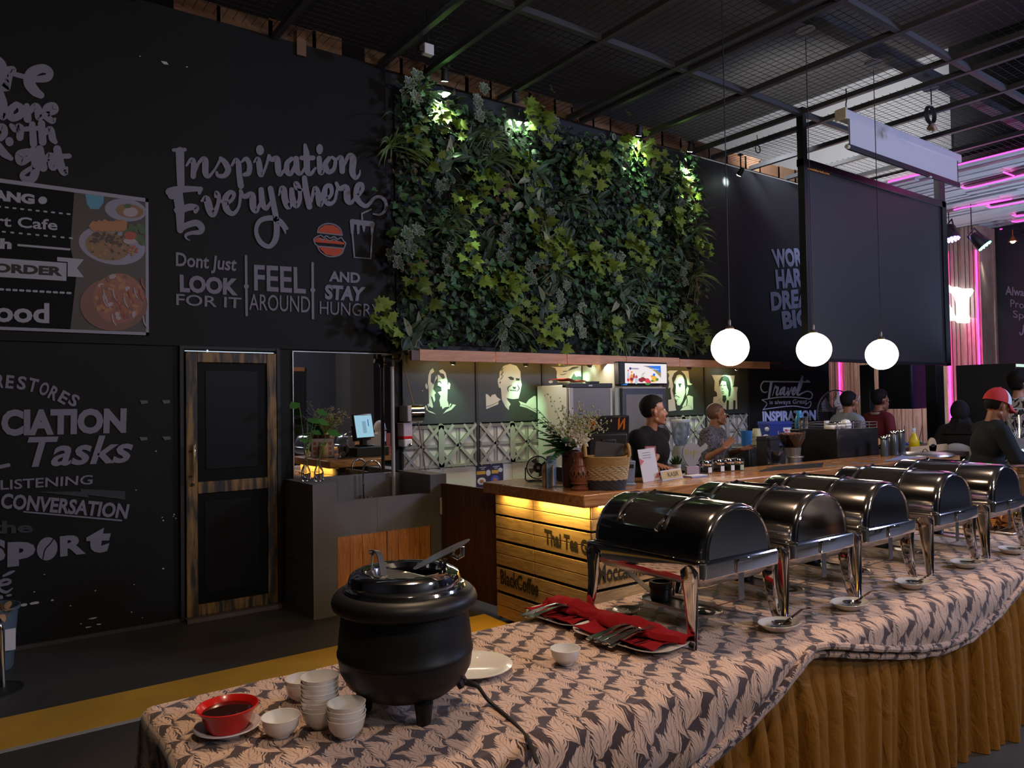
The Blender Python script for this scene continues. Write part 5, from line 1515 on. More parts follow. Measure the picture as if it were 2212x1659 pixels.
for i in range(85):
    a = rr.uniform(0, 2 * PI)
    tip = Vector((0.03 + rr.gauss(0, .085), rr.uniform(-.09, .05), 0.28 + abs(rr.gauss(0.0, .055)) + 0.05 * rr.random()))
    if i < 14:
        tip = Vector((0.07 + rr.uniform(-.02, .10), rr.uniform(-.06, .04), 0.27 + 0.12 * rr.random()))
    if i in (3, 7):
        tip = Vector((0.07, -0.01, 0.45))
    m.tube([(0, 0, 0.2), tuple(Vector((0, 0, 0.2)).lerp(tip, .5) + Vector((0, 0, .02))), tuple(tip)], 0.0009, 4, m=1)
    for k in range(7):
        q = tip + Vector((rr.gauss(0, .014), rr.gauss(0, .012), rr.gauss(0, .016)))
        m.ball(q, rr.uniform(.0034, .0062), 6, 0 if k < 4 else 1)
m.build('small_sprigs', [M_bloom, M_gyp], t, recalc=False)
# clay lantern
p = onC(1247, 1052)
t = thing('clay_lantern', 'reddish clay lantern jug with pointed cut-outs and dark handle', 'lantern', (3.285, 3.745, CT + 0.001), -0.6)
t.scale = (1.15, 1.15, 1.15)
M_clay = mat('glazed_red_clay', (0.25, 0.085, 0.045), 0.32, noise=0.15, nscale=10)
MB().lathe([(0.0, 0), (0.048, 0), (0.052, 0.008), (0.040, 0.018), (0.034, 0.030), (0.052, 0.036), (0.053, 0.041), (0.047, 0.045), (0.060, 0.075), (0.058, 0.105), (0.044, 0.132), (0.045, 0.138), (0.040, 0.141), (0.036, 0.155), (0.034, 0.172), (0.027, 0.19), (0.030, 0.215), (0.026, 0.215), (0.02, 0.18), (0, 0.18)], 36).build('jug_body', M_clay, t)
m = MB()
for i in range(14):
    a = 2 * PI * i / 14
    r_ = 0.0603
    def q(da, z):
        rr_ = 0.0608 if z < 0.085 else 0.0605
        return (rr_ * math.cos(a + da), rr_ * math.sin(a + da), z)
    m.add([q(0, 0.112 - 0.0), q(0.10, 0.096), q(0, 0.080), q(-0.10, 0.096)], [(0, 1, 2, 3)])
    m.add([q(0.224, 0.088), q(0.30, 0.080), q(0.224, 0.070), q(0.15, 0.080)], [(0, 1, 2, 3)])
m.build('cut_outs', M_black, t, smooth=False, recalc=False)
MB().tube([(0.035, 0, 0.165), (0.075, 0.0, 0.16), (0.088, 0.0, 0.12), (0.07, 0, 0.085)], 0.009, 10).build('jug_handle', mat('dark_glaze', (0.025, 0.014, 0.012), 0.25), t)
# woven basket with dark folder standing in it
t = thing('woven_basket', 'straw basket with dark base and rope handles at the counter corner', 'basket', (3.43, 3.645, CT + 0.001), -0.62)
t.scale = (1.18, 1.18, 1.18)
def braid(R0, R1, z0, z1, rows, amp, mi, m, n=72, w=0.8):
    for k in range(rows):
        z = z0 + (z1 - z0) * (k + .5) / rows
        Rk = R0 + (R1 - R0) * (k + .5) / rows
        m.tube([(Rk * 1.12 * math.cos(a) + amp * math.cos(20 * a + k * 3) * math.cos(a), Rk * w * math.sin(a) + amp * math.cos(20 * a + k * 3) * math.sin(a), z + amp * math.sin(17 * a + k * 2)) for a in np.linspace(0, 2 * PI, n + 1)[:-1]], (z1 - z0) / rows * 0.60, 6, True, mi)
M_straw = mat('honey_straw', (0.46, 0.27, 0.09), 0.8, noise=0.35, nscale=70, bump=0.4, bscale=200)
M_straw2 = mat('pale_twisted_straw', (0.55, 0.39, 0.20), 0.85, noise=0.45, nscale=90, bump=0.5, bscale=260)
M_straw3 = mat('dark_grey_weave', (0.048, 0.046, 0.050), 0.8, noise=0.4, nscale=80, bump=0.5, bscale=240)
m = MB(); braid(0.088, 0.098, 0.0, 0.055, 7, 0.0012, 0, m); m.lathe([(0, 0.004), (0.08, 0.004)], 24)
m.build('dark_base_band', M_straw3, t)
m = MB(); braid(0.098, 0.110, 0.055, 0.135, 8, 0.0022, 0, m); m.build('pale_middle_band', M_straw2, t)
m = MB()
for k in range(7):
    z = 0.135 + 0.0075 * k
    Rk = 0.110 + 0.0014 * k
    m.tube([(Rk * 1.12 * math.cos(a), Rk * .8 * math.sin(a), z + 0.022 * max(0, math.cos(2 * a)) * k / 6) for a in np.linspace(0, 2 * PI, 61)[:-1]], 0.0062, 6, True)
m.build('honey_rim_band', M_straw, t)
for s in (-1, 1):
    m = MB()
    m.tube([(s * (0.122 - 0.0 * v), 0.055 * math.cos(v), 0.19 + 0.055 * math.sin(v)) for v in np.linspace(PI * 1.02, -0.02, 14)], 0.0105, 10)
    m.build('rope_handle', M_straw, t)
root = thing('dark_folder', 'dark grey hard menu folder standing in the straw basket', 'folder', (3.435, 3.66, CT + 0.012), -0.62)
root.scale = (1.12, 1.12, 1.1)
m = MB().box(-0.085, 0.085, -0.006, 0.006, 0, 0.27)
o = m.build('folder_cover', mat('dark_grey_cover', (0.062, 0.056, 0.056), 0.5), root, 0.002)
MB().box(-0.080, 0.084, 0.006, 0.012, 0.003, 0.267).build('folder_pages', M_whitem, root, smooth=False)
root.rotation_euler = (-0.12, 0.13, -0.62)
# cash terminal
pos = Vector((3.78, 4.03, CT + 0.105))
rzp = -0.50
t = thing('cash_terminal', 'black cash terminal with two orange emblems on its back', 'monitor', pos, rzp)
tilt = Matrix.Translation((0, 0, 0.09)) @ Matrix.Rotation(0.16, 4, 'X')
m = MB().box(-0.175, 0.175, -0.015, 0.018, 0.0, 0.285, xf=tilt)
m.build('display_housing', mat('black_terminal_plastic', (0.017, 0.016, 0.017), 0.35), t, 0.008)
m = MB().box(-0.135, 0.145, -0.075, -0.012, -0.02, 0.165, xf=tilt).box(-0.05, 0.06, -0.09, -0.06, 0.0, 0.13, xf=tilt)
m.build('rear_housing', mat('grey_black_plastic', (0.026, 0.025, 0.026), 0.45), t, 0.010)
m = MB().box(-0.165, 0.165, 0.018, 0.0195, 0.012, 0.270, xf=tilt)
m.build('display_screen', emis('cool_screen_glow', (0.46, 0.78, 0.95), 0.62), t, smooth=False)
m = MB().box(-0.035, 0.035, 0.0195, 0.0205, 0.06, 0.20, xf=tilt).box(0.075, 0.09, 0.0195, 0.0205, 0.14, 0.22, 1, xf=tilt)
m.build('screen_form', [emis('screen_form', (0.36, 0.62, 0.76), 0.5), emis('screen_blue', (0.02, 0.08, 0.6), 0.6)], t, smooth=False)
m = MB().box(-0.06, 0.06, -0.10, 0.09, 0, 0.02).box(-0.045, 0.045, -0.045, 0.0, 0.015, 0.16)
m.build('stand', M_blackm, t, 0.006)
mo = Flat(lambda x, y: tilt @ Vector((x, -0.0165, y)))
for cx_ in (-0.105, 0.115):
    mo.mb = MB()
    for s in (1, -1):
        mo.poly([(cx_ + s * a, 0.226 + s * b) for a, b in ((-0.026, 0.034), (-0.013, 0.050), (-0.013, -0.034), (-0.026, -0.048))])
    mo.poly([(cx_ + a, 0.226 + b) for a, b in ((-0.0115, -0.010), (0.0115, 0.034), (0.0115, 0.010), (-0.0115, -0.034))])
    mo.mb.build('orange_emblem', mat('orange_emblem_print', (0.80, 0.20, 0.015), 0.5), t, smooth=False, recalc=False)
o = tag(MB().box(-0.21, 0.21, -0.18, 0.18, 0, 0.103).build('cash_till', M_blackm, None, 0.006, loc=(3.74, 4.12, CT + 0.001)), 'low black cash till box behind the cash terminal', 'cash till')
o.rotation_euler = (0, 0, -0.1)
t = thing('card_reader', 'pale blue-grey card reader tilted behind the basket', 'card reader', (3.71, 3.72, CT + 0.001), -0.5)
m = MB().box(-0.035, 0.035, -0.012, 0.012, 0.02, 0.17).box(-0.04, 0.04, -0.04, 0.04, 0, 0.02)
m.build('reader_body', mat('blue_grey_plastic', (0.22, 0.27, 0.36), 0.4), t, 0.006)
MB().box(-0.022, 0.022, -0.015, -0.012, 0.12, 0.145).build('reader_slot', M_black, t, smooth=False)
t.rotation_euler = (0.1, 0.05, -0.5)
a, b = onC(1391, 1043), onC(1423, 1037)
t = thing('code_sign', 'white payment card leaning in a clear holder beside the basket', 'sign', (a + b) / 2, math.atan2(b.y - a.y, b.x - a.x))
W_ = (b - a).length / 2 + 0.012
lean = Matrix.Rotation(-0.18, 4, 'X')
MB().box(-W_, W_, -0.003, 0, 0, 0.235, xf=lean).build('holder', mat('pale_card', (0.60, 0.58, 0.60), 0.3), t, smooth=False)
m = MB()
for i in range(3):
    m.box(-W_ * .55, W_ * .4, -0.0045, -0.0035, 0.205 - 0.018 * i, 0.209 - 0.018 * i, 1, xf=lean)
m.add([lean @ Vector(v) for v in ((-W_, -0.0045, 0.175), (-W_ * .5, -0.0045, 0.15), (-W_, -0.0045, 0.12))], [(0, 1, 2)], 0).add([lean @ Vector(v) for v in ((W_, -0.0045, 0.06), (W_ * .4, -0.0045, 0.02), (W_, -0.0045, 0.02))], [(0, 1, 2)], 0)
m.build('card_print', [mat('pinkish_red_print', (0.55, 0.12, 0.14), 0.5), mat('grey_print', (0.2, 0.2, 0.21), 0.5)], t, smooth=False, recalc=False)
t = thing('standing_card', 'blue-edged card standing behind the straw basket', 'card', (3.72, 3.80, CT + 0.001), -0.5)
MB().box(-0.06, 0.06, -0.003, 0.003, 0, 0.205).build('card_sheet', mat('cream_blue_card', (0.50, 0.47, 0.45), 0.5), t, smooth=False)
MB().box(0.01, 0.05, -0.0045, -0.003, 0.05, 0.19).box(-0.055, 0.05, -0.0045, -0.003, 0.17, 0.19).build('card_print', mat('slate_blue_print', (0.10, 0.17, 0.31), 0.5), t, smooth=False)
t = thing('standing_card', 'small pink-framed card standing behind the payment card', 'card', (4.14, 3.92, CT + 0.001), -0.5)
MB().box(-0.042, 0.042, -0.003, 0.003, 0.0, 0.24).build('card_sheet', mat('pink_card', (0.50, 0.14, 0.16), 0.5), t, smooth=False)
MB().box(-0.032, 0.032, -0.0045, -0.003, 0.15, 0.232).build('card_print', mat('cream_print', (0.56, 0.48, 0.40), 0.5), t, smooth=False)
a, b = onC(1431, 1039), onC(1475, 1032)
t = thing('name_plate', 'gold name plate reading KASIR in a white holder', 'sign', (a + b) / 2, math.atan2(b.y - a.y, b.x - a.x))
W_ = (b - a).length / 2
lean = Matrix.Rotation(-0.25, 4, 'X')
MB().box(-W_, W_, -0.002, 0.002, 0, 0.072, xf=lean).box(-W_, W_, -0.002, 0.05, 0, 0.003).build('holder', mat('white_acrylic', (0.62, 0.60, 0.62), 0.2), t, smooth=False)
MB().box(-W_ + 0.008, W_ - 0.008, -0.004, -0.002, 0.008, 0.064, xf=lean).build('gold_plate', mat('gold_print', (0.52, 0.37, 0.16), 0.4, noise=0.35, nscale=14), t, smooth=False)
f = Flat(lambda x, y: lean @ Vector((x, -0.0048, y)))
f.text('KASIR', (-W_ * 0.42, 0.053), (W_ * 0.62, 0.053), (W_ * 0.62, 0.02), (-W_ * 0.42, 0.02), 0.01)
f.mb.build('plate_lettering', M_paintdark, t, smooth=False, recalc=False)
p = onC(1440, 1021)
t = thing('counter_bell', 'small chrome counter bell behind the name plate', 'bell', p)
MB().lathe([(0.0, 0.0), (0.042, 0.0), (0.042, 0.01), (0.038, 0.014), (0.036, 0.03), (0.022, 0.048), (0.006, 0.055), (0.006, 0.066), (0, 0.07)], 24).build('bell_dome', M_steel, t)
o = tag(MB().tube([(0.035 * math.cos(a), 0.0, 0.05 + 0.05 * math.sin(a)) for a in np.linspace(-1.0, 1.4, 8)], [0.006, 0.011, 0.014, 0.016, 0.016, 0.014, 0.010, 0.005], 10).build('toy_banana', mat('yellow_plastic', (0.66, 0.46, 0.08), 0.4), None, loc=onC(1414, 1030)), 'small curved yellow thing peeking out right of the payment card', 'ornament')
p = onC(1461, 1019)
t = thing('potted_succulent', 'small green succulent in a white pot behind the name plate', 'plant', p)
MB().lathe([(0, 0), (0.030, 0), (0.034, 0.004), (0.040, 0.06), (0.037, 0.06), (0.034, 0.05), (0, 0.05)], 24).build('pot', M_ceramic, t)
m = MB()
rr = random.Random(4)
for i in range(22):
    a = i * 2.4
    tl = 0.25 + 0.75 * (i / 22)
    d = Vector((math.cos(a) * tl, math.sin(a) * tl, 1.25 - tl))
    leaf(m, LANCE, (0, 0, 0.052), d, (math.cos(a), math.sin(a), .3), 0.075 + 0.02 * rr.random(), fold=0.3, droop=0.1)
m.build('succulent_leaves', mat('succulent_green', (0.055, 0.13, 0.035), 0.45), t, recalc=False)
p = onC(1495, 1024)
t = thing('acrylic_trophy', 'clear guitar-shaped acrylic award on a printed block', 'trophy', p, -0.45)
MB().box(-0.052, 0.052, -0.02, 0.02, 0, 0.062).build('block_base', mat('frosted_pink_block', (0.46, 0.38, 0.46), 0.25), t, 0.003)
ol = [(-0.03, 0.062), (0.03, 0.062), (0.05, 0.10), (0.075, 0.14), (0.080, 0.165), (0.105, 0.18), (0.13, 0.195), (0.135, 0.22), (0.115, 0.24), (0.10, 0.225), (0.085, 0.215), (0.070, 0.205), (0.055, 0.225), (0.02, 0.245), (-0.02, 0.245), (-0.055, 0.225), (-0.075, 0.19), (-0.078, 0.15), (-0.06, 0.105)]
MB().slab([(x, -0.006, z) for x, z in ol], (0, 0.012, 0)).build('award_shape', mat('frosted_acrylic', (0.62, 0.62, 0.66), 0.25, trans=0.55, ior=1.45), t, 0.002, smooth=False)
f = Flat(lambda x, y: Vector((x, -0.0075, y)))
f.stroke([(-0.055, 0.15, 0.006), (-0.05, 0.19, 0.006), (-0.04, 0.15, 0.006), (-0.03, 0.19, 0.006)]).stroke([(-0.02, 0.16, 0.006), (-0.01, 0.18, 0.006), (0.0, 0.16, 0.006), (-0.01, 0.15, 0.006)]).stroke([(0.015, 0.13, 0.006), (0.018, 0.18, 0.006), (0.03, 0.175, 0.006), (0.02, 0.16, 0.006)]).stroke([(0.04, 0.165, 0.006), (0.07, 0.178, 0.006)])
f.mb.build('award_lettering', mat('olive_gold_print', (0.32, 0.29, 0.05), 0.4), t, smooth=False, recalc=False)
o = tag(MB().box(-0.085, 0.085, -0.05, 0.05, 0, 0.009).box(-0.085, 0.085, -0.05, 0.05, 0.009, 0.013, 1).build('note_pad', [mat('blue_pad_edge', (0.22, 0.30, 0.60), 0.5), M_whitem], None, smooth=False, loc=onC(1501, 1030)), 'white note pad with blue edge in front of the award', 'note pad')
o.rotation_euler = (0, 0, -0.05)
jl = ['first steel-lidded glass jar from the award', 'second steel-lidded glass jar from the award', 'third steel-lidded glass jar from the award', 'fourth steel-lidded jar, with greenish label, farthest from the award']
jx = [(1525, 1022), (1552, 1019), (1574, 1017), (1594, 1016)]
j0 = None
for i, (px, py) in enumerate(jx):
    p = onC(px, py)
    t = thing('lidded_jar', jl[i], 'jar', p, -0.3, 'steel-lidded jars on the counter')
    MB().lathe([(0, 0.001), (0.044, 0.001), (0.050, 0.006), (0.050, 0.052), (0.048, 0.060), (0.046, 0.060), (0.047, 0.052), (0.047, 0.008), (0, 0.006)], 24).build('jar_glass', M_glass, t)
    MB().lathe([(0.0505, 0.060), (0.052, 0.063), (0.052, 0.085), (0.048, 0.098), (0.0, 0.102)], 24).build('jar_lid', M_steel, t)
    MB().grid(6, 2, lambda u, v: (0.0512 * math.cos(-PI / 2 + 0.75 * (u - 0.3)), 0.0512 * math.sin(-PI / 2 + 0.75 * (u - 0.3)), 0.006 + 0.042 * v)).build('jar_label', M_whitem if i != 3 else mat('pale_green_label', (0.40, 0.52, 0.34), 0.5), t, recalc=False)
    MB().lathe([(0, 0.008), (0.0455, 0.008), (0.0455, 0.02 + 0.005 * i), (0, 0.024 + 0.005 * i)], 18).build('jar_contents', mat('brown_powder', (0.16, 0.10, 0.06), 0.9) if i == 0 else MATS['brown_powder'], t)
pts = [onC(1640, 1019), onC(1775, 1009), onC(1779, 1001), onC(1668, 1010)]
m = MB().slab([Vector(q) for q in pts], (0, 0, 0.006))
tag(m.build('bar_mat', M_black, None, smooth=False), 'flat black rubber bar mat lying on the counter', 'mat')
pts = [onC(1910, 997), onC(2030, 984), onC(2020, 981), onC(1950, 984)]
m = MB().slab([Vector(q) for q in pts], (0, 0, 0.003))
tag(m.build('plastic_sheet', mat('pale_blue_sheet', (0.28, 0.32, 0.55), 0.35), None, smooth=False), 'pale blue plastic sheet lying on the far end of the counter', 'sheet')

# ------------------------------------------------------------------ coffee station behind the counter
root = thing('back_bar', 'black work bench behind the counter carrying the coffee equipment', 'bench', (6.6, 4.15, 0))
MB().box(-1.2, 1.2, -0.14, 0.5, 0.88, 0.92).build('bench_top', M_blackm, root, 0.004)
MB().box(-1.18, 1.18, -0.10, 0.46, 0.0, 0.88).build('bench_body', M_black, root, smooth=False)
root = thing('under_counter_chiller', 'low black chiller cabinet behind the counter, left of the coffee grinder', 'cabinet', (6.85, 5.08, 0))
MB().box(-0.33, 0.75, -0.28, 0.25, 0.0, 1.10).build('cabinet_body', mat('dark_cabinet', (0.030, 0.034, 0.036), 0.3), root, 0.006)
MB().box(-0.28, 0.70, -0.286, -0.28, 0.5, 1.04).build('cabinet_door', mat('dark_cabinet_door', (0.045, 0.050, 0.052), 0.25), root, 0.004)
MZ = 0.921
# espresso machine
root = thing('espresso_machine', 'big black espresso machine with cup rail on top, seen from behind', 'coffee machine', (7.19, 4.17, MZ))
MB().box(-0.39, 0.37, -0.18, 0.34, 0.03, 0.375).build('machine_body', mat('black_machine_panel', (0.014, 0.014, 0.015), 0.22), root, 0.012)
MB().box(-0.37, 0.35, -0.16, 0.30, 0.0, 0.03).build('drip_base', M_steelb, root, smooth=False)
m = MB()
for z in (0.40, 0.43):
    m.tube([(-0.38, -0.17, z), (0.36, -0.17, z), (0.36, 0.33, z), (-0.38, 0.33, z)], 0.0035, 6, True)
for x in np.linspace(-0.38, 0.36, 6):
    m.cyl((x, -0.17, 0.37), (x, -0.17, 0.43), 0.003, n=6)
m.build('cup_rail', M_steelb, root)
for i, (x, y) in enumerate(((-0.31, -0.181), (-0.21, -0.181))):
    MB().lathe([(0, 0), (0.008, 0), (0.006, 0.004), (0, 0.005)], 10, xf=Matrix.Translation((x, y, 0.07)) @ Matrix.Rotation(PI / 2, 4, 'X')).build('panel_screw', M_steel, root)
TZ = MZ + 0.376
def onM(px, Y):
    return onY(px, 930, Y).x
cupl = ['left', 'second', 'third', 'right']
for i, px in enumerate((1798, 1811, 1838, 1852)):
    x = onM(px, 4.26)
    t = thing('coffee_cup', 'black cup turned upside down on the espresso machine, %s of four' % cupl[i], 'cup', (x, 4.26 + 0.02 * (i % 2), TZ), 0, 'black cups on the espresso machine')
    MB().lathe([(0.041, 0.0), (0.043, 0.003), (0.042, 0.03), (0.03, 0.055), (0.022, 0.058), (0.022, 0.062), (0.0, 0.062)], 20).build('cup_body', M_blackm, t)
    MB().tube([(0.03 * math.cos(a) + 0.005, -0.043 - 0.016 * math.sin(a) * 0.3, 0.042 + 0.018 * math.sin(a)) for a in np.linspace(0, 2 * PI, 15)[:-1]], 0.0035, 6, True).build('cup_handle', M_steel, t)
o = MB().lathe([(0.052, 0), (0.057, 0.02), (0.054, 0.05), (0.036, 0.08), (0.0, 0.09)], 24).build('white_cup', M_white, None, loc=(onM(1827, 4.12), 4.12, TZ))
tag(o, 'white round cup upside down in front of the black cups', 'cup')
for i, px in enumerate((1794, 1806, 1818)):
    o = MB().lathe([(0.040, 0), (0.05, 0.012), (0.05, 0.03), (0.042, 0.04), (0, 0.04)], 20).build('saucer_stack', M_ceramic, None, loc=(onM(px, 4.07), 4.07, TZ))
    tag(o, 'low cream stack of saucers on the machine front edge, %s of three' % ('left', 'middle', 'right')[i], 'saucer stack', 'saucer stacks on the espresso machine')
o = tag(MB().box(-0.03, 0.03, -0.012, 0.012, 0, 0.07).build('paper_note', M_whitem, None, smooth=False, loc=(onM(1786, 4.32), 4.32, TZ)), 'small white paper note standing among the cups', 'note')
for i, (px, h, r_) in enumerate(((1743, 0.085, 0.024), (1753, 0.11, 0.027), (1764, 0.10, 0.024), (1773, 0.115, 0.024))):
    x = onM(px, 4.30)
    o = MB().lathe([(0, 0), (r_ * 0.85, 0), (r_, h), (r_ * 0.93, h), (r_ * 0.78, 0.006), (0, 0.006)], 16).build('steel_jigger', M_steel if i != 1 else M_blackm, None, loc=(x, 4.30, TZ if x > 6.32 else 0))
    o.location = (6.86 + 0.05 * i, 4.42 + 0.012 * i, TZ)
    tag(o, '%s cup in the row of bar tins left of the machine top' % ('short steel', 'black', 'slim steel', 'tallest steel')[i], 'bar tin', 'bar tins on the espresso machine')
# grinder with bean hopper
t = thing('coffee_grinder', 'coffee grinder with a clear hopper full of brown beans', 'grinder', (6.24, 4.115, 0.921))
MB().box(-0.10, 0.10, -0.10, 0.10, 0.0, 0.02).cyl((0, 0, 0.02), (0, 0, 0.13), 0.085, 0.085).cyl((0, 0, 0.13), (0, 0, 0.145), 0.10).build('grinder_base', M_steelb, t, 0.002)
MB().cyl((0, 0, 0.145), (0, 0, 0.225), 0.07, 0.078, 24).build('collar', mat('grey_collar', (0.20, 0.18, 0.17), 0.3, 0.5), t)
MB().lathe([(0.075, 0.225), (0.10, 0.27), (0.122, 0.315), (0.127, 0.375), (0.124, 0.375), (0.119, 0.317), (0.097, 0.272), (0.073, 0.228)], 28).build('hopper', M_glass, t)
m = MB().lathe([(0, 0.23), (0.070, 0.23), (0.094, 0.273), (0.116, 0.318), (0.118, 0.345), (0.08, 0.352), (0, 0.36)], 24)
rr = random.Random(6)
for i in range(90):
    a, q = rr.random() * 2 * PI, rr.random() ** .5
    m.ball((0.108 * q * math.cos(a), 0.108 * q * math.sin(a), 0.352 + 0.008 * (1 - q)), (0.010, 0.007, 0.006), 6, 0, rot=Euler((rr.random(), rr.random(), rr.random() * 3)).to_matrix())
m.build('beans', mat('roasted_beans', (0.26, 0.10, 0.055), 0.5, noise=0.4, nscale=50), t)
t = thing('coffee_grinder', 'black grinder with an empty clear rounded hopper left of the bean grinder', 'grinder', (5.95, 4.11, 0.921))
MB().box(-0.08, 0.10, -0.08, 0.09, 0, 0.03).cyl((0, 0, 0.03), (0, 0, 0.10), 0.06).box(0.02, 0.13, -0.03, 0.05, 0.06, 0.20).build('grinder_base', M_blackm, t, 0.006)
MB().lathe([(0.0, 0.10), (0.03, 0.102), (0.06, 0.15), (0.077, 0.20), (0.078, 0.245), (0.075, 0.245), (0.073, 0.20), (0.056, 0.152), (0.028, 0.106), (0, 0.104)], 24).build('hopper', mat('smoky_glass', (0.80, 0.84, 1.0), 0.03, trans=1.0), t)
t = thing('knock_box', 'dark square box on its stand beside the bean hopper', 'box', (6.30, 4.42, 0.921))
MB().box(-0.10, 0.10, -0.06, 0.06, 0.0, 0.32).build('box_body', mat('dark_warm_box', (0.022, 0.018, 0.016), 0.5), t, 0.006)
MB().box(-0.102, 0.102, -0.062, 0.062, 0.28, 0.298).build('box_rim', M_blackm, t, 0.002)
# blue crate, cups, blue bottle on the chiller
KZ = 1.101
def onK(px, Y=5.1):
    q = onY(px, 930, Y)
    return (q.x, Y, KZ)
t = thing('plastic_crate', 'deep blue plastic crate with a white label on the black chiller', 'crate', onK(1676, 5.2), -0.3)
MB().box(-0.17, 0.15, -0.10, 0.10, 0, 0.235).build('crate_body', mat('deep_blue_plastic', (0.020, 0.035, 0.21), 0.35), t, 0.008)
MB().box(-0.175, 0.155, -0.105, 0.105, 0.20, 0.24).build('crate_rim', mat('blue_plastic_rim', (0.028, 0.05, 0.27), 0.35), t, 0.006)
MB().box(0.02, 0.13, -0.104, -0.10, 0.06, 0.17).build('crate_label', M_whitem, t, smooth=False)
MB().box(0.04, 0.075, -0.1055, -0.104, 0.12, 0.15).box(0.05, 0.11, -0.1055, -0.104, 0.13, 0.14).build('label_print', mat('red_print', (0.6, 0.08, 0.08), 0.5), t, smooth=False)
o = tag(MB().lathe([(0, 0), (0.05, 0), (0.062, 0.16), (0.058, 0.16), (0.047, 0.006), (0, 0.006)], 20).build('plastic_tumbler', mat('mid_blue_plastic', (0.03, 0.15, 0.42), 0.3), None, loc=onK(1612, 5.06)), 'mid blue plastic tumbler left of the blue crate', 'tumbler')
m = MB()
for k in range(3):
    m.lathe([(0.045, 0.0), (0.055, 0.005), (0.038, 0.09), (0.0, 0.092)], 18, (0, 0, 0.045 * k))
tag(m.build('cup_stack', mat('pale_yellow_cups', (0.52, 0.48, 0.26), 0.4), None, loc=onK(1634, 5.02)), 'stack of pale yellow plastic cups upside down by the blue crate', 'cup stack')
m = MB()
rr = random.Random(8)
for k in range(14):
    m.ball((rr.gauss(0, .035), rr.gauss(0, .03), 0.03 + abs(rr.gauss(0.03, .03))), rr.uniform(.02, .04), 7)
tag(m.build('plastic_bag', mat('crumpled_clear_bag', (0.58, 0.57, 0.56), 0.3), None, loc=onK(1652, 4.95), smooth=False), 'crumpled pale plastic bag beside the yellow cups', 'bag')
t = thing('shaker_bottle', 'bright blue plastic shaker bottle left of the espresso machine top', 'bottle', (6.36, 4.36, TZ - 0.0))
t.location = (onY(1727, 930, 4.50).x, 4.50, 0.921)
MB().lathe([(0, 0), (0.042, 0), (0.045, 0.36), (0.046, 0.44), (0.043, 0.47), (0.03, 0.50), (0.0, 0.50)], 24).build('bottle_body', mat('bright_blue_plastic', (0.015, 0.20, 0.42), 0.3), t)
MB().lathe([(0.026, 0.50), (0.027, 0.545), (0.022, 0.555), (0, 0.556)], 20).build('bottle_cap', mat('blue_cap', (0.02, 0.24, 0.48), 0.3), t)
# blender jug behind the cashier
t = thing('blender', 'clear blender jug on a pale base between the cashier and the bald man', 'blender', (5.77, 4.95, 0.92))
t.location = (onY(1470, 950, 5.6).x, 5.6, 0.901)
MB().lathe([(0, 0), (0.10, 0), (0.10, 0.12), (0.075, 0.20), (0, 0.20)], 20).build('motor_base', mat('pale_base', (0.42, 0.42, 0.38), 0.4), t)
MB().lathe([(0.055, 0.20), (0.075, 0.24), (0.10, 0.46), (0.096, 0.46), (0.07, 0.24), (0.05, 0.205)], 24).tube([(0.09, 0, 0.43), (0.15, 0, 0.42), (0.14, 0, 0.30), (0.08, 0, 0.27)], 0.012, 8).build('jug', mat('blueish_jug', (0.78, 0.84, 0.92), 0.1, trans=0.85), t)
MB().lathe([(0, 0.46), (0.102, 0.46), (0.10, 0.485), (0.0, 0.49)], 24).build('jug_lid', mat('pale_lid', (0.5, 0.52, 0.54), 0.4), t)
root = thing('rear_worktop', 'work bench under the breeze-block frieze behind the cashier', 'bench', (6.7, 5.72, 0))
MB().box(-0.4, 1.5, -0.28, 0.33, 0.84, 0.90).box(-0.38, 1.48, -0.25, 0.33, 0, 0.84, 1).build('bench_top', [M_steelb, M_black], root, smooth=False)
# right end: canisters, cloth, spray bottle, boards
cx0 = 7.25
t0 = None
for i, (px, h, r_, lb) in enumerate(((1910, 0.20, 0.034, 'short steel-topped canister nearest the espresso machine'), (1922, 0.205, 0.030, 'second short canister behind the first, right of the espresso machine'), (1932, 0.245, 0.036, 'tall steel-topped canister, left of the tall pair'), (1947, 0.245, 0.036, 'tall steel-topped canister, right of the tall pair'))):
    Y = 3.76 + 0.05 * (i % 2)
    x = onY(px, 960, Y).x
    t = thing('canister', lb, 'canister', (x, Y, CT + 0.001), 0, 'steel-topped canisters')
    MB().lathe([(0, 0), (r_, 0), (r_, h - 0.03), (r_ - 0.004, h - 0.02), (0, h - 0.02)], 20).build('canister_body', mat('smoked_canister', (0.11, 0.12, 0.14), 0.15, 0.4) if i == 0 else MATS['smoked_canister'], t)
    MB().lathe([(r_ + 0.001, h - 0.035), (r_ + 0.002, h - 0.008), (r_ - 0.003, h), (0, h)], 20).build('canister_lid', M_steel, t)
root = thing('side_table', 'dark trestle with utensils beyond the espresso machine', 'table', (8.6, 4.45, 0))
MB().box(-0.62, 0.9, -0.25, 0.30, 0.98, 1.03).build('trestle_top', mat('dark_brown_top', (0.07, 0.032, 0.018), 0.5), root, 0.004)
for x, y in ((-0.58, -0.2), (0.85, -0.2), (-0.58, 0.26), (0.85, 0.26)):
    MB().box(x - 0.025, x + 0.025, y - 0.025, y + 0.025, 0, 0.98).build('leg', M_black, root, smooth=False)
m = MB().grid(26, 12, lambda u, v: (-0.21 + 0.52 * u + 0.02 * math.sin(9 * v), -0.10 + 0.2 * v, 0.012 + (0.125 * math.exp(-((u - 0.22) / 0.28) ** 2) + 0.02 * math.sin(u * 14 + v * 5) * (1 - u)) * (0.35 + 0.65 * math.sin(PI * v))))
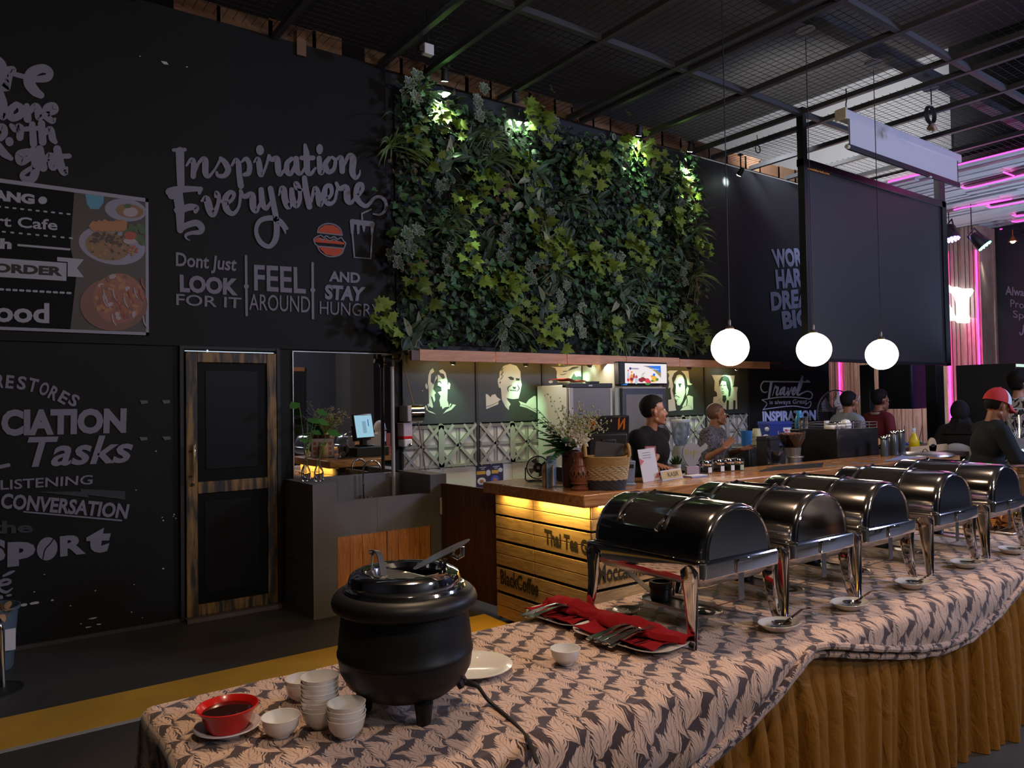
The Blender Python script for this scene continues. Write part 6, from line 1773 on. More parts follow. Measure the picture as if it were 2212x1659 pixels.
tag(m.build('orange_cloth', mat('orange_rag', (0.62, 0.20, 0.035), 0.85, sheen=0.3), None, loc=(8.25, 4.36, 1.031)), 'crumpled bright orange cloth on the dark trestle', 'cloth')
t = thing('spray_bottle', 'yellow spray bottle with white trigger head', 'spray bottle', (onY(1975, 960, 4.18).x, 4.18, 1.031))
MB().lathe([(0, 0), (0.052, 0), (0.056, 0.01), (0.053, 0.07), (0.035, 0.12), (0.020, 0.15), (0.018, 0.165), (0, 0.165)], 22).build('bottle_body', mat('bright_yellow_plastic', (0.75, 0.55, 0.01), 0.3), t)
MB().cyl((0, 0, 0.165), (0, 0, 0.185), 0.017).box(-0.035, 0.022, -0.012, 0.012, 0.185, 0.215).box(-0.03, -0.022, -0.005, 0.005, 0.15, 0.19).build('trigger_head', M_white, t, 0.003)
m = MB()
rr = random.Random(3)
for k in range(16):
    a = rr.random() * 3
    c = Vector((rr.uniform(-.3, .3), rr.uniform(-.1, .1), 0.012))
    d = Vector((math.cos(a), math.sin(a) * 0.4, rr.uniform(0, .35))) * 0.1
    m.capsule(c - d * .3, c + d, 0.005, 0.007, 6, k % 4)
tag(m.build('utensil_heap', [mat('green_plastic', (0.02, 0.25, 0.10), 0.4), mat('blue_plastic', (0.05, 0.13, 0.6), 0.4), M_white, M_blackm], None, loc=(9.1, 4.40, 1.031)), 'jumble of green, blue and white utensils on the dark trestle', 'utensils', None, 'stuff')
for i, (px, tilt_) in enumerate(((1960, 0.15), (1993, 0.45))):
    o = MB().capsule((0, 0, 0), (0.22 * math.sin(tilt_), 0, 0.22 * math.cos(tilt_)), 0.005, 0.003, 6).build('thin_black_rod', M_black, None, loc=(onY(px, 920, 4.45).x, 4.5, 1.04))
    tag(o, 'thin black rod standing on the dark trestle, %s one' % ('left upright', 'right slanting')[i], 'rod', 'black rods')
t = thing('chopping_board', 'pale wooden chopping board with round hand hole leaning flat behind the steel lid', 'chopping board', (7.85, 3.64, 1.02))
t.location = (8.33, 3.86, 1.002)
MB().box(-0.40, 0.42, -0.01, 0.01, 0.0, 0.075).lathe([(0.0, 0), (0.09, 0), (0.09, 0.02), (0.0, 0.02)], 20, xf=Matrix.Translation((0.08, 0.01, 0.065)) @ Matrix.Rotation(PI / 2, 4, 'X')).build('board', mat('pale_board_wood', (0.62, 0.40, 0.20), 0.6), t, 0.004)
MB().lathe([(0, 0), (0.05, 0), (0.05, 0.003), (0, 0.003)], 18, xf=Matrix.Translation((0.08, -0.009, 0.07)) @ Matrix.Diagonal((1, 1, 0.35, 1)) @ Matrix.Rotation(PI / 2, 4, 'X')).build('hand_hole', M_paintdark, t)
t = thing('serving_stand', 'small trestle carrying the chopping board beyond the counter end', 'stand', (7.95, 3.66, 0))
t.location = (8.33, 3.84, 0)
MB().box(-0.43, 0.44, -0.2, 0.16, 0.95, 1.0).build('stand_top', mat('dark_stand_wood', (0.06, 0.026, 0.016), 0.5), t, 0.004)
for x, y in ((-0.38, -0.16), (0.38, -0.16), (-0.38, 0.12), (0.38, 0.12)):
    MB().box(x - 0.02, x + 0.02, y - 0.02, y + 0.02, 0, 0.95).build('leg', M_black, t, smooth=False)
t2 = thing('pan_cover', 'wide flat dark steel lid with a wire handle at the counter end', 'lid', (7.66, 3.58, CT + 0.001))
MB().lathe([(0.0, 0.03), (0.20, 0.026), (0.255, 0.012), (0.26, 0.0), (0.245, 0.0), (0.0, 0.01)], 36).build('lid_disc', M_steelb, t2)
MB().tube([(-0.06, 0, 0.028), (-0.03, 0, 0.055), (0.01, 0, 0.06), (0.06, 0, 0.028)], 0.004, 6).build('wire_handle', M_blackm, t2)
# ------------------------------------------------------------------ people
M_skin1 = mat('warm_tan_skin', (0.36, 0.150, 0.078), 0.45, sss=0.12, noise=0.08, nscale=14)
M_skin2 = mat('brown_skin', (0.30, 0.125, 0.066), 0.45, sss=0.12, noise=0.08, nscale=14)
M_skin3 = mat('light_tan_skin', (0.44, 0.22, 0.15), 0.45, sss=0.12)
M_hair = mat('black_hair', (0.009, 0.007, 0.006), 0.7, spec=0.2, bump=0.4, bscale=120)
M_stub = mat('shaved_hair', (0.13, 0.065, 0.042), 0.6)
M_eye = mat('eye_white', (0.7, 0.66, 0.62), 0.3)
M_lip = mat('lip', (0.30, 0.075, 0.055), 0.5)
M_teeth = mat('teeth', (0.75, 0.70, 0.64), 0.3)
M_trous = mat('dark_trousers', (0.018, 0.018, 0.022), 0.8)


def remesh(o, vox, it=5):
    m = o.modifiers.new('remesh', 'REMESH')
    m.mode = 'VOXEL'
    m.voxel_size = vox
    m.use_smooth_shade = True
    s = o.modifiers.new('smooth', 'SMOOTH')
    s.factor = 0.5
    s.iterations = it
    return o


def person(name, label, foot, body, look, height=1.70, lean=0.0, hands=(None, None), skin=None, shirt=None, shirt_name='shirt', sleeve=0.55, hair='short', seat=None, head_dz=0.0, mouth=False, poles=(None, None), girth=1.0, hs=1.07, z0=0.0, group=None, vneck=False):
    skin = skin or M_skin1
    s = height / 1.70
    t = thing(name, label, 'person', (foot[0], foot[1], z0), 0, group)
    O = Vector((foot[0], foot[1], z0))
    f = Vector((body[0], body[1], 0)).normalized()
    r = Vector((f.y, -f.x, 0))
    Z = Vector((0, 0, 1))
    pel = 0.93 if seat is None else seat + 0.12
    cl, sl = math.cos(lean), math.sin(lean)

    def Lp(a, b, c):                      # right, forward, height above ground for a standing figure
        h = c - 0.93
        bb, hh = b * cl + h * sl, h * cl - b * sl
        return (r * a + f * bb) * s + Z * (pel * (s if seat is None else 1) + hh * s)
    RB = Matrix((r, f * cl - Z * sl, Z * cl + f * sl)).transposed()
    g = girth

    def torso(mb, k):
        mb.ball(Lp(0, 0, 0.93), ((0.160 * g + k) * s, (0.115 * g + k) * s, (0.13 + k) * s), 18, rot=RB)
        mb.ball(Lp(0, 0.012 * g, 1.08), ((0.145 * g + k) * s, (0.108 * g + k) * s, (0.15 + k) * s), 18, rot=RB)
        mb.ball(Lp(0, 0.0, 1.26), ((0.172 * g + k) * s, (0.115 * g + k) * s, (0.17 + k) * s), 18, rot=RB)
        mb.capsule(Lp(-0.145 * g, -0.01, 1.385), Lp(0.145 * g, -0.01, 1.385), (0.060 + k) * s, (0.060 + k) * s)
        mb.capsule(Lp(-0.09, -0.005, 1.42), Lp(0.09, -0.005, 1.42), (0.045 + k) * s, (0.045 + k) * s)
    hb = Lp(0, 0.02, 1.50)
    hf = Vector(look).normalized()
    hc = hb + Z * (0.095 * s + head_dz) + Vector((hf.x, hf.y, 0)) * 0.012 * s
    hr = hf.cross(Z).normalized()
    hu = hr.cross(hf)
    RH = Matrix((hr, hf, hu)).transposed()

    def H(a, b, c):
        return hc + (hr * a + hf * b + hu * c) * s * hs
    B = MB()
    torso(B, 0)
    B.capsule(Lp(0, -0.012, 1.40), hc + (-hf * 0.015 - hu * 0.05) * s, 0.060 * s, 0.053 * s)
    B.ball(H(0, -0.012, 0.028), (0.073 * s * hs, 0.093 * s * hs, 0.086 * s * hs), 20, rot=RH)
    B.ball(H(0, 0.026, -0.034), (0.059 * s * hs, 0.064 * s * hs, 0.078 * s * hs), 18, rot=RH)
    B.capsule(H(-0.046, -0.005, -0.062), H(-0.012, 0.066, -0.098), 0.020 * s, 0.018 * s)
    B.capsule(H(0.046, -0.005, -0.062), H(0.012, 0.066, -0.098), 0.020 * s, 0.018 * s)
    B.capsule(H(0, 0.085, 0.008), H(0, 0.103, -0.030), 0.008 * s, 0.013 * s)
    B.capsule(H(-0.014, 0.092, -0.033), H(0.014, 0.092, -0.033), 0.010 * s, 0.010 * s)
    B.capsule(H(-0.038, 0.066, 0.020), H(0.038, 0.066, 0.020), 0.014 * s, 0.014 * s)
    B.capsule(H(-0.018, 0.080, -0.066), H(0.018, 0.080, -0.066), 0.011 * s, 0.011 * s)
    for sg in (-1, 1):
        B.ball(H(sg * 0.038, 0.058, -0.035), (0.024 * s, 0.022 * s, 0.024 * s), 10)
        B.ball(H(sg * 0.075, -0.012, -0.014), (0.009 * s, 0.019 * s, 0.032 * s), 12, rot=RH)
        B.ball(H(sg * 0.082, -0.020, -0.004), (0.006 * s, 0.013 * s, 0.018 * s), 8, rot=RH)
    S = MB()
    torso(S, 0.013)
    if not vneck:
        S.capsule(Lp(0, -0.014, 1.39), Lp(0, -0.012, 1.415), 0.074 * s, 0.068 * s)
    else:
        S.capsule(Lp(-0.05, -0.045, 1.41), Lp(0.05, -0.045, 1.41), 0.055 * s, 0.055 * s)
    for i, sg in enumerate((-1, 1)):
        Sh = Lp(sg * 0.175 * g, -0.01, 1.375)
        if hands[i] is None:
            W = Lp(sg * 0.235 * g, 0.06, 0.88)
            hd, pn = Vector((0, 0, -1)) + f * 0.15, r * (-sg)
        else:
            W, hd, pn = Vector(hands[i][0]) - O, Vector(hands[i][1]).normalized(), Vector(hands[i][2])
        l1, l2 = 0.285 * s, 0.255 * s
        D = W - Sh
        if D.length > (l1 + l2) * 0.995:
            W = Sh + D.normalized() * (l1 + l2) * 0.995
            D = W - Sh
        a = (l1 * l1 - l2 * l2 + D.length_squared) / (2 * D.length)
        hgt = math.sqrt(max(0, l1 * l1 - a * a))
        pole = Vector(poles[i]) if poles[i] is not None else (-Z + r * sg * 0.5 - f * 0.3)
        dn = D.normalized()
        pole = (pole - dn * pole.dot(dn)).normalized()
        E = Sh + dn * a + pole * hgt
        B.capsule(Sh, E, 0.048 * s * g, 0.037 * s)
        B.capsule(E, W, 0.039 * s, 0.025 * s)
        B.capsule(E.lerp(W, .12), E.lerp(W, .45), 0.041 * s, 0.034 * s)
        pn = (pn - hd * pn.dot(hd)).normalized()
        sd = hd.cross(pn).normalized()                   # across the palm
        for q in (-0.026, -0.009, 0.009, 0.026):
            B.capsule(W + hd * 0.012 * s + sd * q * 0.75 * s, W + (hd * 0.085 + sd * q) * s, 0.015 * s, 0.0125 * s, 8)
        for q, ln, bend in ((-0.030, 0.058, 0.55), (-0.010, 0.074, 0.4), (0.010, 0.078, 0.35), (0.030, 0.070, 0.25)):
            k0 = W + (hd * 0.088 + sd * q) * s
            k1 = k0 + (hd + pn * bend * 0.35 + sd * q * 4).normalized() * ln * 0.52 * s
            k2 = k1 + (hd + pn * bend + sd * q * 4).normalized() * ln * 0.48 * s
            B.capsule(k0, k1, 0.0098 * s, 0.0088 * s, 8)
            B.capsule(k1, k2, 0.0088 * s, 0.0075 * s, 8)
        th = 1 if i == 0 else -1
        sgn = -1 if (sd.dot(Z) + sd.dot(f) * 0.5) < 0 else 1
        k0 = W + (hd * 0.025 + sd * sgn * 0.024) * s
        k1 = k0 + (hd * 0.55 + sd * sgn * 0.8 + pn * 0.25).normalized() * 0.042 * s
        k2 = k1 + (hd * 0.85 + sd * sgn * 0.45 + pn * 0.3).normalized() * 0.034 * s
        B.capsule(k0, k1, 0.013 * s, 0.011 * s, 8)
        B.capsule(k1, k2, 0.0105 * s, 0.0085 * s, 8)
        if sleeve > 0:
            e0 = Sh.lerp(E, min(1, sleeve / 0.53)) if sleeve <= 0.53 else E
            S.capsule(Sh, e0, 0.066 * s * g, 0.060 * s)
            if sleeve > 0.53:
                S.capsule(E, E.lerp(W, (sleeve - 0.53) / 0.47), 0.055 * s, 0.046 * s)
    T = MB()
    for sg in (-1, 1):
        hip = Lp(sg * 0.085, 0, 0.90)
        if seat is None:
            kn = (r * sg * 0.095 + f * 0.02) * s + Z * 0.50 * s
            an = (r * sg * 0.10 - f * 0.01) * s + Z * 0.085 * s
        else:
            kn = (r * sg * 0.11 + f * 0.42) * s + Z * (seat + 0.05)
            an = (r * sg * 0.11 + f * 0.40) * s + Z * 0.085
        B.capsule(hip, kn, 0.082 * s, 0.056 * s)
        B.capsule(kn, an, 0.056 * s, 0.036 * s)
        B.capsule(an - Z * 0.045 * s, an + f * 0.15 * s - Z * 0.055 * s, 0.038 * s, 0.030 * s)
        T.capsule(hip, kn, 0.098 * s, 0.074 * s)
        T.capsule(kn, an, 0.074 * s, 0.056 * s)
    T.ball(Lp(0, 0, 0.92), (0.172 * s * g, 0.13 * s * g, 0.12 * s), 16, rot=RB)
    remesh(B.build('body', skin, t), 0.0065 * s, 5)
    remesh(S.build(shirt_name, shirt, t), 0.010, 4)
    remesh(T.build('trousers', M_trous, t), 0.014, 4)
    e = MB()
    for sg in (-1, 1):
        e.ball(H(sg * 0.030, 0.074, 0.002), 0.0125 * s, 10, 0)
        e.ball(H(sg * 0.030, 0.0815, 0.002), 0.0065 * s, 8, 1)
        e.capsule(H(sg * 0.016, 0.083, 0.022), H(sg * 0.046, 0.074, 0.024), 0.005 * s, 0.004 * s, 8, 1)
    e.build('eyes', [M_eye, M_hair], t)
    l = MB().capsule(H(-0.022, 0.083, -0.064), H(0.022, 0.083, -0.064), 0.0065 * s, 0.0065 * s, 8).capsule(H(-0.019, 0.083, -0.076), H(0.019, 0.083, -0.076), 0.0065 * s, 0.0065 * s, 8)
    if mouth:
        l.capsule(H(-0.022, 0.0885, -0.070), H(0.022, 0.0885, -0.070), 0.006 * s, 0.006 * s, 8, 1)
    l.build('lips', [M_lip, M_teeth], t)
    if hair in ('short', 'stubble', 'side', 'long_top'):
        thick = {'short': 0.009, 'stubble': 0.003, 'side': 0.012, 'long_top': 0.018}[hair]
        hm = MB()
        nu, nv = 40, 26
        vs, keep = [], {}
        for j in range(nv + 1):
            ph = PI * j / nv
            for i in range(nu):
                a = 2 * PI * i / nu
                dx, dy, dz = math.sin(ph) * math.cos(a), math.sin(ph) * math.sin(a), math.cos(ph)
                th = thick * (1 + (0.7 if hair in ('side', 'long_top') else 0.3) * max(0, dz) + 0.12 * math.sin(9 * a + 3 * ph))
                line = 0.44 if dy > 0.45 else (0.44 - (0.45 - dy) * 1.25 if dy > 0.05 else (-0.10 if dy > -0.22 else -0.80))
                th *= min(1, max(0.2, (dz + 0.3) / 0.8))
                if hair == 'long_top' and dy > 0.55:
                    line = 0.22
                if hair == 'short' and dy > 0.5:
                    line += 0.10 + 0.2 * abs(dx)
                vs.append(H(dx * (0.074 + th), -0.012 + dy * (0.094 + th), 0.028 + dz * (0.087 + th)))
                keep[(j, i)] = dz > line
        fs = []
        for j in range(nv):
            for i in range(nu):
                i2 = (i + 1) % nu
                if keep[(j, i)] and keep[(j + 1, i)] and keep[(j, i2)] and keep[(j + 1, i2)]:
                    fs.append((j * nu + i, (j + 1) * nu + i, (j + 1) * nu + i2, j * nu + i2))
        hm.add(vs, fs)
        ho = hm.build('hair', M_hair if hair != 'stubble' else M_stub, t)
        so = ho.modifiers.new('solid', 'SOLIDIFY')
        so.thickness = 0.012 if hair != 'stubble' else 0.003
        so.offset = -1
    return t, H, Lp, O


M_polo = mat('black_polo_cloth', (0.012, 0.011, 0.011), 0.9, spec=0.15, bump=0.15, bscale=90)
cx_, cy_ = onY(1401, 900, 4.24).x, 4.24
t, H, Lp, O = person('person', 'cashier in black polo shirt behind the cash terminal, head turned right, smiling', (cx_, cy_), (0.25, -0.95), (0.86, -0.48, 0.10), 1.615, 0.03,
       hands=((Vector((cx_ - 0.32, cy_ - 0.30, 1.06)), (0, -1, -0.1), (0, 0, -1)), (onY(1460, 1016, 4.12) + Vector((0, 0, 0.0)), (0.3, -0.6, -0.7), (0, 0, -1))), shirt=M_polo, shirt_name='polo_shirt', sleeve=0.40, hair='side', mouth=True, skin=M_skin1, girth=1.2, vneck=True)
m = MB().tube([tuple(Lp(0.075, 0.132, 1.25)), tuple(Lp(0.02, 0.137, 1.225))], 0.0035, 6)
m.build('pocket_edge', mat('cream_piping', (0.55, 0.42, 0.32), 0.7), t)
bx_, by_ = onY(1537, 900, 4.88).x, 4.88
M_batik = bpy.data.materials.new('grey_batik_cloth'); M_batik.use_nodes = True
nt = M_batik.node_tree; b = nt.nodes['Principled BSDF']; b.inputs['Roughness'].default_value = 0.85
tc = nt.nodes.new('ShaderNodeTexCoord'); n = nt.nodes.new('ShaderNodeTexVoronoi'); n.inputs['Scale'].default_value = 34
n2 = nt.nodes.new('ShaderNodeTexNoise'); n2.inputs['Scale'].default_value = 26; n2.inputs['Detail'].default_value = 6; n2.inputs['Distortion'].default_value = 3
cr = nt.nodes.new('ShaderNodeValToRGB'); cr.color_ramp.elements[0].position = 0.44; cr.color_ramp.elements[0].color = (0.022, 0.019, 0.021, 1); cr.color_ramp.elements[1].position = 0.56; cr.color_ramp.elements[1].color = (0.13, 0.115, 0.12, 1)
nt.links.new(tc.outputs['Object'], n2.inputs['Vector']); nt.links.new(n2.outputs['Fac'], cr.inputs['Fac']); nt.links.new(cr.outputs['Color'], b.inputs['Base Color'])
hA = onY(1564, 968, 4.55)
hB = onY(1602, 970, 4.60)
t, H, Lp, O = person('person', 'bald smiling man in grey batik shirt gesturing with open hands behind the counter', (bx_, by_), (0.45, -0.9), (0.90, -0.42, 0.06), 1.55, 0.04,
       hands=((hB, (0.95, -0.15, 0.10), (0.15, -0.3, 0.95)), (hA, (0.75, -0.2, 0.62), (-0.6, -0.5, 0.5))), shirt=M_batik, shirt_name='batik_shirt', sleeve=0.50, hair='stubble', mouth=True, skin=M_skin2, girth=1.38, vneck=True)
M_greyt = mat('heather_grey_cloth', (0.23, 0.25, 0.29), 0.85, bump=0.1, bscale=90)
gx, gy = onY(1830, 900, 4.86).x, 4.86
person('person', 'man in heather grey T-shirt seen from behind, left of the black post', (gx, gy), (0.95, -0.2), (0.95, -0.10, -0.02), 1.645, 0.02, hs=1.16, shirt=M_greyt, shirt_name='t_shirt', sleeve=0.34, hair='short', skin=M_skin2)
M_maroon = mat('maroon_cloth', (0.15, 0.015, 0.020), 0.85)
mx_, my_ = onY(1897, 900, 4.86).x, 4.86
t, H, Lp, O = person('person', 'man in maroon shirt and glasses behind the orange cloth, looking right', (mx_, my_), (0.9, -0.3), (0.94, -0.30, 0.0), 1.655, 0.02, hs=1.16, shirt=M_maroon, shirt_name='maroon_shirt', sleeve=0.40, hair='side', skin=M_skin2)
m = MB()
for sg in (-1, 1):
    m.tube([tuple(H(sg * 0.032 + 0.022 * math.cos(a), 0.098, 0.002 + 0.016 * math.sin(a))) for a in np.linspace(0, 2 * PI, 17)[:-1]], 0.0025, 6, True)
    m.tube([tuple(H(sg * 0.054, 0.095, 0.004)), tuple(H(sg * 0.078, 0.02, 0.004)), tuple(H(sg * 0.080, -0.03, -0.002))], 0.0025, 6)
m.build('glasses', M_black, t)
m = MB().tube([tuple(Lp(0.075 * math.cos(a), -0.012 + 0.072 * math.sin(a), 1.445 + 0.012 * math.sin(a))) for a in np.linspace(0, 2 * PI, 25)[:-1]], 0.016, 8, True)
m.build('patterned_collar', mat('spotted_collar', (0.35, 0.30, 0.24), 0.8, noise=0.9, nscale=60), t)
# man in cap behind the far end of the buffet
M_jacket = mat('dark_jacket_cloth', (0.015, 0.018, 0.020), 0.8, spec=0.2, bump=0.2, bscale=40)
kx, ky = 6.98, 2.80
t, H, Lp, O = person('person', 'man in red and white cap and dark jacket bending over the far buffet end', (kx, ky), (0.72, -0.70), (0.86, -0.40, -0.30), 1.62, 0.20, hs=1.14,
       hands=((Vector((7.3, 2.45, 0.98)), (0.6, -0.6, -0.3), (0, 0, -1)), (Vector((7.02, 2.32, 0.98)), (0.6, -0.6, -0.3), (0, 0, -1))), shirt=M_jacket, shirt_name='jacket', sleeve=0.9, hair='short', skin=M_skin2, girth=1.1)
hf = (H(0, 1, 0) - H(0, 0, 0)).normalized(); hu = (H(0, 0, 1) - H(0, 0, 0)).normalized(); hr = (H(1, 0, 0) - H(0, 0, 0)).normalized()
def capgrid(u0, u1):
    return lambda u, v: H(0.086 * math.sin(v * PI / 2) * math.cos(u0 + (u1 - u0) * u), -0.012 + 0.108 * math.sin(v * PI / 2) * math.sin(u0 + (u1 - u0) * u), 0.028 + 0.122 * math.cos(v * PI / 2))
m = MB().grid(30, 10, capgrid(PI * 0.94, PI * 2.06)).ball(H(0, -0.012, 0.150), 0.008, 8)
m.build('red_cap_crown', mat('red_cap_cloth', (0.52, 0.028, 0.030), 0.8), t)
MB().grid(18, 10, capgrid(PI * 0.06, PI * 0.94)).build('white_cap_front', mat('white_cap_cloth', (0.62, 0.66, 0.70), 0.8), t)
m = MB().grid(14, 5, lambda u, v: H(0.084 * math.cos(PI * (0.1 + 0.8 * u)) * (1 - 0.10 * v), -0.012 + 0.104 * math.sin(PI * (0.1 + 0.8 * u)) + 0.085 * v * math.sin(PI * (0.1 + 0.8 * u)) ** 0.6, 0.030 - 0.03 * v - 0.015 * abs(math.cos(PI * u)) * v))
o = m.build('cap_brim', mat('coral_red_brim', (0.55, 0.05, 0.055), 0.8), t)
so = o.modifiers.new('solid', 'SOLIDIFY'); so.thickness = 0.004
f = Flat(lambda x, y: H(x, 0.092 + 0.0, y))
m = MB()
for i in range(3):
    a = PI * (0.40 + 0.05 * i)
    m.box(-0.012, -0.004, 0, 0.002, 0.0, 0.028 - 0.006 * (i % 2), xf=Matrix.Translation(H(0.088 * math.cos(a), -0.010 + 0.104 * math.sin(a), 0.062)) @ Matrix((hr, hf, hu)).transposed().to_4x4())
m.build('cap_print', mat('faded_red_print', (0.50, 0.18, 0.18), 0.8), t, smooth=False)
# boy at the right edge
M_pat = mat('black_white_pattern_cloth', (0.28, 0.27, 0.30), 0.85, noise=1.0, nscale=16)
nt = M_pat.node_tree
for nd in nt.nodes:
    if nd.type == 'TEX_NOISE':
        nd.inputs['Detail'].default_value = 1
        r_ = nt.nodes.new('ShaderNodeValToRGB')
        r_.color_ramp.elements[0].position = 0.49; r_.color_ramp.elements[0].color = (0.02, 0.02, 0.025, 1)
        r_.color_ramp.elements[1].position = 0.52; r_.color_ramp.elements[1].color = (0.62, 0.60, 0.64, 1)
        nt.links.new(nd.outputs['Fac'], r_.inputs['Fac'])
        nt.links.new(r_.outputs['Color'], nt.nodes['Principled BSDF'].inputs['Base Color'])
yx, yy_ = onY(2196, 860, 3.25).x, 3.25
person('person', 'young man in black and white patterned shirt at the far right edge', (yx, yy_), (0.75, -0.5), (0.80, -0.55, 0.0), 1.82, 0.04, shirt=M_pat, shirt_name='patterned_shirt', sleeve=0.4, hair='long_top', skin=M_skin3)


def veiled(label, foot, body, look, height, seat, cloth, skin, z0=0.0, shirt=None, sleeve=0.95):
    t, H, Lp, O = person('person', label, foot, body, look, height, 0.08, shirt=shirt, shirt_name='long_sleeved_top', sleeve=sleeve, hair='none', seat=seat, skin=skin, z0=z0)
    m = MB()
    nu, nv = 44, 22
    vs, fs = [], []
    for j in range(nv + 1):
        ph = PI * 0.86 * j / nv
        for i in range(nu):
            a = 2 * PI * i / nu
            dx, dy, dz = math.sin(ph) * math.cos(a), math.sin(ph) * math.sin(a), math.cos(ph)
            vs.append(H(dx * 0.090, -0.016 + dy * (0.108 if dy < 0 else 0.100), 0.016 + dz * 0.118))
    for j in range(nv):
        for i in range(nu):
            i2 = (i + 1) % nu
            a = 2 * PI * (i + .5) / nu
            ph = PI * 0.86 * (j + .5) / nv
            fy, fz, fx = math.sin(ph) * math.sin(a), math.cos(ph), math.sin(ph) * math.cos(a)
            if fy > 0.55 and (fx / 0.62) ** 2 + ((fz + 0.18) / 0.75) ** 2 < 1:
                continue
            fs.append((j * nu + i, (j + 1) * nu + i, (j + 1) * nu + i2, j * nu + i2))
    m.add(vs, fs)
    m.grid(36, 10, lambda u, v: H(0, 0, 0) * (1 - v) + Lp(0, 0.0, 1.33) * v + (Lp((0.085 + 0.13 * v ** 1.5 + 0.012 * math.sin(14 * PI * u)) * math.cos(2 * PI * u), (0.085 + 0.07 * v + 0.012 * math.sin(14 * PI * u)) * math.sin(2 * PI * u), 1.33) - Lp(0, 0, 1.33)) + Vector((0, 0, -0.06 * (1 - v))), close_u=True)
    o = m.build('headscarf', cloth, t)
    so = o.modifiers.new('solid', 'SOLIDIFY'); so.thickness = 0.006; so.offset = 1
    return t


def stool(label, loc, h, rz=0.0, back=False, col=None):
    t = thing('cafe_chair', label, 'chair', loc, rz)
    col = col or M_black
    MB().box(-0.20, 0.20, -0.20, 0.20, h - 0.04, h).build('seat', col, t, 0.012)
    for x in (-0.17, 0.17):
        for y in (-0.17, 0.17):
            MB().cyl((x, y, h - 0.04), (x * 1.12, y * 1.12, 0), 0.014).build('leg', M_steelb, t)
    if back:
        m = MB().grid(12, 6, lambda u, v: (-0.20 + 0.40 * u, -0.21 - 0.05 * v + 0.05 * math.sin(PI * u) * -1, h - 0.02 + (0.44 - 0.10 * abs(2 * u - 1) ** 2) * v))
        o = m.build('backrest', col, t)
        so = o.modifiers.new('solid', 'SOLIDIFY'); so.thickness = 0.02
    return t


M_blackscarf = mat('black_scarf_cloth', (0.010, 0.010, 0.012), 0.8)
hx, hy = onY(2072, 900, 3.88).x, 3.88
veiled('woman in black headscarf sitting with her back turned, left of the man in the cap', (hx, hy), (0.75, 0.2), (0.8, 0.25, -0.1), 1.62, 0.66, M_blackscarf, M_skin3, shirt=M_blackscarf)
stool('white-backed chair behind the woman in the black headscarf', (hx - 0.02, hy - 0.02, 0), 0.66, math.atan2(-0.75, 0.2), True, mat('white_chair_shell', (0.5, 0.5, 0.52), 0.5))
veiled('woman in white headscarf sitting out of the frame, seen only in the mirror', (6.12, -0.45), (0.9, 0.25), (0.95, 0.15, 0.0), 1.58, 0.45, mat('white_scarf_cloth', (0.62, 0.58, 0.55), 0.85), M_skin3, shirt=mat('grey_white_top', (0.45, 0.43, 0.42), 0.85))
stool('black chair under the woman in the white headscarf, seen in the mirror', (6.12, -0.45, 0), 0.45, math.atan2(-0.9, 0.25))
# ------------------------------------------------------------------ stage: neon, lit letters, lamps, fans
SZ = 4.655
def neon(name_label, pts, r=0.009):
    m = MB().tube(pts, r, 6)
    return tag(m.build('neon_tube', M_pink, None), name_label, 'neon light', 'pink neon tubes')
def onS(px, py, dz=-0.02):
    q = onZ(px, py, SZ)
    q.z = SZ + dz
    return q
pA, pB = onX(1923, 389, 10.6), onX(2012, 370, 10.6)
neon('pink neon tube along the ceiling edge, seen left of the projector screen end', [Vector((10.59, 5.35, 4.65)), Vector((10.59, 4.84, 4.65))])
neon('longest pink neon tube, along the ceiling edge right of the projector screen', [Vector((10.59, 4.62, 4.65)), Vector((10.59, 2.2, 4.65))])
for lb, pts in (('pink neon tube in the slot under the top right corner', ((2077, 402), (2085, 404), (2100, 402), (2160, 388), (2225, 371))), ('short slanting pink neon piece by the dark ceiling slot', ((2168, 369), (2190, 377))), ('wavy pink neon tube across the middle of the stage ceiling', ((2060, 451), (2080, 446), (2110, 441), (2150, 434), (2185, 427))), ('thin second strand of the wavy pink neon', ((2110, 440), (2135, 435), (2164, 430))), ('pink neon tube in the middle slot at the right edge', ((2132, 443), (2140, 446), (2160, 443), (2225, 430))), ('upper of two short pink neon tubes low on the right edge', ((2187, 462), (2195, 465), (2225, 461))), ('lower of two short pink neon tubes low on the right edge', ((2186, 476), (2195, 477), (2225, 472))), ('pink neon tube where the boards meet the dark end wall', ((2160, 493), (2225, 484)))):
    neon(lb, [onS(*p) for p in pts], 0.010)
for pts in (((2085, 401), (2225, 368)), ((2192, 372), (2225, 362)), ((2140, 442), (2225, 426)), ((2195, 461), (2225, 457))):
    a, b = onS(*pts[0], dz=-0.008), onS(*pts[1], dz=-0.008)
    MBs = MB().bar(a, b, 0.10, 0.012, up=(0, 0, 1))
    struct(MBs.build('ceiling_slot_1', M_black, None, smooth=False))
q0, q1 = onX(2108, 540, 14.62), onX(2118, 880, 14.62)
neon('vertical pink neon tube on the right edge of the slatted column', [(14.62, q0.y, q0.z), (14.62, q0.y, 0.0)], 0.013)
q0 = onX(2048, 545, 14.62)
neon('wide vertical pink neon tube on the left edge of the slatted column', [(14.60, q0.y + 0.03, q0.z), (14.60, q0.y + 0.03, 0.0)], 0.018)
q0 = onX(1811, 790, 15.15)
neon('vertical pink neon tube seen under the black screen beside the big fan', [(15.18, q0.y, q0.z + 0.2), (15.18, q0.y, 0.0)], 0.015)
light('neon_and_slat_glow', 'AREA', (14.4, 5.9, 2.6), (14.7, 6.0, 2.4), 6, (1.0, 0.15, 0.6), 0.2, sy=3.5)
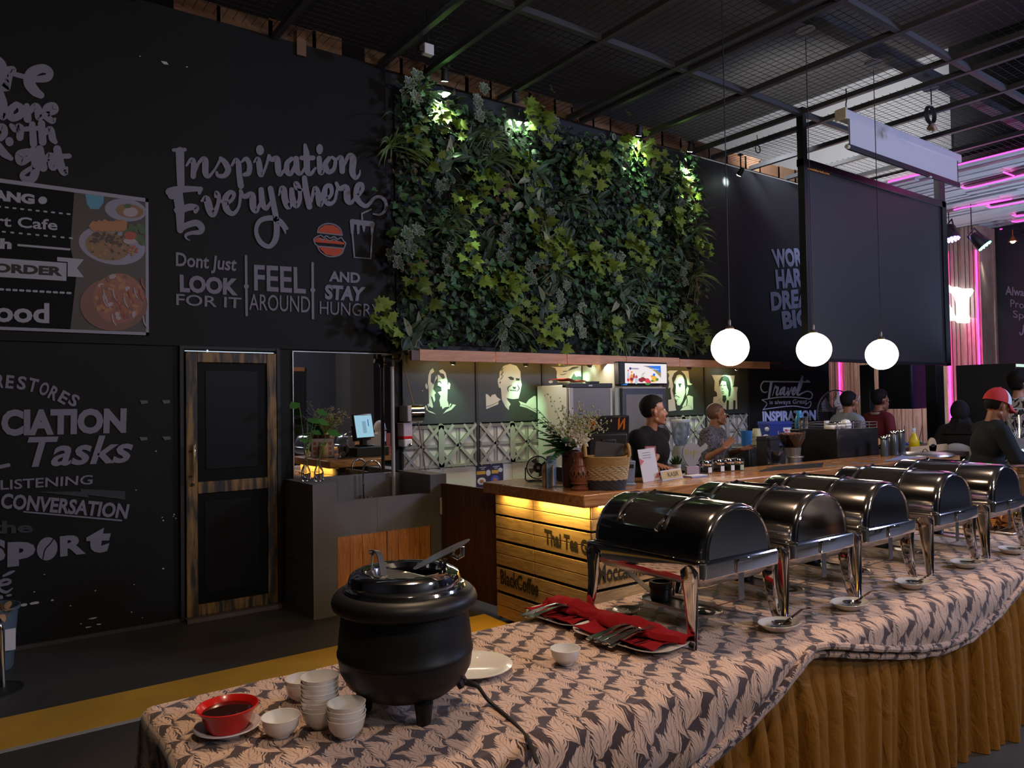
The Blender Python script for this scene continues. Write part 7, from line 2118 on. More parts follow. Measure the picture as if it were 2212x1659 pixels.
light('neon_and_slat_glow', 'AREA', (10.45, 3.6, 4.5), (9.0, 3.6, 3.4), 2.0, (1.0, 0.08, 0.55), 2.4, sy=0.1)
light('neon_and_slat_glow', 'POINT', (14.0, 7.4, 2.6), None, 45, (1.0, 0.80, 0.66), 0.3)  # warm-white point light before the slatted wall, not from a neon tube
# lit letters
t = thing('lit_sign', 'white lit letters ending in Y on the slatted column, cut off by the black screen', 'lit sign', onX(2070, 660, 14.60))
SO = Vector(t.location)
sg = Flat(lambda x, y: onX(x, y, 14.52) - SO, (-1, 0, 0)).frame(2020, 470, 5.72)
yo = [(180, 862), (260, 855), (330, 880), (440, 875), (458, 900), (445, 930), (405, 980), (390, 1060), (392, 1200), (415, 1240), (410, 1290), (370, 1302), (270, 1300), (245, 1270), (262, 1220), (258, 1060), (235, 980), (190, 930), (175, 900)]
ao = [(-90, 830), (150, 828), (180, 850), (185, 880), (130, 950), (135, 1030), (240, 1230), (225, 1270), (140, 1275), (-90, 1280)]
d_ = Vector((0.07, 0, 0))
for nm, o_ in (('lit_letter', yo), ('lit_letter', ao)):
    MB().slab([sg.P(x, y) for x, y in o_], d_).build(nm, emis('lit_letter_white', (0.80, 0.90, 1.0), 2.6) if 'lit_letter_white' not in MATS else MATS['lit_letter_white'], t, smooth=False)
light('sign_glow', 'AREA', (14.40, SO.y + 0.02, SO.z), (15.0, SO.y, SO.z), 1.5, (0.6, 0.75, 1.0), 0.5)
# par cans
def par(label, p, d, colr, cable):
    t = thing('stage_par_lamp', label, 'stage lamp', p)
    d = Vector(d).normalized()
    MB().tube([-d * 0.16, -d * 0.12, d * 0.05, d * 0.10], [0.05, 0.085, 0.115, 0.12], 20).build('can', M_blackm, t)
    x = d.orthogonal().normalized()
    m = MB().tube([x * 0.13, x * 0.13 - d * 0.20, -x * 0.13 - d * 0.20, -x * 0.13], 0.012, 8)
    m.build('yoke', M_black, t)
    y = d.cross(x)
    m = MB()
    for ring, nn in ((0.0, 1), (0.05, 6), (0.092, 11)):
        for k in range(nn):
            a = 2 * PI * k / nn
            m.ball(d * 0.102 + (x * math.cos(a) + y * math.sin(a)) * ring, 0.016, 8)
    m.build('led_lens', emis('led_' + label[:5].strip().replace(' ', '_'), colr, 22), t)
    if cable:
        MB().tube([-d * 0.18, -d * 0.18 + Vector((0, 0, cable))], 0.008, 6).build('cable', M_black, t)
    light('par_light', 'SPOT', Vector(p) + d * 0.13, Vector(p) + d * 2, 30, colr, 0.08, 60, 0.6)
p = onX(2055, 505, 13.2)
par('violet stage lamp hanging by the corner of the black screen', p, (-0.15, -0.25, -0.95), (0.35, 0.22, 1.0), SZ - p.z - 0.05 + 0.14)
p = onX(2117, 521, 13.1)
par('green stage lamp right of the violet one over the column', p, (0.2, -0.55, -0.75), (0.08, 1.0, 0.40), SZ - p.z - 0.02)
p = onX(2188, 522, 14.7)
t = thing('pendant_spot', 'small copper wall lamp over the far lettering', 'lamp', p)
MB().lathe([(0.02, 0.09), (0.035, 0.06), (0.075, 0.0), (0.070, 0.0), (0.03, 0.055)], 18).cyl((0, 0, 0.08), (0, 0, 0.22), 0.008).build('shade', mat('copper_shade', (0.35, 0.12, 0.04), 0.3, 0.9), t)
MB().ball((0, 0, 0.01), 0.04, 10).build('bulb', emis('warm_bulb', (1.0, 0.8, 0.5), 14), t)
MB().box(-0.01, 0.6, -0.01, 0.01, 0.21, 0.225).build('wall_arm', M_black, t, smooth=False)
q = onX(2150, 640, 15.29)
light('wall_spot', 'SPOT', (14.75, q.y, 4.0), (15.3, q.y, 2.3), 26, (0.9, 0.92, 0.85), 0.05, 40, 0.9)
# hanging loudspeaker, ceiling downlight in the recess under the screen, dark post
root = thing('loudspeaker', 'dark blue loudspeaker hanging in front of the slatted wall under the black screen', 'loudspeaker', onX(1948, 830, 13.0))
MB().box(-0.25, 0.25, -0.30, 0.28, -0.42, 0.36).build('cabinet', mat('blue_black_cabinet', (0.02, 0.028, 0.06), 0.4), root, 0.02)
MB().box(-0.262, -0.25, -0.26, 0.24, -0.38, 0.32).build('grille', M_blackm, root, smooth=False)
MB().cyl((0, 0, 0.36), (0, 0, 4.66 - root.location.z), 0.03).build('hanger', M_black, root)
root = thing('support_post', 'black square post between the two seated men under the screen', 'post', (0, 0, 0))
q = onY(1874, 850, 5.3)
root.location = (onY(1874, 850, 5.6).x, 5.6, 0)
MB().box(-0.07, 0.07, -0.07, 0.07, 0, 2.06).build('post_shaft', M_black, root, 0.004)
MB().box(-0.10, 0.10, -0.10, 0.10, 0, 0.012).build('base_plate', M_blackm, root, smooth=False)
q = onY(2020, 850, 5.6)
root = thing('support_post', 'wide black post left of the slatted column under the screen', 'post', (q.x, 5.6, 0))
MB().box(-0.13, 0.13, -0.08, 0.08, 0, 2.6).build('post_shaft', M_black, root, 0.004)
MB().box(-0.16, 0.16, -0.11, 0.11, 0, 0.012).build('base_plate', M_blackm, root, smooth=False)
root = thing('downlight', 'oval blue-white downlight over the slatted wall under the screen', 'lamp', onX(1991, 786, 14.3))
MB().lathe([(0, 0), (0.13, 0), (0.14, 0.02), (0.10, 0.05), (0, 0.05)], 24).build('lamp_body', M_black, root)
MB().lathe([(0, -0.004), (0.12, -0.002), (0.12, 0.0)], 24).build('lamp_face', emis('blue_white_lamp', (0.65, 0.8, 1.0), 12), root)
MB().cyl((0, 0, 0.05), (0, 0, 4.66 - root.location.z), 0.02).build('lamp_stem', M_black, root)
light('downlight_glow', 'SPOT', root.location + Vector((0, 0, -0.03)), root.location + Vector((0.3, 0.3, -2)), 45, (0.8, 0.85, 1.0), 0.1, 110, 0.8)
# big drum fan with a scarf over it, against the wall end
def fan(label, c, R, face, cage, fanmat, pole=True, arm=False, lamp=None):
    t = thing('standing_fan', label, 'fan', (c.x, c.y, 0))
    fz = Vector(face).normalized()
    x = fz.cross(Vector((0, 0, 1))).normalized()
    y = x.cross(fz)
    C = Vector((0, 0, c.z))
    m = MB()
    n_ = 44
    for k in range(n_):
        a = 2 * PI * k / n_
        d = x * math.cos(a) + y * math.sin(a)
        m.tube([C + d * R * 0.16 + fz * 0.11, C + d * R * 0.7 + fz * 0.10, C + d * R + fz * 0.02, C + d * R * 0.7 - fz * 0.06, C + d * R * 0.15 - fz * 0.08], 0.0022, 4)
    for q_ in (0.45, 0.75):
        m.tube([C + (x * math.cos(a) + y * math.sin(a)) * R * q_ + fz * 0.105 for a in np.linspace(0, 2 * PI, 33)[:-1]], 0.0025, 5, True)
    m.tube([C + (x * math.cos(a) + y * math.sin(a)) * R + fz * 0.02 for a in np.linspace(0, 2 * PI, 41)[:-1]], 0.009, 8, True)
    m.build('wire_cage', cage, t)
    MB().cyl(C + fz * 0.10, C + fz * 0.12, R * 0.17, n=24).build('hub_badge', fanmat, t)
    m = MB()
    for k in range(3):
        a = 2 * PI * k / 3 + 0.4
        pts = []
        for (rr_, da, h) in ((0.14, 0, 0.0), (0.5, -0.25, 0.03), (0.88, -0.30, 0.05), (0.93, 0.1, 0.02), (0.85, 0.55, -0.02), (0.45, 0.55, -0.03), (0.14, 0.5, -0.01)):
            d = x * math.cos(a + da) + y * math.sin(a + da)
            pts.append(C + d * R * rr_ + fz * (0.02 + h))
        m.slab(pts, fz * 0.004)
    m.build('blade', mat('fan_blade_' + label[:3], (0.10, 0.09, 0.10), 0.4), t, smooth=False)
    MB().cyl(C - fz * 0.22, C - fz * 0.02, R * 0.22, R * 0.26, 20).build('motor', M_blackm, t)
    if pole:
        MB().cyl(C - fz * 0.12 + Vector((0, 0, -0.05)), Vector(-fz * 0.12) + Vector((0, 0, 0.03)), 0.022).build('pole', M_blackm, t)
        MB().lathe([(0, 0), (0.24, 0), (0.24, 0.02), (0.05, 0.05), (0, 0.05)], 28, tuple(-fz * 0.12)).build('base', M_black, t)
    return t, C, x, y, fz
c = onY(1806, 893, 5.55)
t, C, X_, Y_, F_ = fan('big dark fan against the wall with a pale scarf hung over it', c, 0.31, (-0.35, -0.93, 0.05), mat('dark_cage_wire', (0.10, 0.085, 0.08), 0.4, 0.6), mat('cream_badge', (0.50, 0.38, 0.20), 0.5))
t2 = thing('scarf', 'pale crocheted scarf draped over the cage of the big dark fan', 'scarf', c)
m = MB()
pts = [X_ * -0.26 + Y_ * 0.22, X_ * -0.20 + Y_ * 0.14, X_ * -0.10 + Y_ * 0.09, X_ * 0.0 + Y_ * 0.12, X_ * 0.06 + Y_ * 0.18]
m.tube([p_ + F_ * 0.15 for p_ in smoothpath([tuple(v) for v in pts], 4) for p_ in [Vector(p_)]], 0.016, 8)
m.tube([Vector(v) + F_ * 0.15 for v in smoothpath([tuple(X_ * 0.10 + Y_ * 0.0), tuple(X_ * 0.14 - Y_ * 0.06), tuple(X_ * 0.21 - Y_ * 0.10)], 4)], 0.014, 8)
rr = random.Random(5)
for k in range(40):
    a = rr.random() * 2 * PI
    m.ball(X_ * (0.085 + 0.05 * rr.random() * math.cos(a)) + Y_ * (0.14 + 0.13 * rr.random() * math.sin(a)) + F_ * (0.14 + 0.03 * rr.random()), 0.022, 6)
m.build('scarf_wool', mat('pale_wool', (0.46, 0.40, 0.38), 0.9, noise=0.3, nscale=80), t2)
c = onY(2196, 957, 3.0)
t, C, X_, Y_, F_ = fan('big silver wire fan at the right edge with sparkling spokes', c, 0.34, (-0.86, -0.5, 0.0), mat('silver_cage_wire', (0.62, 0.64, 0.70), 0.2, 1.0), mat('grey_fan_badge', (0.22, 0.22, 0.25), 0.4))
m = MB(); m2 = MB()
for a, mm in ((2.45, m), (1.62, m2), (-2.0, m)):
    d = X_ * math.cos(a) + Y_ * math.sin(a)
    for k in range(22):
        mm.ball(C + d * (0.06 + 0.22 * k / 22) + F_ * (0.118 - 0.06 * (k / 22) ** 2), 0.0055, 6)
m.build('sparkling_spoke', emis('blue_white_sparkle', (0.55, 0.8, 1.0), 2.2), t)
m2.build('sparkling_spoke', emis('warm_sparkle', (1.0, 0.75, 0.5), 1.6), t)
q = onY(2168, 800, 3.9)
root = thing('stage_cabinet', 'black equipment cabinet with a lit top edge behind the young man', 'cabinet', (q.x + 0.6, 4.1, 0))
MB().box(-0.5, 0.7, -0.3, 0.4, 0, 2.0).build('cabinet_body', M_black, root, 0.01)
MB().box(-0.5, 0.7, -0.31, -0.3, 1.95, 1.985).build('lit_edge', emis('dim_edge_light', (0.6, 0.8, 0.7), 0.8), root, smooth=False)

# ------------------------------------------------------------------ bin and chrome stand at the left edge
t = thing('waste_bin', 'grey-blue plastic waste bin with litter on its rim by the black wall', 'bin', (0.13, 5.72, 0))
MB().lathe([(0, 0.004), (0.125, 0.0), (0.13, 0.01), (0.155, 0.36), (0.168, 0.365), (0.17, 0.385), (0.160, 0.385), (0.148, 0.36), (0.124, 0.014), (0, 0.012)], 32).build('bin_body', mat('grey_blue_plastic', (0.10, 0.145, 0.18), 0.4), t)
MB().box(0.08, 0.135, -0.125, -0.118, 0.13, 0.26).build('bin_sticker', M_whitem, t, smooth=False)
m = MB()
rr = random.Random(1)
for k in range(9):
    leaf(m, OVAL, (0.10 + rr.uniform(-.06, .06), -0.11 + rr.uniform(-.03, .05), 0.375), rdir(rr), (0, 0, 1), 0.07)
m.build('litter', mat('tan_litter', (0.50, 0.28, 0.14), 0.8), t, recalc=False)['kind'] = 'stuff'
t = thing('chrome_stand', 'thin chrome stand with round black base at the left edge', 'stand', (0.19, 5.27, 0))
MB().lathe([(0, 0), (0.15, 0), (0.15, 0.008), (0.02, 0.02), (0, 0.02)], 28, (-0.05, 0, 0)).build('base', M_black, t)
MB().tube([(0.0, 0, 0.015), (-0.012, 0, 0.34), (-0.02, 0, 0.375), (-0.05, 0, 0.385)], 0.013, 10).build('pole', M_steel, t)

# ------------------------------------------------------------------ buffet table, skirt and batik cloth
TX0, TX1, TY0, TY1, TZ_ = 0.44, 6.6, 1.55, 2.375, 0.735
root = thing('buffet_table', 'long trestle table under the patterned buffet cloth', 'table', (3.5, 1.96, 0))
MB().box(TX0 - 3.5, TX1 - 3.5, TY0 - 1.96, TY1 - 1.96, 0.70, TZ_).build('table_top', M_gate, root, smooth=False)
for x in (-2.9, -1.0, 1.0, 2.95):
    for y in (-0.35, 0.35):
        MB().box(x - 0.02, x + 0.02, y - 0.02, y + 0.02, 0, 0.70).build('leg', M_blackm, root, smooth=False)
M_satin = bpy.data.materials.new('golden_brown_satin'); M_satin.use_nodes = True
nt = M_satin.node_tree; b = nt.nodes['Principled BSDF']
b.inputs['Base Color'].default_value = (0.27, 0.115, 0.015, 1); b.inputs['Roughness'].default_value = 0.42
b.inputs['Specular IOR Level'].default_value = 0.3
tc = nt.nodes.new('ShaderNodeTexCoord'); mp = nt.nodes.new('ShaderNodeMapping'); mp.inputs['Scale'].default_value = (7, 7, 3.0)
n = nt.nodes.new('ShaderNodeTexNoise'); n.inputs['Scale'].default_value = 2.2; n.inputs['Detail'].default_value = 5; n.inputs['Distortion'].default_value = 2.0
bp_ = nt.nodes.new('ShaderNodeBump'); bp_.inputs['Strength'].default_value = 0.55; bp_.inputs['Distance'].default_value = 0.02
nt.links.new(tc.outputs['Object'], mp.inputs['Vector']); nt.links.new(mp.outputs['Vector'], n.inputs['Vector']); nt.links.new(n.outputs['Fac'], bp_.inputs['Height']); nt.links.new(bp_.outputs['Normal'], b.inputs['Normal'])
def pleat(s):
    k = s / 0.083 + 0.25 * math.sin(s * 3.7)
    i = math.floor(k)
    w_ = k - i
    amp = 0.034 + 0.014 * math.sin(i * 2.3) + 0.010 * math.sin(i * 0.7 + 1)
    return amp * (1 - abs(2 * w_ - 1) ** 2.6) + 0.006 * math.sin(s * 5.1)
m = MB()
NS = 1250
path = [(TX0 + 0.006, TY1 - (TY1 - TY0 + 0.0) * t_) for t_ in np.linspace(0, 1, 160)] + [(TX0 + 0.006 + (TX1 - TX0) * t_, TY0 - 0.004) for t_ in np.linspace(0.0, 1, NS)]
def skirt(u, v):
    i = min(len(path) - 1, int(round(u * (len(path) - 1))))
    x, y = path[i]
    left = i < 160
    s = y * 1.0 if left else x
    p = pleat(s + 0.02 * math.sin(3 * v + s * 4)) * min(1, 3.2 * v) * (0.8 + 0.6 * v) + 0.012 * v * math.sin(s * 9 + v * 4)
    z = 0.722 * (1 - v) + 0.004
    return (x - p, y, z) if left else (x, y - p, z)
m.grid(len(path), 14, skirt)
tag(m.build('table_skirt', M_satin, None, ang=180), 'pleated golden brown satin skirt hanging from the buffet table edge', 'table skirt')

# patterned cloth: feather-leaf lattice in shader nodes
M_cloth = bpy.data.materials.new('leaf_pattern_cloth'); M_cloth.use_nodes = True
nt = M_cloth.node_tree
b = nt.nodes['Principled BSDF']
b.inputs['Roughness'].default_value = 0.8
b.inputs['Sheen Weight'].default_value = 0.25
class E_:
    def __init__(s, k): s.k = k
    def op(s, o, *a, inv=False):
        nd = nt.nodes.new('ShaderNodeMath'); nd.operation = o
        ar = [s] + [x_ for x_ in a]
        if inv: ar = ar[::-1]
        for i, q in enumerate(ar):
            if isinstance(q, E_): nt.links.new(q.k, nd.inputs[i])
            else: nd.inputs[i].default_value = q
        return E_(nd.outputs[0])
    def __add__(s, o): return s.op('ADD', o)
    def __sub__(s, o): return s.op('SUBTRACT', o)
    def __rsub__(s, o): return s.op('SUBTRACT', o, inv=True)
    def __mul__(s, o): return s.op('MULTIPLY', o)
    def __truediv__(s, o): return s.op('DIVIDE', o)
    __radd__, __rmul__ = __add__, __mul__
    def frac(s): return s.op('FRACT')
    def floor(s): return s.op('FLOOR')
    def abs(s): return s.op('ABSOLUTE')
    def lt(s, o): return s.op('LESS_THAN', o)
    def gt(s, o): return s.op('GREATER_THAN', o)
    def max(s, o): return s.op('MAXIMUM', o)
    def mod(s, o): return s.op('FLOORED_MODULO', o)
    def sin(s): return s.op('SINE')
    def pow(s, o): return s.op('POWER', o)
uvn = nt.nodes.new('ShaderNodeUVMap'); uvn.uv_map = 'UVMap'
sx = nt.nodes.new('ShaderNodeSeparateXYZ'); nt.links.new(uvn.outputs['UV'], sx.inputs[0])
ns = nt.nodes.new('ShaderNodeTexNoise'); ns.inputs['Scale'].default_value = 17; ns.inputs['Detail'].default_value = 2
nt.links.new(uvn.outputs['UV'], ns.inputs['Vector'])
sn = nt.nodes.new('ShaderNodeSeparateXYZ'); nt.links.new(ns.outputs['Color'], sn.inputs[0])
U, V = E_(sx.outputs[0]) + (E_(sn.outputs[0]) - 0.5) * 0.05, E_(sx.outputs[1]) + (E_(sn.outputs[1]) - 0.5) * 0.05
def layer(du, dv, cu, cv, flip, curve, wid):
    a = U / cu + du
    ci = a.floor().mod(2.0)
    bb = V / cv + dv + ci * 0.5
    sg_ = (ci * 2.0 - 1.0) * flip
    x = (a.frac() - 0.5) * sg_
    y = bb.frac() - 0.5
    xc = x - y * y * curve + 0.06
    ax = xc.abs()
    prof = (((y + 0.5) * 3.0).op('MINIMUM', 1.0).max(0.0)) * ((0.5 - y) * 1.9).op('MINIMUM', 1.0).max(0.0).pow(0.6)
    q = (y * 6.0 - ax * 7.0).frac()
    edge = prof * wid * (0.44 + q * 0.62)
    ins = ax.lt(edge)
    line = q.lt(0.16) * ax.gt(0.07)
    rib = ax.lt(0.022)
    return ins, (line.max(rib)) * ins
L1, l1 = layer(0.0, 0.0, 0.088, 0.112, 1.0, 1.1, 0.44)
L2, l2 = layer(0.5, 0.27, 0.088, 0.112, -1.0, 1.1, 0.27)
ins = L1.max(L2)
lin = l1 * 1.0 + (l2 * (1.0 - L1))
mx = nt.nodes.new('ShaderNodeMix'); mx.data_type = 'RGBA'
mx.inputs[6].default_value = (0.040, 0.017, 0.017, 1); mx.inputs[7].default_value = (0.58, 0.40, 0.30, 1)
nt.links.new(ins.k, mx.inputs[0])
mx2 = nt.nodes.new('ShaderNodeMix'); mx2.data_type = 'RGBA'
mx2.inputs[7].default_value = (0.30, 0.185, 0.140, 1)
nt.links.new(mx.outputs[2], mx2.inputs[6]); nt.links.new((lin * 0.85).k, mx2.inputs[0])
nt.links.new(mx2.outputs[2], b.inputs['Base Color'])

HEM = [(0.30, 0.36), (0.9, 0.40), (1.3, 0.44), (1.744, 0.531), (1.952, 0.579), (2.153, 0.652), (2.327, 0.735), (2.372, 0.742), (2.454, 0.735), (2.587, 0.700), (2.873, 0.635), (3.087, 0.591), (3.321, 0.562), (3.581, 0.562), (3.872, 0.615), (4.051, 0.670), (4.25, 0.735), (4.32, 0.742), (4.45, 0.72), (4.9, 0.60), (5.4, 0.56), (5.9, 0.60), (6.3, 0.70), (6.7, 0.74)]
hx_ = np.array([p_[0] for p_ in HEM]); hz_ = np.array([p_[1] for p_ in HEM])
def hemz(x): return float(np.interp(x, hx_, hz_))
CTZ = TZ_ + 0.012                       # cloth surface height
def csurf(x, y):
    """gentle rumples of the cloth on the table"""
    e = 0.0
    e += 0.0035 * math.sin(7.3 * x + 3.1 * y) * math.sin(5.2 * y - 2.2 * x + 1)
    e += 0.004 * max(0, math.sin(11 * x - 9 * y + 2)) ** 3
    ed = min(1, max(0, (y - TY0) / 0.10))
    return CTZ + e * 0.6 + 0.006 * (1 - ed) * math.sin(23 * x)
XS = np.concatenate([np.linspace(0, 1, 22)[:-1] * 0 + 0, []])
nx, ntop, nfr, nlf, nbk = 620, 60, 44, 26, 10
def roundoff(d, rad=0.028):
    """d = distance past the edge: returns (outward, down)"""
    L = rad * PI / 2
    if d <= 0: return d, 0.0
    if d < L: a = d / rad; return rad * math.sin(a), rad * (1 - math.cos(a))
    return rad, rad + d - L
verts, uvs = [], []
LD = 0.40                               # drop at the left end
us = list(-np.linspace(LD, 0, nlf, endpoint=False)) + list(np.linspace(0, TX1 - TX0, nx))
vs_ = [('f', t_) for t_ in np.linspace(1, 0, nfr, endpoint=False)] + [('t', t_) for t_ in np.linspace(0, 1, ntop)] + [('b', t_) for t_ in np.linspace(0, 1, nbk + 1)[1:]]
for kind, t_ in vs_:
    for u_ in us:
        xx = TX0 + max(0.0, u_)
        dl = -u_ if u_ < 0 else 0.0
        fd = (CTZ - hemz(xx)) * 1.0 + 0.012
        if kind == 'f':
            dv = t_ * fd
            vy = -dv
        elif kind == 't':
            dv = 0.0
            vy = t_ * (TY1 - TY0)
        else:
            dv = t_ * 0.30
            vy = (TY1 - TY0) + dv
        ybase = TY0 if kind == 'f' else (TY0 + vy if kind == 't' else TY1)
        sgn = -1 if kind == 'f' else 1
        if dl > 0 and dv > 0:
            d = math.hypot(dl, dv)
            o_, dn_ = roundoff(d)
            cx2, cy2 = dl / d, dv / d
            flare = 0.10 * d
            X2, Y2 = xx - (o_ + flare) * cx2, ybase + sgn * (o_ + flare) * cy2
            Z2 = CTZ - dn_
        else:
            o1, d1_ = roundoff(dl)
            o2, d2_ = roundoff(dv)
            X2, Y2 = xx - o1 - 0.03 * d1_, ybase + sgn * o2
            Z2 = CTZ - d1_ - d2_
            if kind == 'f' and dl == 0:
                tt = dv / max(fd, 0.02)
                sw = 0.030 * tt + 0.035 * math.sin(PI * min(1, tt)) * min(1, fd / 0.25)
                # diagonal drag folds running from the gather points
                fold = 0.008 * math.sin(21 * xx + 15 * tt * fd) * min(1, fd / 0.18) * (0.2 + tt) * (1.6 if xx < 2.3 else 0.45) + 0.011 * math.sin(11 * xx - 30 * tt * fd + 1.0) * min(1, fd / 0.2) * tt
                Y2 -= sw + fold * (1 - tt ** 4)
            elif kind == 't' and dl == 0:
                Z2 = csurf(xx, Y2)
            elif dl > 0:
                X2 -= 0.012 * math.sin(17 * Y2) * min(1, dl / 0.2)
        verts.append((X2, Y2, Z2))
        uvs.append((u_, vy))
nu_ = len(us)
faces = [(j * nu_ + i, j * nu_ + i + 1, (j + 1) * nu_ + i + 1, (j + 1) * nu_ + i) for j in range(len(vs_) - 1) for i in range(nu_ - 1)]
me = bpy.data.meshes.new('cloth_sheet')
me.from_pydata(verts, [], faces)
uvl = me.uv_layers.new(name='UVMap')
li = np.zeros(len(me.loops), dtype=np.int32)
me.loops.foreach_get('vertex_index', li)
uvl.data.foreach_set('uv', np.array(uvs, dtype=np.float32)[li].ravel())
me.materials.append(M_cloth)
me.polygons.foreach_set('use_smooth', [True] * len(me.polygons))
me.update()
root = thing('tablecloth', 'cream and purple-brown leaf patterned buffet cloth swagged over the table front', 'tablecloth', (0, 0, 0))
o = bpy.data.objects.new('cloth_sheet', me)
COL.objects.link(o)
o.parent = root
def hemtube(off, r_, zo, yo):
    pts, rs = [], []
    for i in range(nlf, nu_, 3):
        vx = verts[i]
        pts.append(Vector((vx[0], vx[1] + yo, vx[2] + zo + 0.0015 * math.sin(vx[0] * 40))))
    return pts
m = MB()
m.tube(hemtube(0, 0.012, -0.004, -0.004), 0.0135, 8)
m.tube(hemtube(0, 0.012, -0.036, 0.010), 0.0125, 8)
hm_ = m.mesh('rolled_hem', M_cloth)
ul = hm_.uv_layers.new(name='UVMap')
co = np.zeros(len(hm_.vertices) * 3, dtype=np.float32); hm_.vertices.foreach_get('co', co); co = co.reshape(-1, 3)
li = np.zeros(len(hm_.loops), dtype=np.int32); hm_.loops.foreach_get('vertex_index', li)
ul.data.foreach_set('uv', np.stack([co[:, 0] * 1.0, (co[:, 2] + co[:, 1]) * 1.3], 1)[li].ravel())
o = bpy.data.objects.new('rolled_hem', hm_); COL.objects.link(o); o.parent = root

def onT(px, py):
    p = onZ(px, py, CTZ)
    p.z = CTZ + 0.004
    return p
# ------------------------------------------------------------------ chafing dishes
def slabprism(mb, pts, z0, z1, m=0):
    mb.slab([(x, y, z0) for x, y in pts], (0, 0, z1 - z0), m)
def rrect(hx, hy, r, n=6):
    out = []
    for cx, cy, a0 in ((hx - r, hy - r, 0), (-hx + r, hy - r, PI / 2), (-hx + r, -hy + r, PI), (hx - r, -hy + r, 1.5 * PI)):
        for k in range(n + 1):
            a = a0 + PI / 2 * k / n
            out.append((cx + r * math.cos(a), cy + r * math.sin(a)))
    return out
def loft(mb, rings, m=0, cap=True):
    n = len(rings[0])
    vs = [p for r_ in rings for p in r_]
    fs = [(i * n + j, i * n + (j + 1) % n, (i + 1) * n + (j + 1) % n, (i + 1) * n + j) for i in range(len(rings) - 1) for j in range(n)]
    if cap:
        fs += [tuple(range(n - 1, -1, -1)), tuple((len(rings) - 1) * n + j for j in range(n))]
    mb.add(vs, fs, m)


M_dglass = mat('smoky_lid_window', (0.020, 0.020, 0.019), 0.10, coat=0.5)
M_dsteel = mat('polished_steel_dome', (0.66, 0.63, 0.60), 0.11, 1.0)


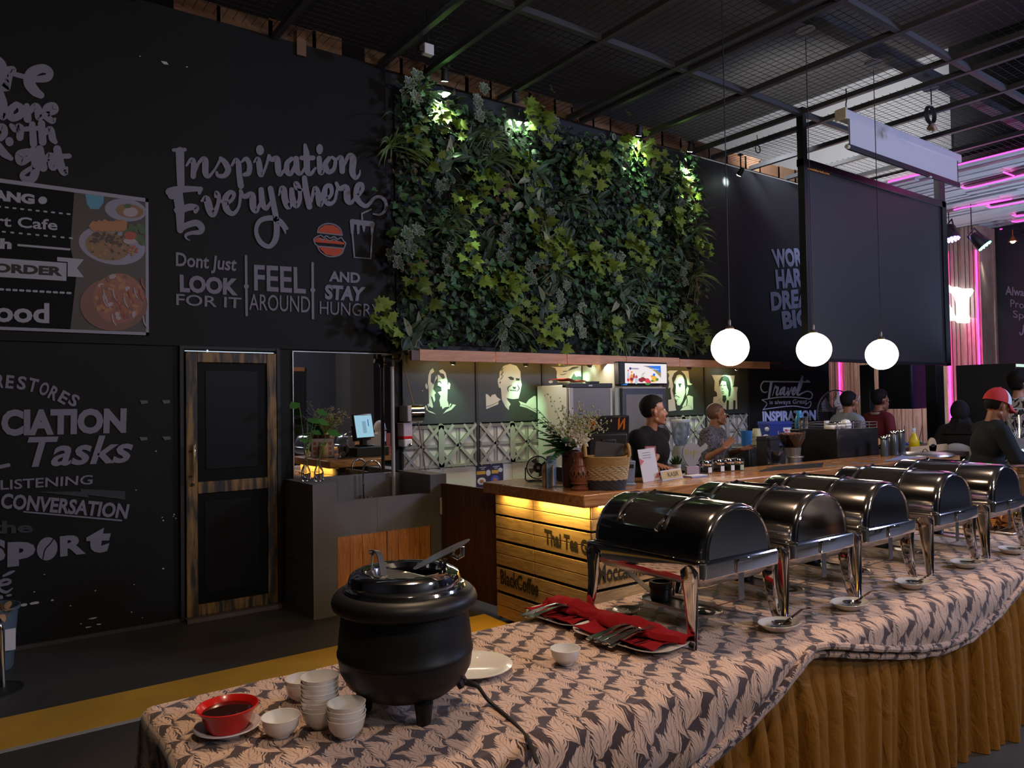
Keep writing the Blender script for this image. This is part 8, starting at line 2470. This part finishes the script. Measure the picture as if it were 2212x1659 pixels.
def chafer(label, loc, rz):
    t = thing('chafing_dish', label, 'chafing dish', loc, rz, 'roll-top chafing dishes in a row')
    A, Hh, Ly = 0.192, 0.188, 0.285
    z0 = 0.288

    def arc(th, y, k=1.0):
        c, s = math.cos(th), math.sin(th)
        return (A * k * (abs(c) ** 0.92) * (1 if c >= 0 else -1), y, z0 + Hh * k * (abs(s) ** 0.9))
    prof = [(-Ly, 0.90), (-Ly + 0.002, 0.93), (-Ly + 0.008, 0.965), (-Ly + 0.018, 0.988), (-Ly + 0.032, 1.0), (-0.10, 1.0), (0.10, 1.0), (Ly - 0.032, 1.0), (Ly - 0.018, 0.988), (Ly - 0.008, 0.965), (Ly - 0.002, 0.93), (Ly, 0.90)]
    ths = np.linspace(0, PI, 41)
    m = MB()
    vs = [arc(a, y, k) for y, k in prof for a in ths]
    n_ = len(ths)
    m.add(vs, [(i * n_ + j, i * n_ + j + 1, (i + 1) * n_ + j + 1, (i + 1) * n_ + j) for i in range(len(prof) - 1) for j in range(n_ - 1)])
    # arched beads either side of the window
    for yb in (-0.085, 0.165):
        m.tube([Vector(arc(a, yb, 1.012)) for a in np.linspace(0.75, PI * 0.86, 24)], 0.0045, 6)
    m.build('roll_top', M_dsteel, t, ang=50)
    m = MB()
    for sg in (-1, 1):
        m = MB()
        ring = [arc(a, sg * (Ly - 0.0005), 0.90) for a in ths]
        m.add(ring + [arc(PI / 2, sg * (Ly - 0.0005), 0.4)], [(j, j + 1, n_) for j in range(n_ - 1)] + [(n_ - 1, 0, n_)])
        m.tube([Vector(arc(a, sg * (Ly + 0.0005), 0.905)) for a in np.linspace(0.02, PI - 0.02, 33)], 0.004, 6)
        m.build('end_plate', M_steel, t)
    # rounded window in the left-hand slope
    pts = []
    y0, y1, t0, t1 = -0.062, 0.140, 1.35, 2.74
    m = MB().grid(12, 16, lambda u, v: arc(t0 + (t1 - t0) * v, y0 + (y1 - y0) * u + 0.0, 1.006))
    m.build('lid_window', M_dglass, t)
    for (u, v) in rrect(1, 1, 0.28, 5):
        pts.append(Vector(arc((t0 + t1) / 2 + (t1 - t0) / 2 * v, (y0 + y1) / 2 + (y1 - y0) / 2 * u, 1.010)))
    dense = [Vector(tuple(p_)) for p_ in smoothpath([tuple(p_) for p_ in pts], 3, True)]
    MB().tube(dense, 0.008, 6, True).build('window_bead', M_steel, t)
    # rail frame
    out, inn = rrect(0.228, 0.302, 0.03), rrect(0.205, 0.288, 0.02)
    m = MB()
    loft(m, [[(x, y, z) for x, y in rrect(0.228 + e, 0.302 + e, 0.03)] for e, z in ((-0.002, 0.232), (0.0, 0.236), (0.0, 0.284), (-0.003, 0.289), (-0.020, 0.291), (-0.024, 0.296), (-0.034, 0.298), (-0.040, 0.288))], cap=False)
    m.build('water_pan_rail', M_steel, t, ang=30)
    m = MB()
    loft(m, [[(x, y, z) for x, y in rrect(0.200 + e, 0.275 + e, 0.035)] for e, z in ((0.0, 0.24), (-0.004, 0.215), (-0.02, 0.195), (-0.05, 0.188))])
    m.build('water_pan', M_steelb, t)
    for sx in (-1, 1):
        for sy in (-1, 1):
            m = MB()
            rings = []
            for k in range(15):
                q = k / 14
                z = 0.276 * (1 - q)
                w = 0.019 + 0.022 * (1 - q) ** 1.1
                if q < 0.10:
                    w *= math.sqrt(max(0.05, 1 - ((0.10 - q) / 0.10) ** 2)) * 0.98 + 0.02
                th_ = 0.0055 + 0.004 * math.sin(PI * min(1, q * 1.1)) if q > 0.08 else 0.004
                xo = sx * (0.2345 + 0.010 * q * q - 0.012 * math.sin(PI * q) * 0.8)
                yo = sy * (0.245 + 0.022 * q * q)
                ring = []
                for j in range(14):
                    a = 2 * PI * j / 14
                    bump_ = 1 + 0.16 * math.cos(3 * a) * (1 if q > 0.12 else 0)
                    ring.append((xo + th_ * math.cos(a) * bump_, yo + w * math.sin(a), z))
                rings.append(ring)
            loft(m, rings)
            m.build('leg', M_steel, t)
    for sy in (-1, 1):
        m = MB()
        y = sy * 0.288
        P_ = [(0, y, 0.24), (0, y, 0.135), (0, sy * 0.10, 0.052), (0, sy * 0.08, 0.05)]
        for i in range(3):
            m.bar(P_[i], P_[i + 1], 0.030, 0.003, up=(0, 1, 0) if i == 0 else (0, 0, 1))
        m.build('under_strap', M_steelb, t)
    m = MB()
    loft(m, [[(x * 1.0, y, z) for x, y in rrect(0.062, 0.185, 0.06)] for z in (0.047, 0.053)])
    m.tube([Vector((x, y, 0.055)) for x, y in rrect(0.062, 0.185, 0.06)], 0.004, 6, True)
    m.lathe([(0.03, 0.0545), (0.043, 0.0545), (0.043, 0.0552), (0.03, 0.0552)], 20, (0, -0.115, 0), 1)
    m.build('fuel_rack', [M_steelb, M_black], t)
    m = MB().lathe([(0, 0.055), (0.040, 0.055), (0.043, 0.06), (0.043, 0.10), (0.047, 0.104), (0.047, 0.128), (0.034, 0.128), (0.030, 0.11), (0, 0.108)], 24, (0, 0.10, 0))
    m.build('fuel_burner', M_blackm, t)
    m = MB().box(-0.038, 0.038, -0.312, -0.302, 0.272, 0.286).box(-0.048, -0.044, -0.309, -0.302, 0.235, 0.286)
    m.build('front_tab', M_steel, t, 0.002)
    return t


c0 = chafer('nearest chafing dish, first in the row, beside the red napkin trays', (2.262, 2.0, CTZ + 0.002), 0)
for i, (x, lb) in enumerate(((2.792, 'second chafing dish from the red napkin trays'), (3.318, 'third chafing dish, middle of the row of five'), (3.965, 'fourth chafing dish from the red napkin trays'), (4.585, 'farthest chafing dish of the row, cut off by the right edge'))):
    dup(c0, (x, 2.0, CTZ + 0.002), 0, lb)

# ------------------------------------------------------------------ shallow dishes with serving spoons
def shallow(name, label, cat, p, rx, ry, h, rz, matl, group=None):
    m = MB()
    for pr_ in ([(0.0, 0.002), (0.50, 0.0), (0.55, 0.004), (0.80, 0.45), (1.0, 1.0), (0.985, 1.06), (0.78, 0.60), (0.52, 0.18), (0.0, 0.15)],):
        m.lathe([(r_, z * h) for r_, z in pr_], 40, xf=Matrix.Diagonal((rx, ry, 1, 1)))
    o = m.build(name, matl, None, loc=p)
    o.rotation_euler = (0, 0, rz)
    return tag(o, label, cat, group)


def spoon_mesh():
    m = MB()
    m.grid(16, 8, lambda u, v: (0.036 * v * math.cos(2 * PI * u), 0.026 * v * math.sin(2 * PI * u), -0.010 * (1 - v * v)), close_u=True)
    prev = [(0.034, 0.0, 0.0), (0.06, 0, 0.006), (0.12, 0, 0.020), (0.19, 0.0, 0.014), (0.245, 0.0, 0.002)]
    w = [0.006, 0.0045, 0.005, 0.0075, 0.008]
    vs = []
    for (x, y, z), ww in zip(prev, w):
        vs += [(x, -ww, z), (x, ww, z), (x, ww, z - 0.0018), (x, -ww, z - 0.0018)]
    m.add(vs, [(4 * i + j, 4 * i + (j + 1) % 4, 4 * i + 4 + (j + 1) % 4, 4 * i + 4 + j) for i in range(4) for j in range(4)])
    me_ = m.mesh('serving_spoon', M_steel)
    return me_


SPM = spoon_mesh()
SPL = ['in front of the nearest chafing dish', 'in front of the second chafing dish', 'in front of the third chafing dish', 'in front of the fourth chafing dish', 'in front of the farthest chafing dish']
for i, (px, py) in enumerate(((1683, 1362), (1836, 1316), (1972, 1270), (2087, 1226), (2188, 1196))):
    p = onT(px, py)
    p.y = max(p.y, 1.64)
    p.z = CTZ + 0.002
    shallow('serving_dish', 'cream oval spoon dish ' + SPL[i], 'dish', p, 0.086, 0.066, 0.028, -0.1, M_ceramic, 'spoon dishes along the table edge')
    o = bpy.data.objects.new('serving_spoon', SPM)
    COL.objects.link(o)
    o.scale = (1.22, 1.3, 1.3)
    o.location = p + Vector((0.012, -0.002, 0.026))
    o.rotation_euler = (0.0, 0.03 + 0.02 * i, 0.05 - 0.05 * i)
    tag(o, 'steel serving spoon resting in the oval dish ' + SPL[i], 'spoon', 'serving spoons along the table edge')
p = onT(1345, 1296)
p.y -= 0.06
o = shallow('side_plate', 'cream plate of crumbs under the nearest chafing dish', 'plate', (2.165, 2.20, CTZ + 0.002), 0.062, 0.052, 0.012, 0.3, M_ceramic)
m = MB()
rr = random.Random(12)
for k in range(70):
    m.ball((rr.gauss(-0.012, .016), rr.gauss(-.006, .012), 0.004 + abs(rr.gauss(0, .004))), rr.uniform(.002, .0045), 5)
tag(m.build('rice_crumbs', mat('pale_crumbs', (0.62, 0.56, 0.44), 0.8), None, loc=(2.165, 2.20, CTZ + 0.0045)), 'heap of pale crumbs on the plate under the nearest chafing dish', 'crumbs', None, 'stuff')

# ------------------------------------------------------------------ soup kettle
KX, KY = 1.003, 1.895
t = thing('soup_kettle', 'big matt black electric soup kettle with steel lid half open', 'soup kettle', (KX, KY, CTZ + 0.003), -0.6)
M_kettle = mat('textured_black_enamel', (0.010, 0.010, 0.0105), 0.42, bump=0.05, bscale=500, spec=0.35)
MB().lathe([(0, 0.042), (0.085, 0.045), (0.125, 0.058), (0.162, 0.088), (0.182, 0.125), (0.186, 0.155), (0.186, 0.162), (0.189, 0.165), (0.189, 0.172), (0.186, 0.176), (0.184, 0.21), (0.178, 0.26), (0.172, 0.292), (0.172, 0.30)], 64).build('kettle_body', M_kettle, t)
MB().lathe([(0.170, 0.288), (0.186, 0.286), (0.199, 0.294), (0.203, 0.308), (0.199, 0.322), (0.188, 0.334), (0.165, 0.340), (0.150, 0.338)], 64).build('kettle_collar', M_kettle, t)
for a in (0.15, 0.15 + 2 * PI / 3, 0.15 + 4 * PI / 3):
    c, s_ = math.cos(a - 1.2), math.sin(a - 1.2)
    MB().lathe([(0, 0), (0.018, 0), (0.019, 0.004), (0.026, 0.055), (0, 0.07)], 16, (0.115 * c, 0.115 * s_, 0)).build('foot', M_kettle, t)
MB().lathe([(0.168, 0.337), (0.170, 0.342), (0.167, 0.348), (0.159, 0.349), (0.156, 0.352), (0.157, 0.364), (0.151, 0.380), (0.136, 0.388), (0.114, 0.389), (0.107, 0.386), (0.104, 0.372)], 64).build('lid_ring', M_steel, t)
MB().lathe([(0.138, 0.345), (0.136, 0.17), (0.12, 0.15), (0.0, 0.15)], 48).build('inner_pot', mat('inner_steel', (0.42, 0.41, 0.40), 0.2, 1.0), t)
MB().lathe([(0.0, 0.235), (0.134, 0.235)], 40).build('soup', mat('dark_soup', (0.035, 0.018, 0.010), 0.12), t)
# fixed half of the lid, hinged flap standing open, handles (x axis of the kettle points to the open flap side)
m = MB().grid(24, 5, lambda u, v: (0.105 * v * math.cos(PI * (0.78 + 1.0 * u)), 0.105 * v * math.sin(PI * (0.78 + 1.0 * u)), 0.383 - 0.004 * v))
o = m.build('fixed_lid_half', M_steelb, t)
so = o.modifiers.new('solid', 'SOLIDIFY'); so.thickness = 0.002
ax = Matrix.Rotation(0.6, 4, 'Z')                # kettle-local frame turned back to the room axes
vd = Vector((0.80, -0.60, 0))                    # screen-right in room axes
vd = (ax.to_3x3() @ vd)
base = Vector((0.005, 0.0, 0.382)) + vd * 0.005
up_ = Vector((0, 0, 1))
sd = Vector((-vd.y, vd.x, 0))
fl = (vd * 0.90 + up_ * 0.44).normalized()
m = MB()
m.slab([base + fl * (0.015 + 0.085 - 0.085 * math.cos(a) + 0.0) * 1.05 + sd * 0.062 * math.sin(a) for a in np.linspace(0, 2 * PI, 29)[:-1]], (0, 0, 0.0022))
m.build('hinged_flap', M_steelb, t)
k = base + fl * 0.142
MB().tube([k, k - up_ * 0.018 - vd * 0.004, k - up_ * 0.026 + vd * 0.012, k - up_ * 0.02 + vd * 0.026, k + vd * 0.026 + up_ * 0.004], 0.0065, 8).build('flap_handle', M_steel, t)
k = base + vd * 0.085
MB().bar(k + Vector((0, 0, -0.012)), k + up_ * 0.030 + vd * 0.008, 0.012, 0.010).bar(k + vd * 0.014 + Vector((0, 0, -0.012)), k + up_ * 0.034 + vd * 0.02, 0.010, 0.010).build('flap_hinge', M_steel, t)
c = -vd * 0.095
m = MB()
pts = [c - vd * 0.004 + sd * 0.028 + Vector((0, 0, 0.380)), c - vd * 0.002 + sd * 0.028 + Vector((0, 0, 0.418)), c + sd * 0.020 + Vector((0, 0, 0.436)), c + vd * 0.018 + sd * 0.004 + Vector((0, 0, 0.438)), c + vd * 0.030 - sd * 0.012 + Vector((0, 0, 0.420)), c + vd * 0.045 - sd * 0.045 + Vector((0, 0, 0.382))]
P_ = [Vector(q) for q in smoothpath([tuple(q) for q in pts], 4)]
for i in range(len(P_) - 1):
    m.bar(P_[i], P_[i + 1] + (P_[i + 1] - P_[i]) * 0.1, 0.020, 0.003, up=tuple(vd * 0.3 + up_))
m.build('arch_handle', M_steelb, t)
vr = ax.to_3x3() @ Vector((0.72, -0.69, 0))
MB().box(-0.03, 0.03, -0.012, 0.004, -0.022, 0.022, xf=Matrix.Translation(vr * 0.150 + Vector((0, 0, 0.088))) @ Matrix.Rotation(math.atan2(vr.x, -vr.y), 4, 'Z') @ Matrix.Rotation(-0.5, 4, 'X')).build('socket_panel', M_black, t, 0.004)
e = Vector((KX, KY, CTZ)) + Vector((0.72, -0.69, 0)) * 0.158 + Vector((0, 0, 0.085))
pts = [e, e + Vector((0.03, -0.03, -0.01)), onT(1055, 1525) + Vector((0, 0, 0.012)), onT(1105, 1560), onT(1140, 1600), onT(1160, 1650), Vector((1.16, TY0 - 0.02, CTZ - 0.02)), Vector((1.18, TY0 - 0.10, CTZ - 0.18)), Vector((1.20, TY0 - 0.12, 0.1))]
m = MB().tube([Vector(tuple(q)) for q in smoothpath([tuple(q) for q in pts], 8)], 0.0055, 8).capsule(e - Vector((0.01, -0.01, -0.003)), e + Vector((0.03, -0.03, -0.01)), 0.010, 0.007)
tag(m.build('power_cable', M_black, None), 'black power cable running from the soup kettle over the cloth', 'cable')

# ------------------------------------------------------------------ bowls and plates by the kettle
BP = [(0, 0.0), (0.022, 0.0), (0.023, 0.005), (0.035, 0.012), (0.044, 0.026), (0.0485, 0.048), (0.0495, 0.052), (0.047, 0.052), (0.0445, 0.040), (0.038, 0.020), (0.020, 0.010), (0, 0.009)]
BM = MB().lathe(BP, 40).mesh('soup_bowl', M_white)
def bowl(p, label, group=None, s=1.0):
    o = bpy.data.objects.new('soup_bowl', BM)
    COL.objects.link(o)
    o.location = p
    o.rotation_euler = (0, 0, random.random() * 6)
    o.scale = (s, s, s)
    return tag(o, label, 'bowl', group)
def bt(px, py, back=0.022):
    p = onT(px, py)
    d = Vector((p.x, p.y, 0)).normalized()
    p = p + d * back
    p.z = CTZ + 0.001
    return p
bowl(bt(607, 1598), 'white soup bowl standing alone between the red bowl and the stacks')
bowl(bt(1222, 1440), 'white bowl standing alone right of the kettle by the napkin trays')
ordn = ['bottom', 'second', 'third', 'fourth', 'fifth', 'sixth', 'seventh', 'top']
p = bt(692, 1578)
for k in range(8):
    bowl(p + Vector((0.0006 * math.sin(k * 2), 0.0006 * math.cos(k * 3), 0.0118 * k)), '%s bowl %sof the tallest white bowl stack' % (ordn[k], 'from the bottom ' if 0 < k < 7 else ''), 'bowls in the tallest stack')
p = bt(749, 1600)
for k in range(4):
    bowl(p + Vector((0.0008 * math.sin(k * 2), 0.0008 * math.cos(k * 3), 0.0122 * k)), '%s bowl of the stack of four nearest the viewer' % ('bottom', 'second lowest', 'third', 'top')[k], 'bowls in the front stack')
p = bt(640, 1535) + Vector((0.03, 0.04, 0))
p.z = CTZ + 0.001
for k in range(2):
    bowl(p + Vector((0.004, 0.0, 0.0122 * k)), '%s bowl of the pair half hidden behind the tallest stack' % ('lower', 'upper')[k], 'bowls in the pair')
p = bt(492, 1603, 0.055)
o = MB().lathe([(0, 0.0), (0.045, 0.0), (0.048, 0.006), (0.078, 0.018), (0.084, 0.022), (0.082, 0.025), (0.05, 0.012), (0, 0.009)], 44).build('saucer', mat('lilac_white_melamine', (0.62, 0.58, 0.62), 0.22, coat=0.3), None, loc=p)
tag(o, 'white saucer under the red sauce bowl', 'saucer')
o = MB().lathe([(0, 0.0), (0.048, 0.0), (0.050, 0.004), (0.055, 0.012), (0.066, 0.044), (0.076, 0.056), (0.078, 0.060), (0.075, 0.061), (0.062, 0.046), (0.050, 0.010), (0, 0.008)], 48).build('sauce_bowl', M_red, None, loc=p + Vector((0.0, 0.0, 0.0125)))
tag(o, 'shiny red sauce bowl on a white saucer at the table corner', 'bowl')
o = MB().lathe([(0, 0.0), (0.0655, 0.0)], 40).build('dark_sauce', mat('dark_sauce_liquid', (0.030, 0.007, 0.003), 0.06, coat=0.6), None, loc=p + Vector((0, 0, 0.0125 + 0.047)))
tag(o, 'dark brown sauce filling the red bowl', 'sauce')
c = onT(1075, 1424)
o = MB().lathe([(0, 0.0), (0.075, 0.0), (0.080, 0.004), (0.105, 0.013), (0.128, 0.017), (0.129, 0.0195), (0.104, 0.017), (0.080, 0.008), (0, 0.006)], 56).build('dinner_plate', M_ceramic, None, loc=(1.315, 2.035, CTZ + 0.003))
tag(o, 'white dinner plate lying behind the soup kettle', 'plate')

# ------------------------------------------------------------------ napkin trays with forks
def fork_mesh():
    m = MB()
    sec = [(-0.100, 0.0085, 0.0), (-0.094, 0.0105, 0.001), (-0.05, 0.0085, 0.006), (0.0, 0.0045, 0.011), (0.030, 0.0035, 0.013), (0.042, 0.009, 0.012), (0.055, 0.0125, 0.009)]
    vs = []
    for x, w, z in sec:
        vs += [(x, -w, z), (x, w, z), (x, w * 0.8, z - 0.0025), (x, -w * 0.8, z - 0.0025)]
    n = len(sec)
    m.add(vs, [(4 * i + j, 4 * i + (j + 1) % 4, 4 * i + 4 + (j + 1) % 4, 4 * i + 4 + j) for i in range(n - 1) for j in range(4)] + [(0, 3, 2, 1)])
    for y in (-0.0105, -0.0035, 0.0035, 0.0105):
        m.tube([(0.054, y, 0.008), (0.075, y, 0.006), (0.098, y * 0.95, 0.010)], [0.0019, 0.0016, 0.0008], 5, flat=0.8)
    return m.mesh('fork', M_fork, ang=25)
M_fork = mat('satin_steel', (0.72, 0.71, 0.70), 0.18, 1.0)
FKM = fork_mesh()
def knife_mesh():
    m = MB().slab([(-0.10, -0.006, 0), (0.0, -0.005, 0), (0.09, -0.009, 0), (0.105, 0.004, 0), (0.0, 0.005, 0), (-0.10, 0.006, 0)], (0, 0, 0.003))
    return m.mesh('knife', M_steel, smooth=False)
KNM = knife_mesh()


def tray(lab, lab2, c, hx, hy, rz, seed, forks, handle_off, group):
    c = Vector(c)
    m = MB()
    prof = [(0.62, 0.0), (0.66, 0.003), (0.86, 0.014), (1.0, 0.021), (1.0, 0.024), (0.86, 0.018), (0.66, 0.007), (0.0, 0.006)]
    rings = []
    for k, z in prof:
        rings.append([(x * k if k > 0 else x * 0.01, y * k if k > 0 else y * 0.01, z) for x, y in rrect(hx, hy, min(hx, hy) * 0.72, 9)])
    loft(m, rings)
    o = m.build('oval_tray', M_ceramic, None, loc=c, ang=35)
    o.rotation_euler = (0, 0, rz)
    tag(o, lab, 'tray', 'cutlery trays')
    rr = random.Random(seed)
    n = thing('napkin', lab2, 'napkin', c + Vector((0, 0, 0.008)), rz, 'red napkins on the trays')
    ph = rr.random() * 5
    m = MB().grid(40, 26, lambda u, v: (hx * 0.86 * (2 * u - 1) * (1 - 0.06 * math.sin(PI * v)), hy * 0.84 * (2 * v - 1), 0.004 + 0.020 * max(abs(2 * u - 1) ** 5, abs(2 * v - 1) ** 4) + 0.003 * math.sin(9 * u + 5 * v + ph) * math.sin(7 * v + ph) + 0.0022 * math.sin(23 * u - 9 * v)))
    so = m.build('napkin_sheet', M_napkin, n).modifiers.new('solid', 'SOLIDIFY')
    so.thickness = 0.002
    # folded band over the fork heads, along the far long side
    def band(u, v):
        a = PI * 1.15 * v - 0.2
        yc = hy * (0.60 - 0.10 * math.sin(PI * u + 0.4) + 0.05 * math.sin(5 * u + ph))
        w = hy * (0.46 + 0.10 * math.sin(3 * u + ph))
        return (hx * 0.98 * (2 * u - 1), yc + w * math.cos(a) * 0.95, 0.016 + 0.028 * max(-0.1, math.sin(a)) ** 1 * (0.7 + 0.5 * math.sin(PI * u + 0.5)) + 0.006 * math.sin(9 * u + 7 * v + ph) * math.sin(PI * v) + 0.003 * math.sin(27 * u - 11 * v))
    so = MB().grid(44, 18, band).build('folded_band', M_napkin, n).modifiers.new('solid', 'SOLIDIFY')
    so.thickness = 0.003
    so = MB().grid(34, 10, lambda u, v: (hx * 0.95 * (2 * u - 1), hy * (0.10 + 0.12 * v + 0.05 * math.sin(4 * u + ph)), 0.018 + 0.020 * v + 0.004 * math.sin(13 * u + ph))).build('inner_fold', M_napkin, n).modifiers.new('solid', 'SOLIDIFY')
    so.thickness = 0.003
    R = Matrix.Rotation(rz, 3, 'Z')
    for i in range(forks):
        o = bpy.data.objects.new('fork', FKM)
        COL.objects.link(o)
        lo = Vector((handle_off + 0.0115 * i + rr.uniform(-.0015, .0015), -hy * 0.30 + rr.uniform(-.006, .006), 0.024 + 0.004 * (i % 3)))
        o.location = c + R @ lo
        o.scale = (1.08, 1.15, 1.3)
        o.rotation_euler = (rr.uniform(-.15, .15), -0.05, rz + PI / 2 - 0.15 + rr.uniform(-.05, .05))
        tag(o, 'steel fork in the pile on the %s red napkin' % group, 'fork', 'forks on the %s napkin' % group)
    return c, R


c, R = tray('cream oval tray with red napkin, nearer the viewer, by the chafing dish leg', 'crimson napkin with forks tucked in, on the nearer tray', (1.918, 1.935, CTZ + 0.003), 0.212, 0.122, -PI / 2 + 0.10, 3, 10, -0.055, 'nearer')
o = bpy.data.objects.new('knife', KNM); COL.objects.link(o); o.location = c + R @ Vector((0.085, -0.01, 0.018)); o.rotation_euler = (0, 0, -0.05)
tag(o, 'single steel knife beside the forks on the nearer red napkin', 'knife')
c, R = tray('cream oval tray with red napkin, farther from the viewer, at the table rear edge', 'crimson napkin with forks tucked in, on the farther tray', (1.915, 2.278, CTZ + 0.003), 0.158, 0.120, -PI / 2 + 0.05, 8, 6, -0.085, 'farther')
o = bpy.data.objects.new('knife', KNM); COL.objects.link(o); o.location = c + R @ Vector((0.035, -0.02, 0.018)); o.rotation_euler = (0, 0, -0.35)
tag(o, 'single dark knife lying apart on the farther red napkin', 'knife')

# bread and brass pot at the far end
t = thing('cracker_tray', 'orange crackers heaped in a low tray behind the fourth chafing dish', 'food tray', (5.42, 2.06, CTZ + 0.003))
MB().box(-0.28, 0.28, -0.16, 0.16, 0.0, 0.012).build('tray_base', M_steelb, t, 0.003)
m = MB()
rr = random.Random(21)
for k in range(110):
    a = rr.random() * 6
    cc = Vector((rr.uniform(-.24, .24), rr.uniform(-.12, .12), 0.03 + 0.10 * rr.random()))
    m.add([cc + Euler((rr.uniform(-1, 1), rr.uniform(-1, 1), a)).to_matrix() @ Vector((0.045 * math.cos(q), 0.035 * math.sin(q), 0.008 * math.cos(3 * q))) for q in np.linspace(0, 2 * PI, 10)[:-1]], [tuple(range(9))])
m.build('crackers', mat('orange_cracker', (0.56, 0.25, 0.07), 0.6, noise=0.4, nscale=18), t, smooth=False, recalc=False)['kind'] = 'stuff'
q = onY(2204, 990, 2.05)
t = thing('brass_urn', 'tall brass-toned drink urn at the right edge behind the last chafing dish', 'urn', (q.x + 0.06, 2.05, CTZ + 0.003))
MB().lathe([(0, 0), (0.12, 0), (0.12, 0.02), (0.10, 0.04), (0.10, 0.345), (0.106, 0.35), (0.106, 0.365), (0.09, 0.375), (0, 0.38)], 32).build('urn_body', mat('brushed_brass', (0.42, 0.33, 0.18), 0.25, 1.0), t)
MB().lathe([(0.101, 0.30), (0.108, 0.305), (0.108, 0.325), (0.101, 0.33)], 32).build('urn_band', M_steel, t)

# ceiling roses without a lamp
t = thing('ceiling_camera', 'small white sensor box clipped above the mesh near the wall', 'sensor', onY(924, 108, 5.4))
MB().box(-0.045, 0.045, -0.03, 0.03, -0.045, 0.045).box(-0.09, -0.045, -0.02, 0.02, -0.03, 0.02, 1).build('sensor_box', [M_whitem, M_black], t, 0.006)
MB().cyl((0, 0, 0.04), (0, 0, 0.35), 0.008).build('bracket', M_black, t)
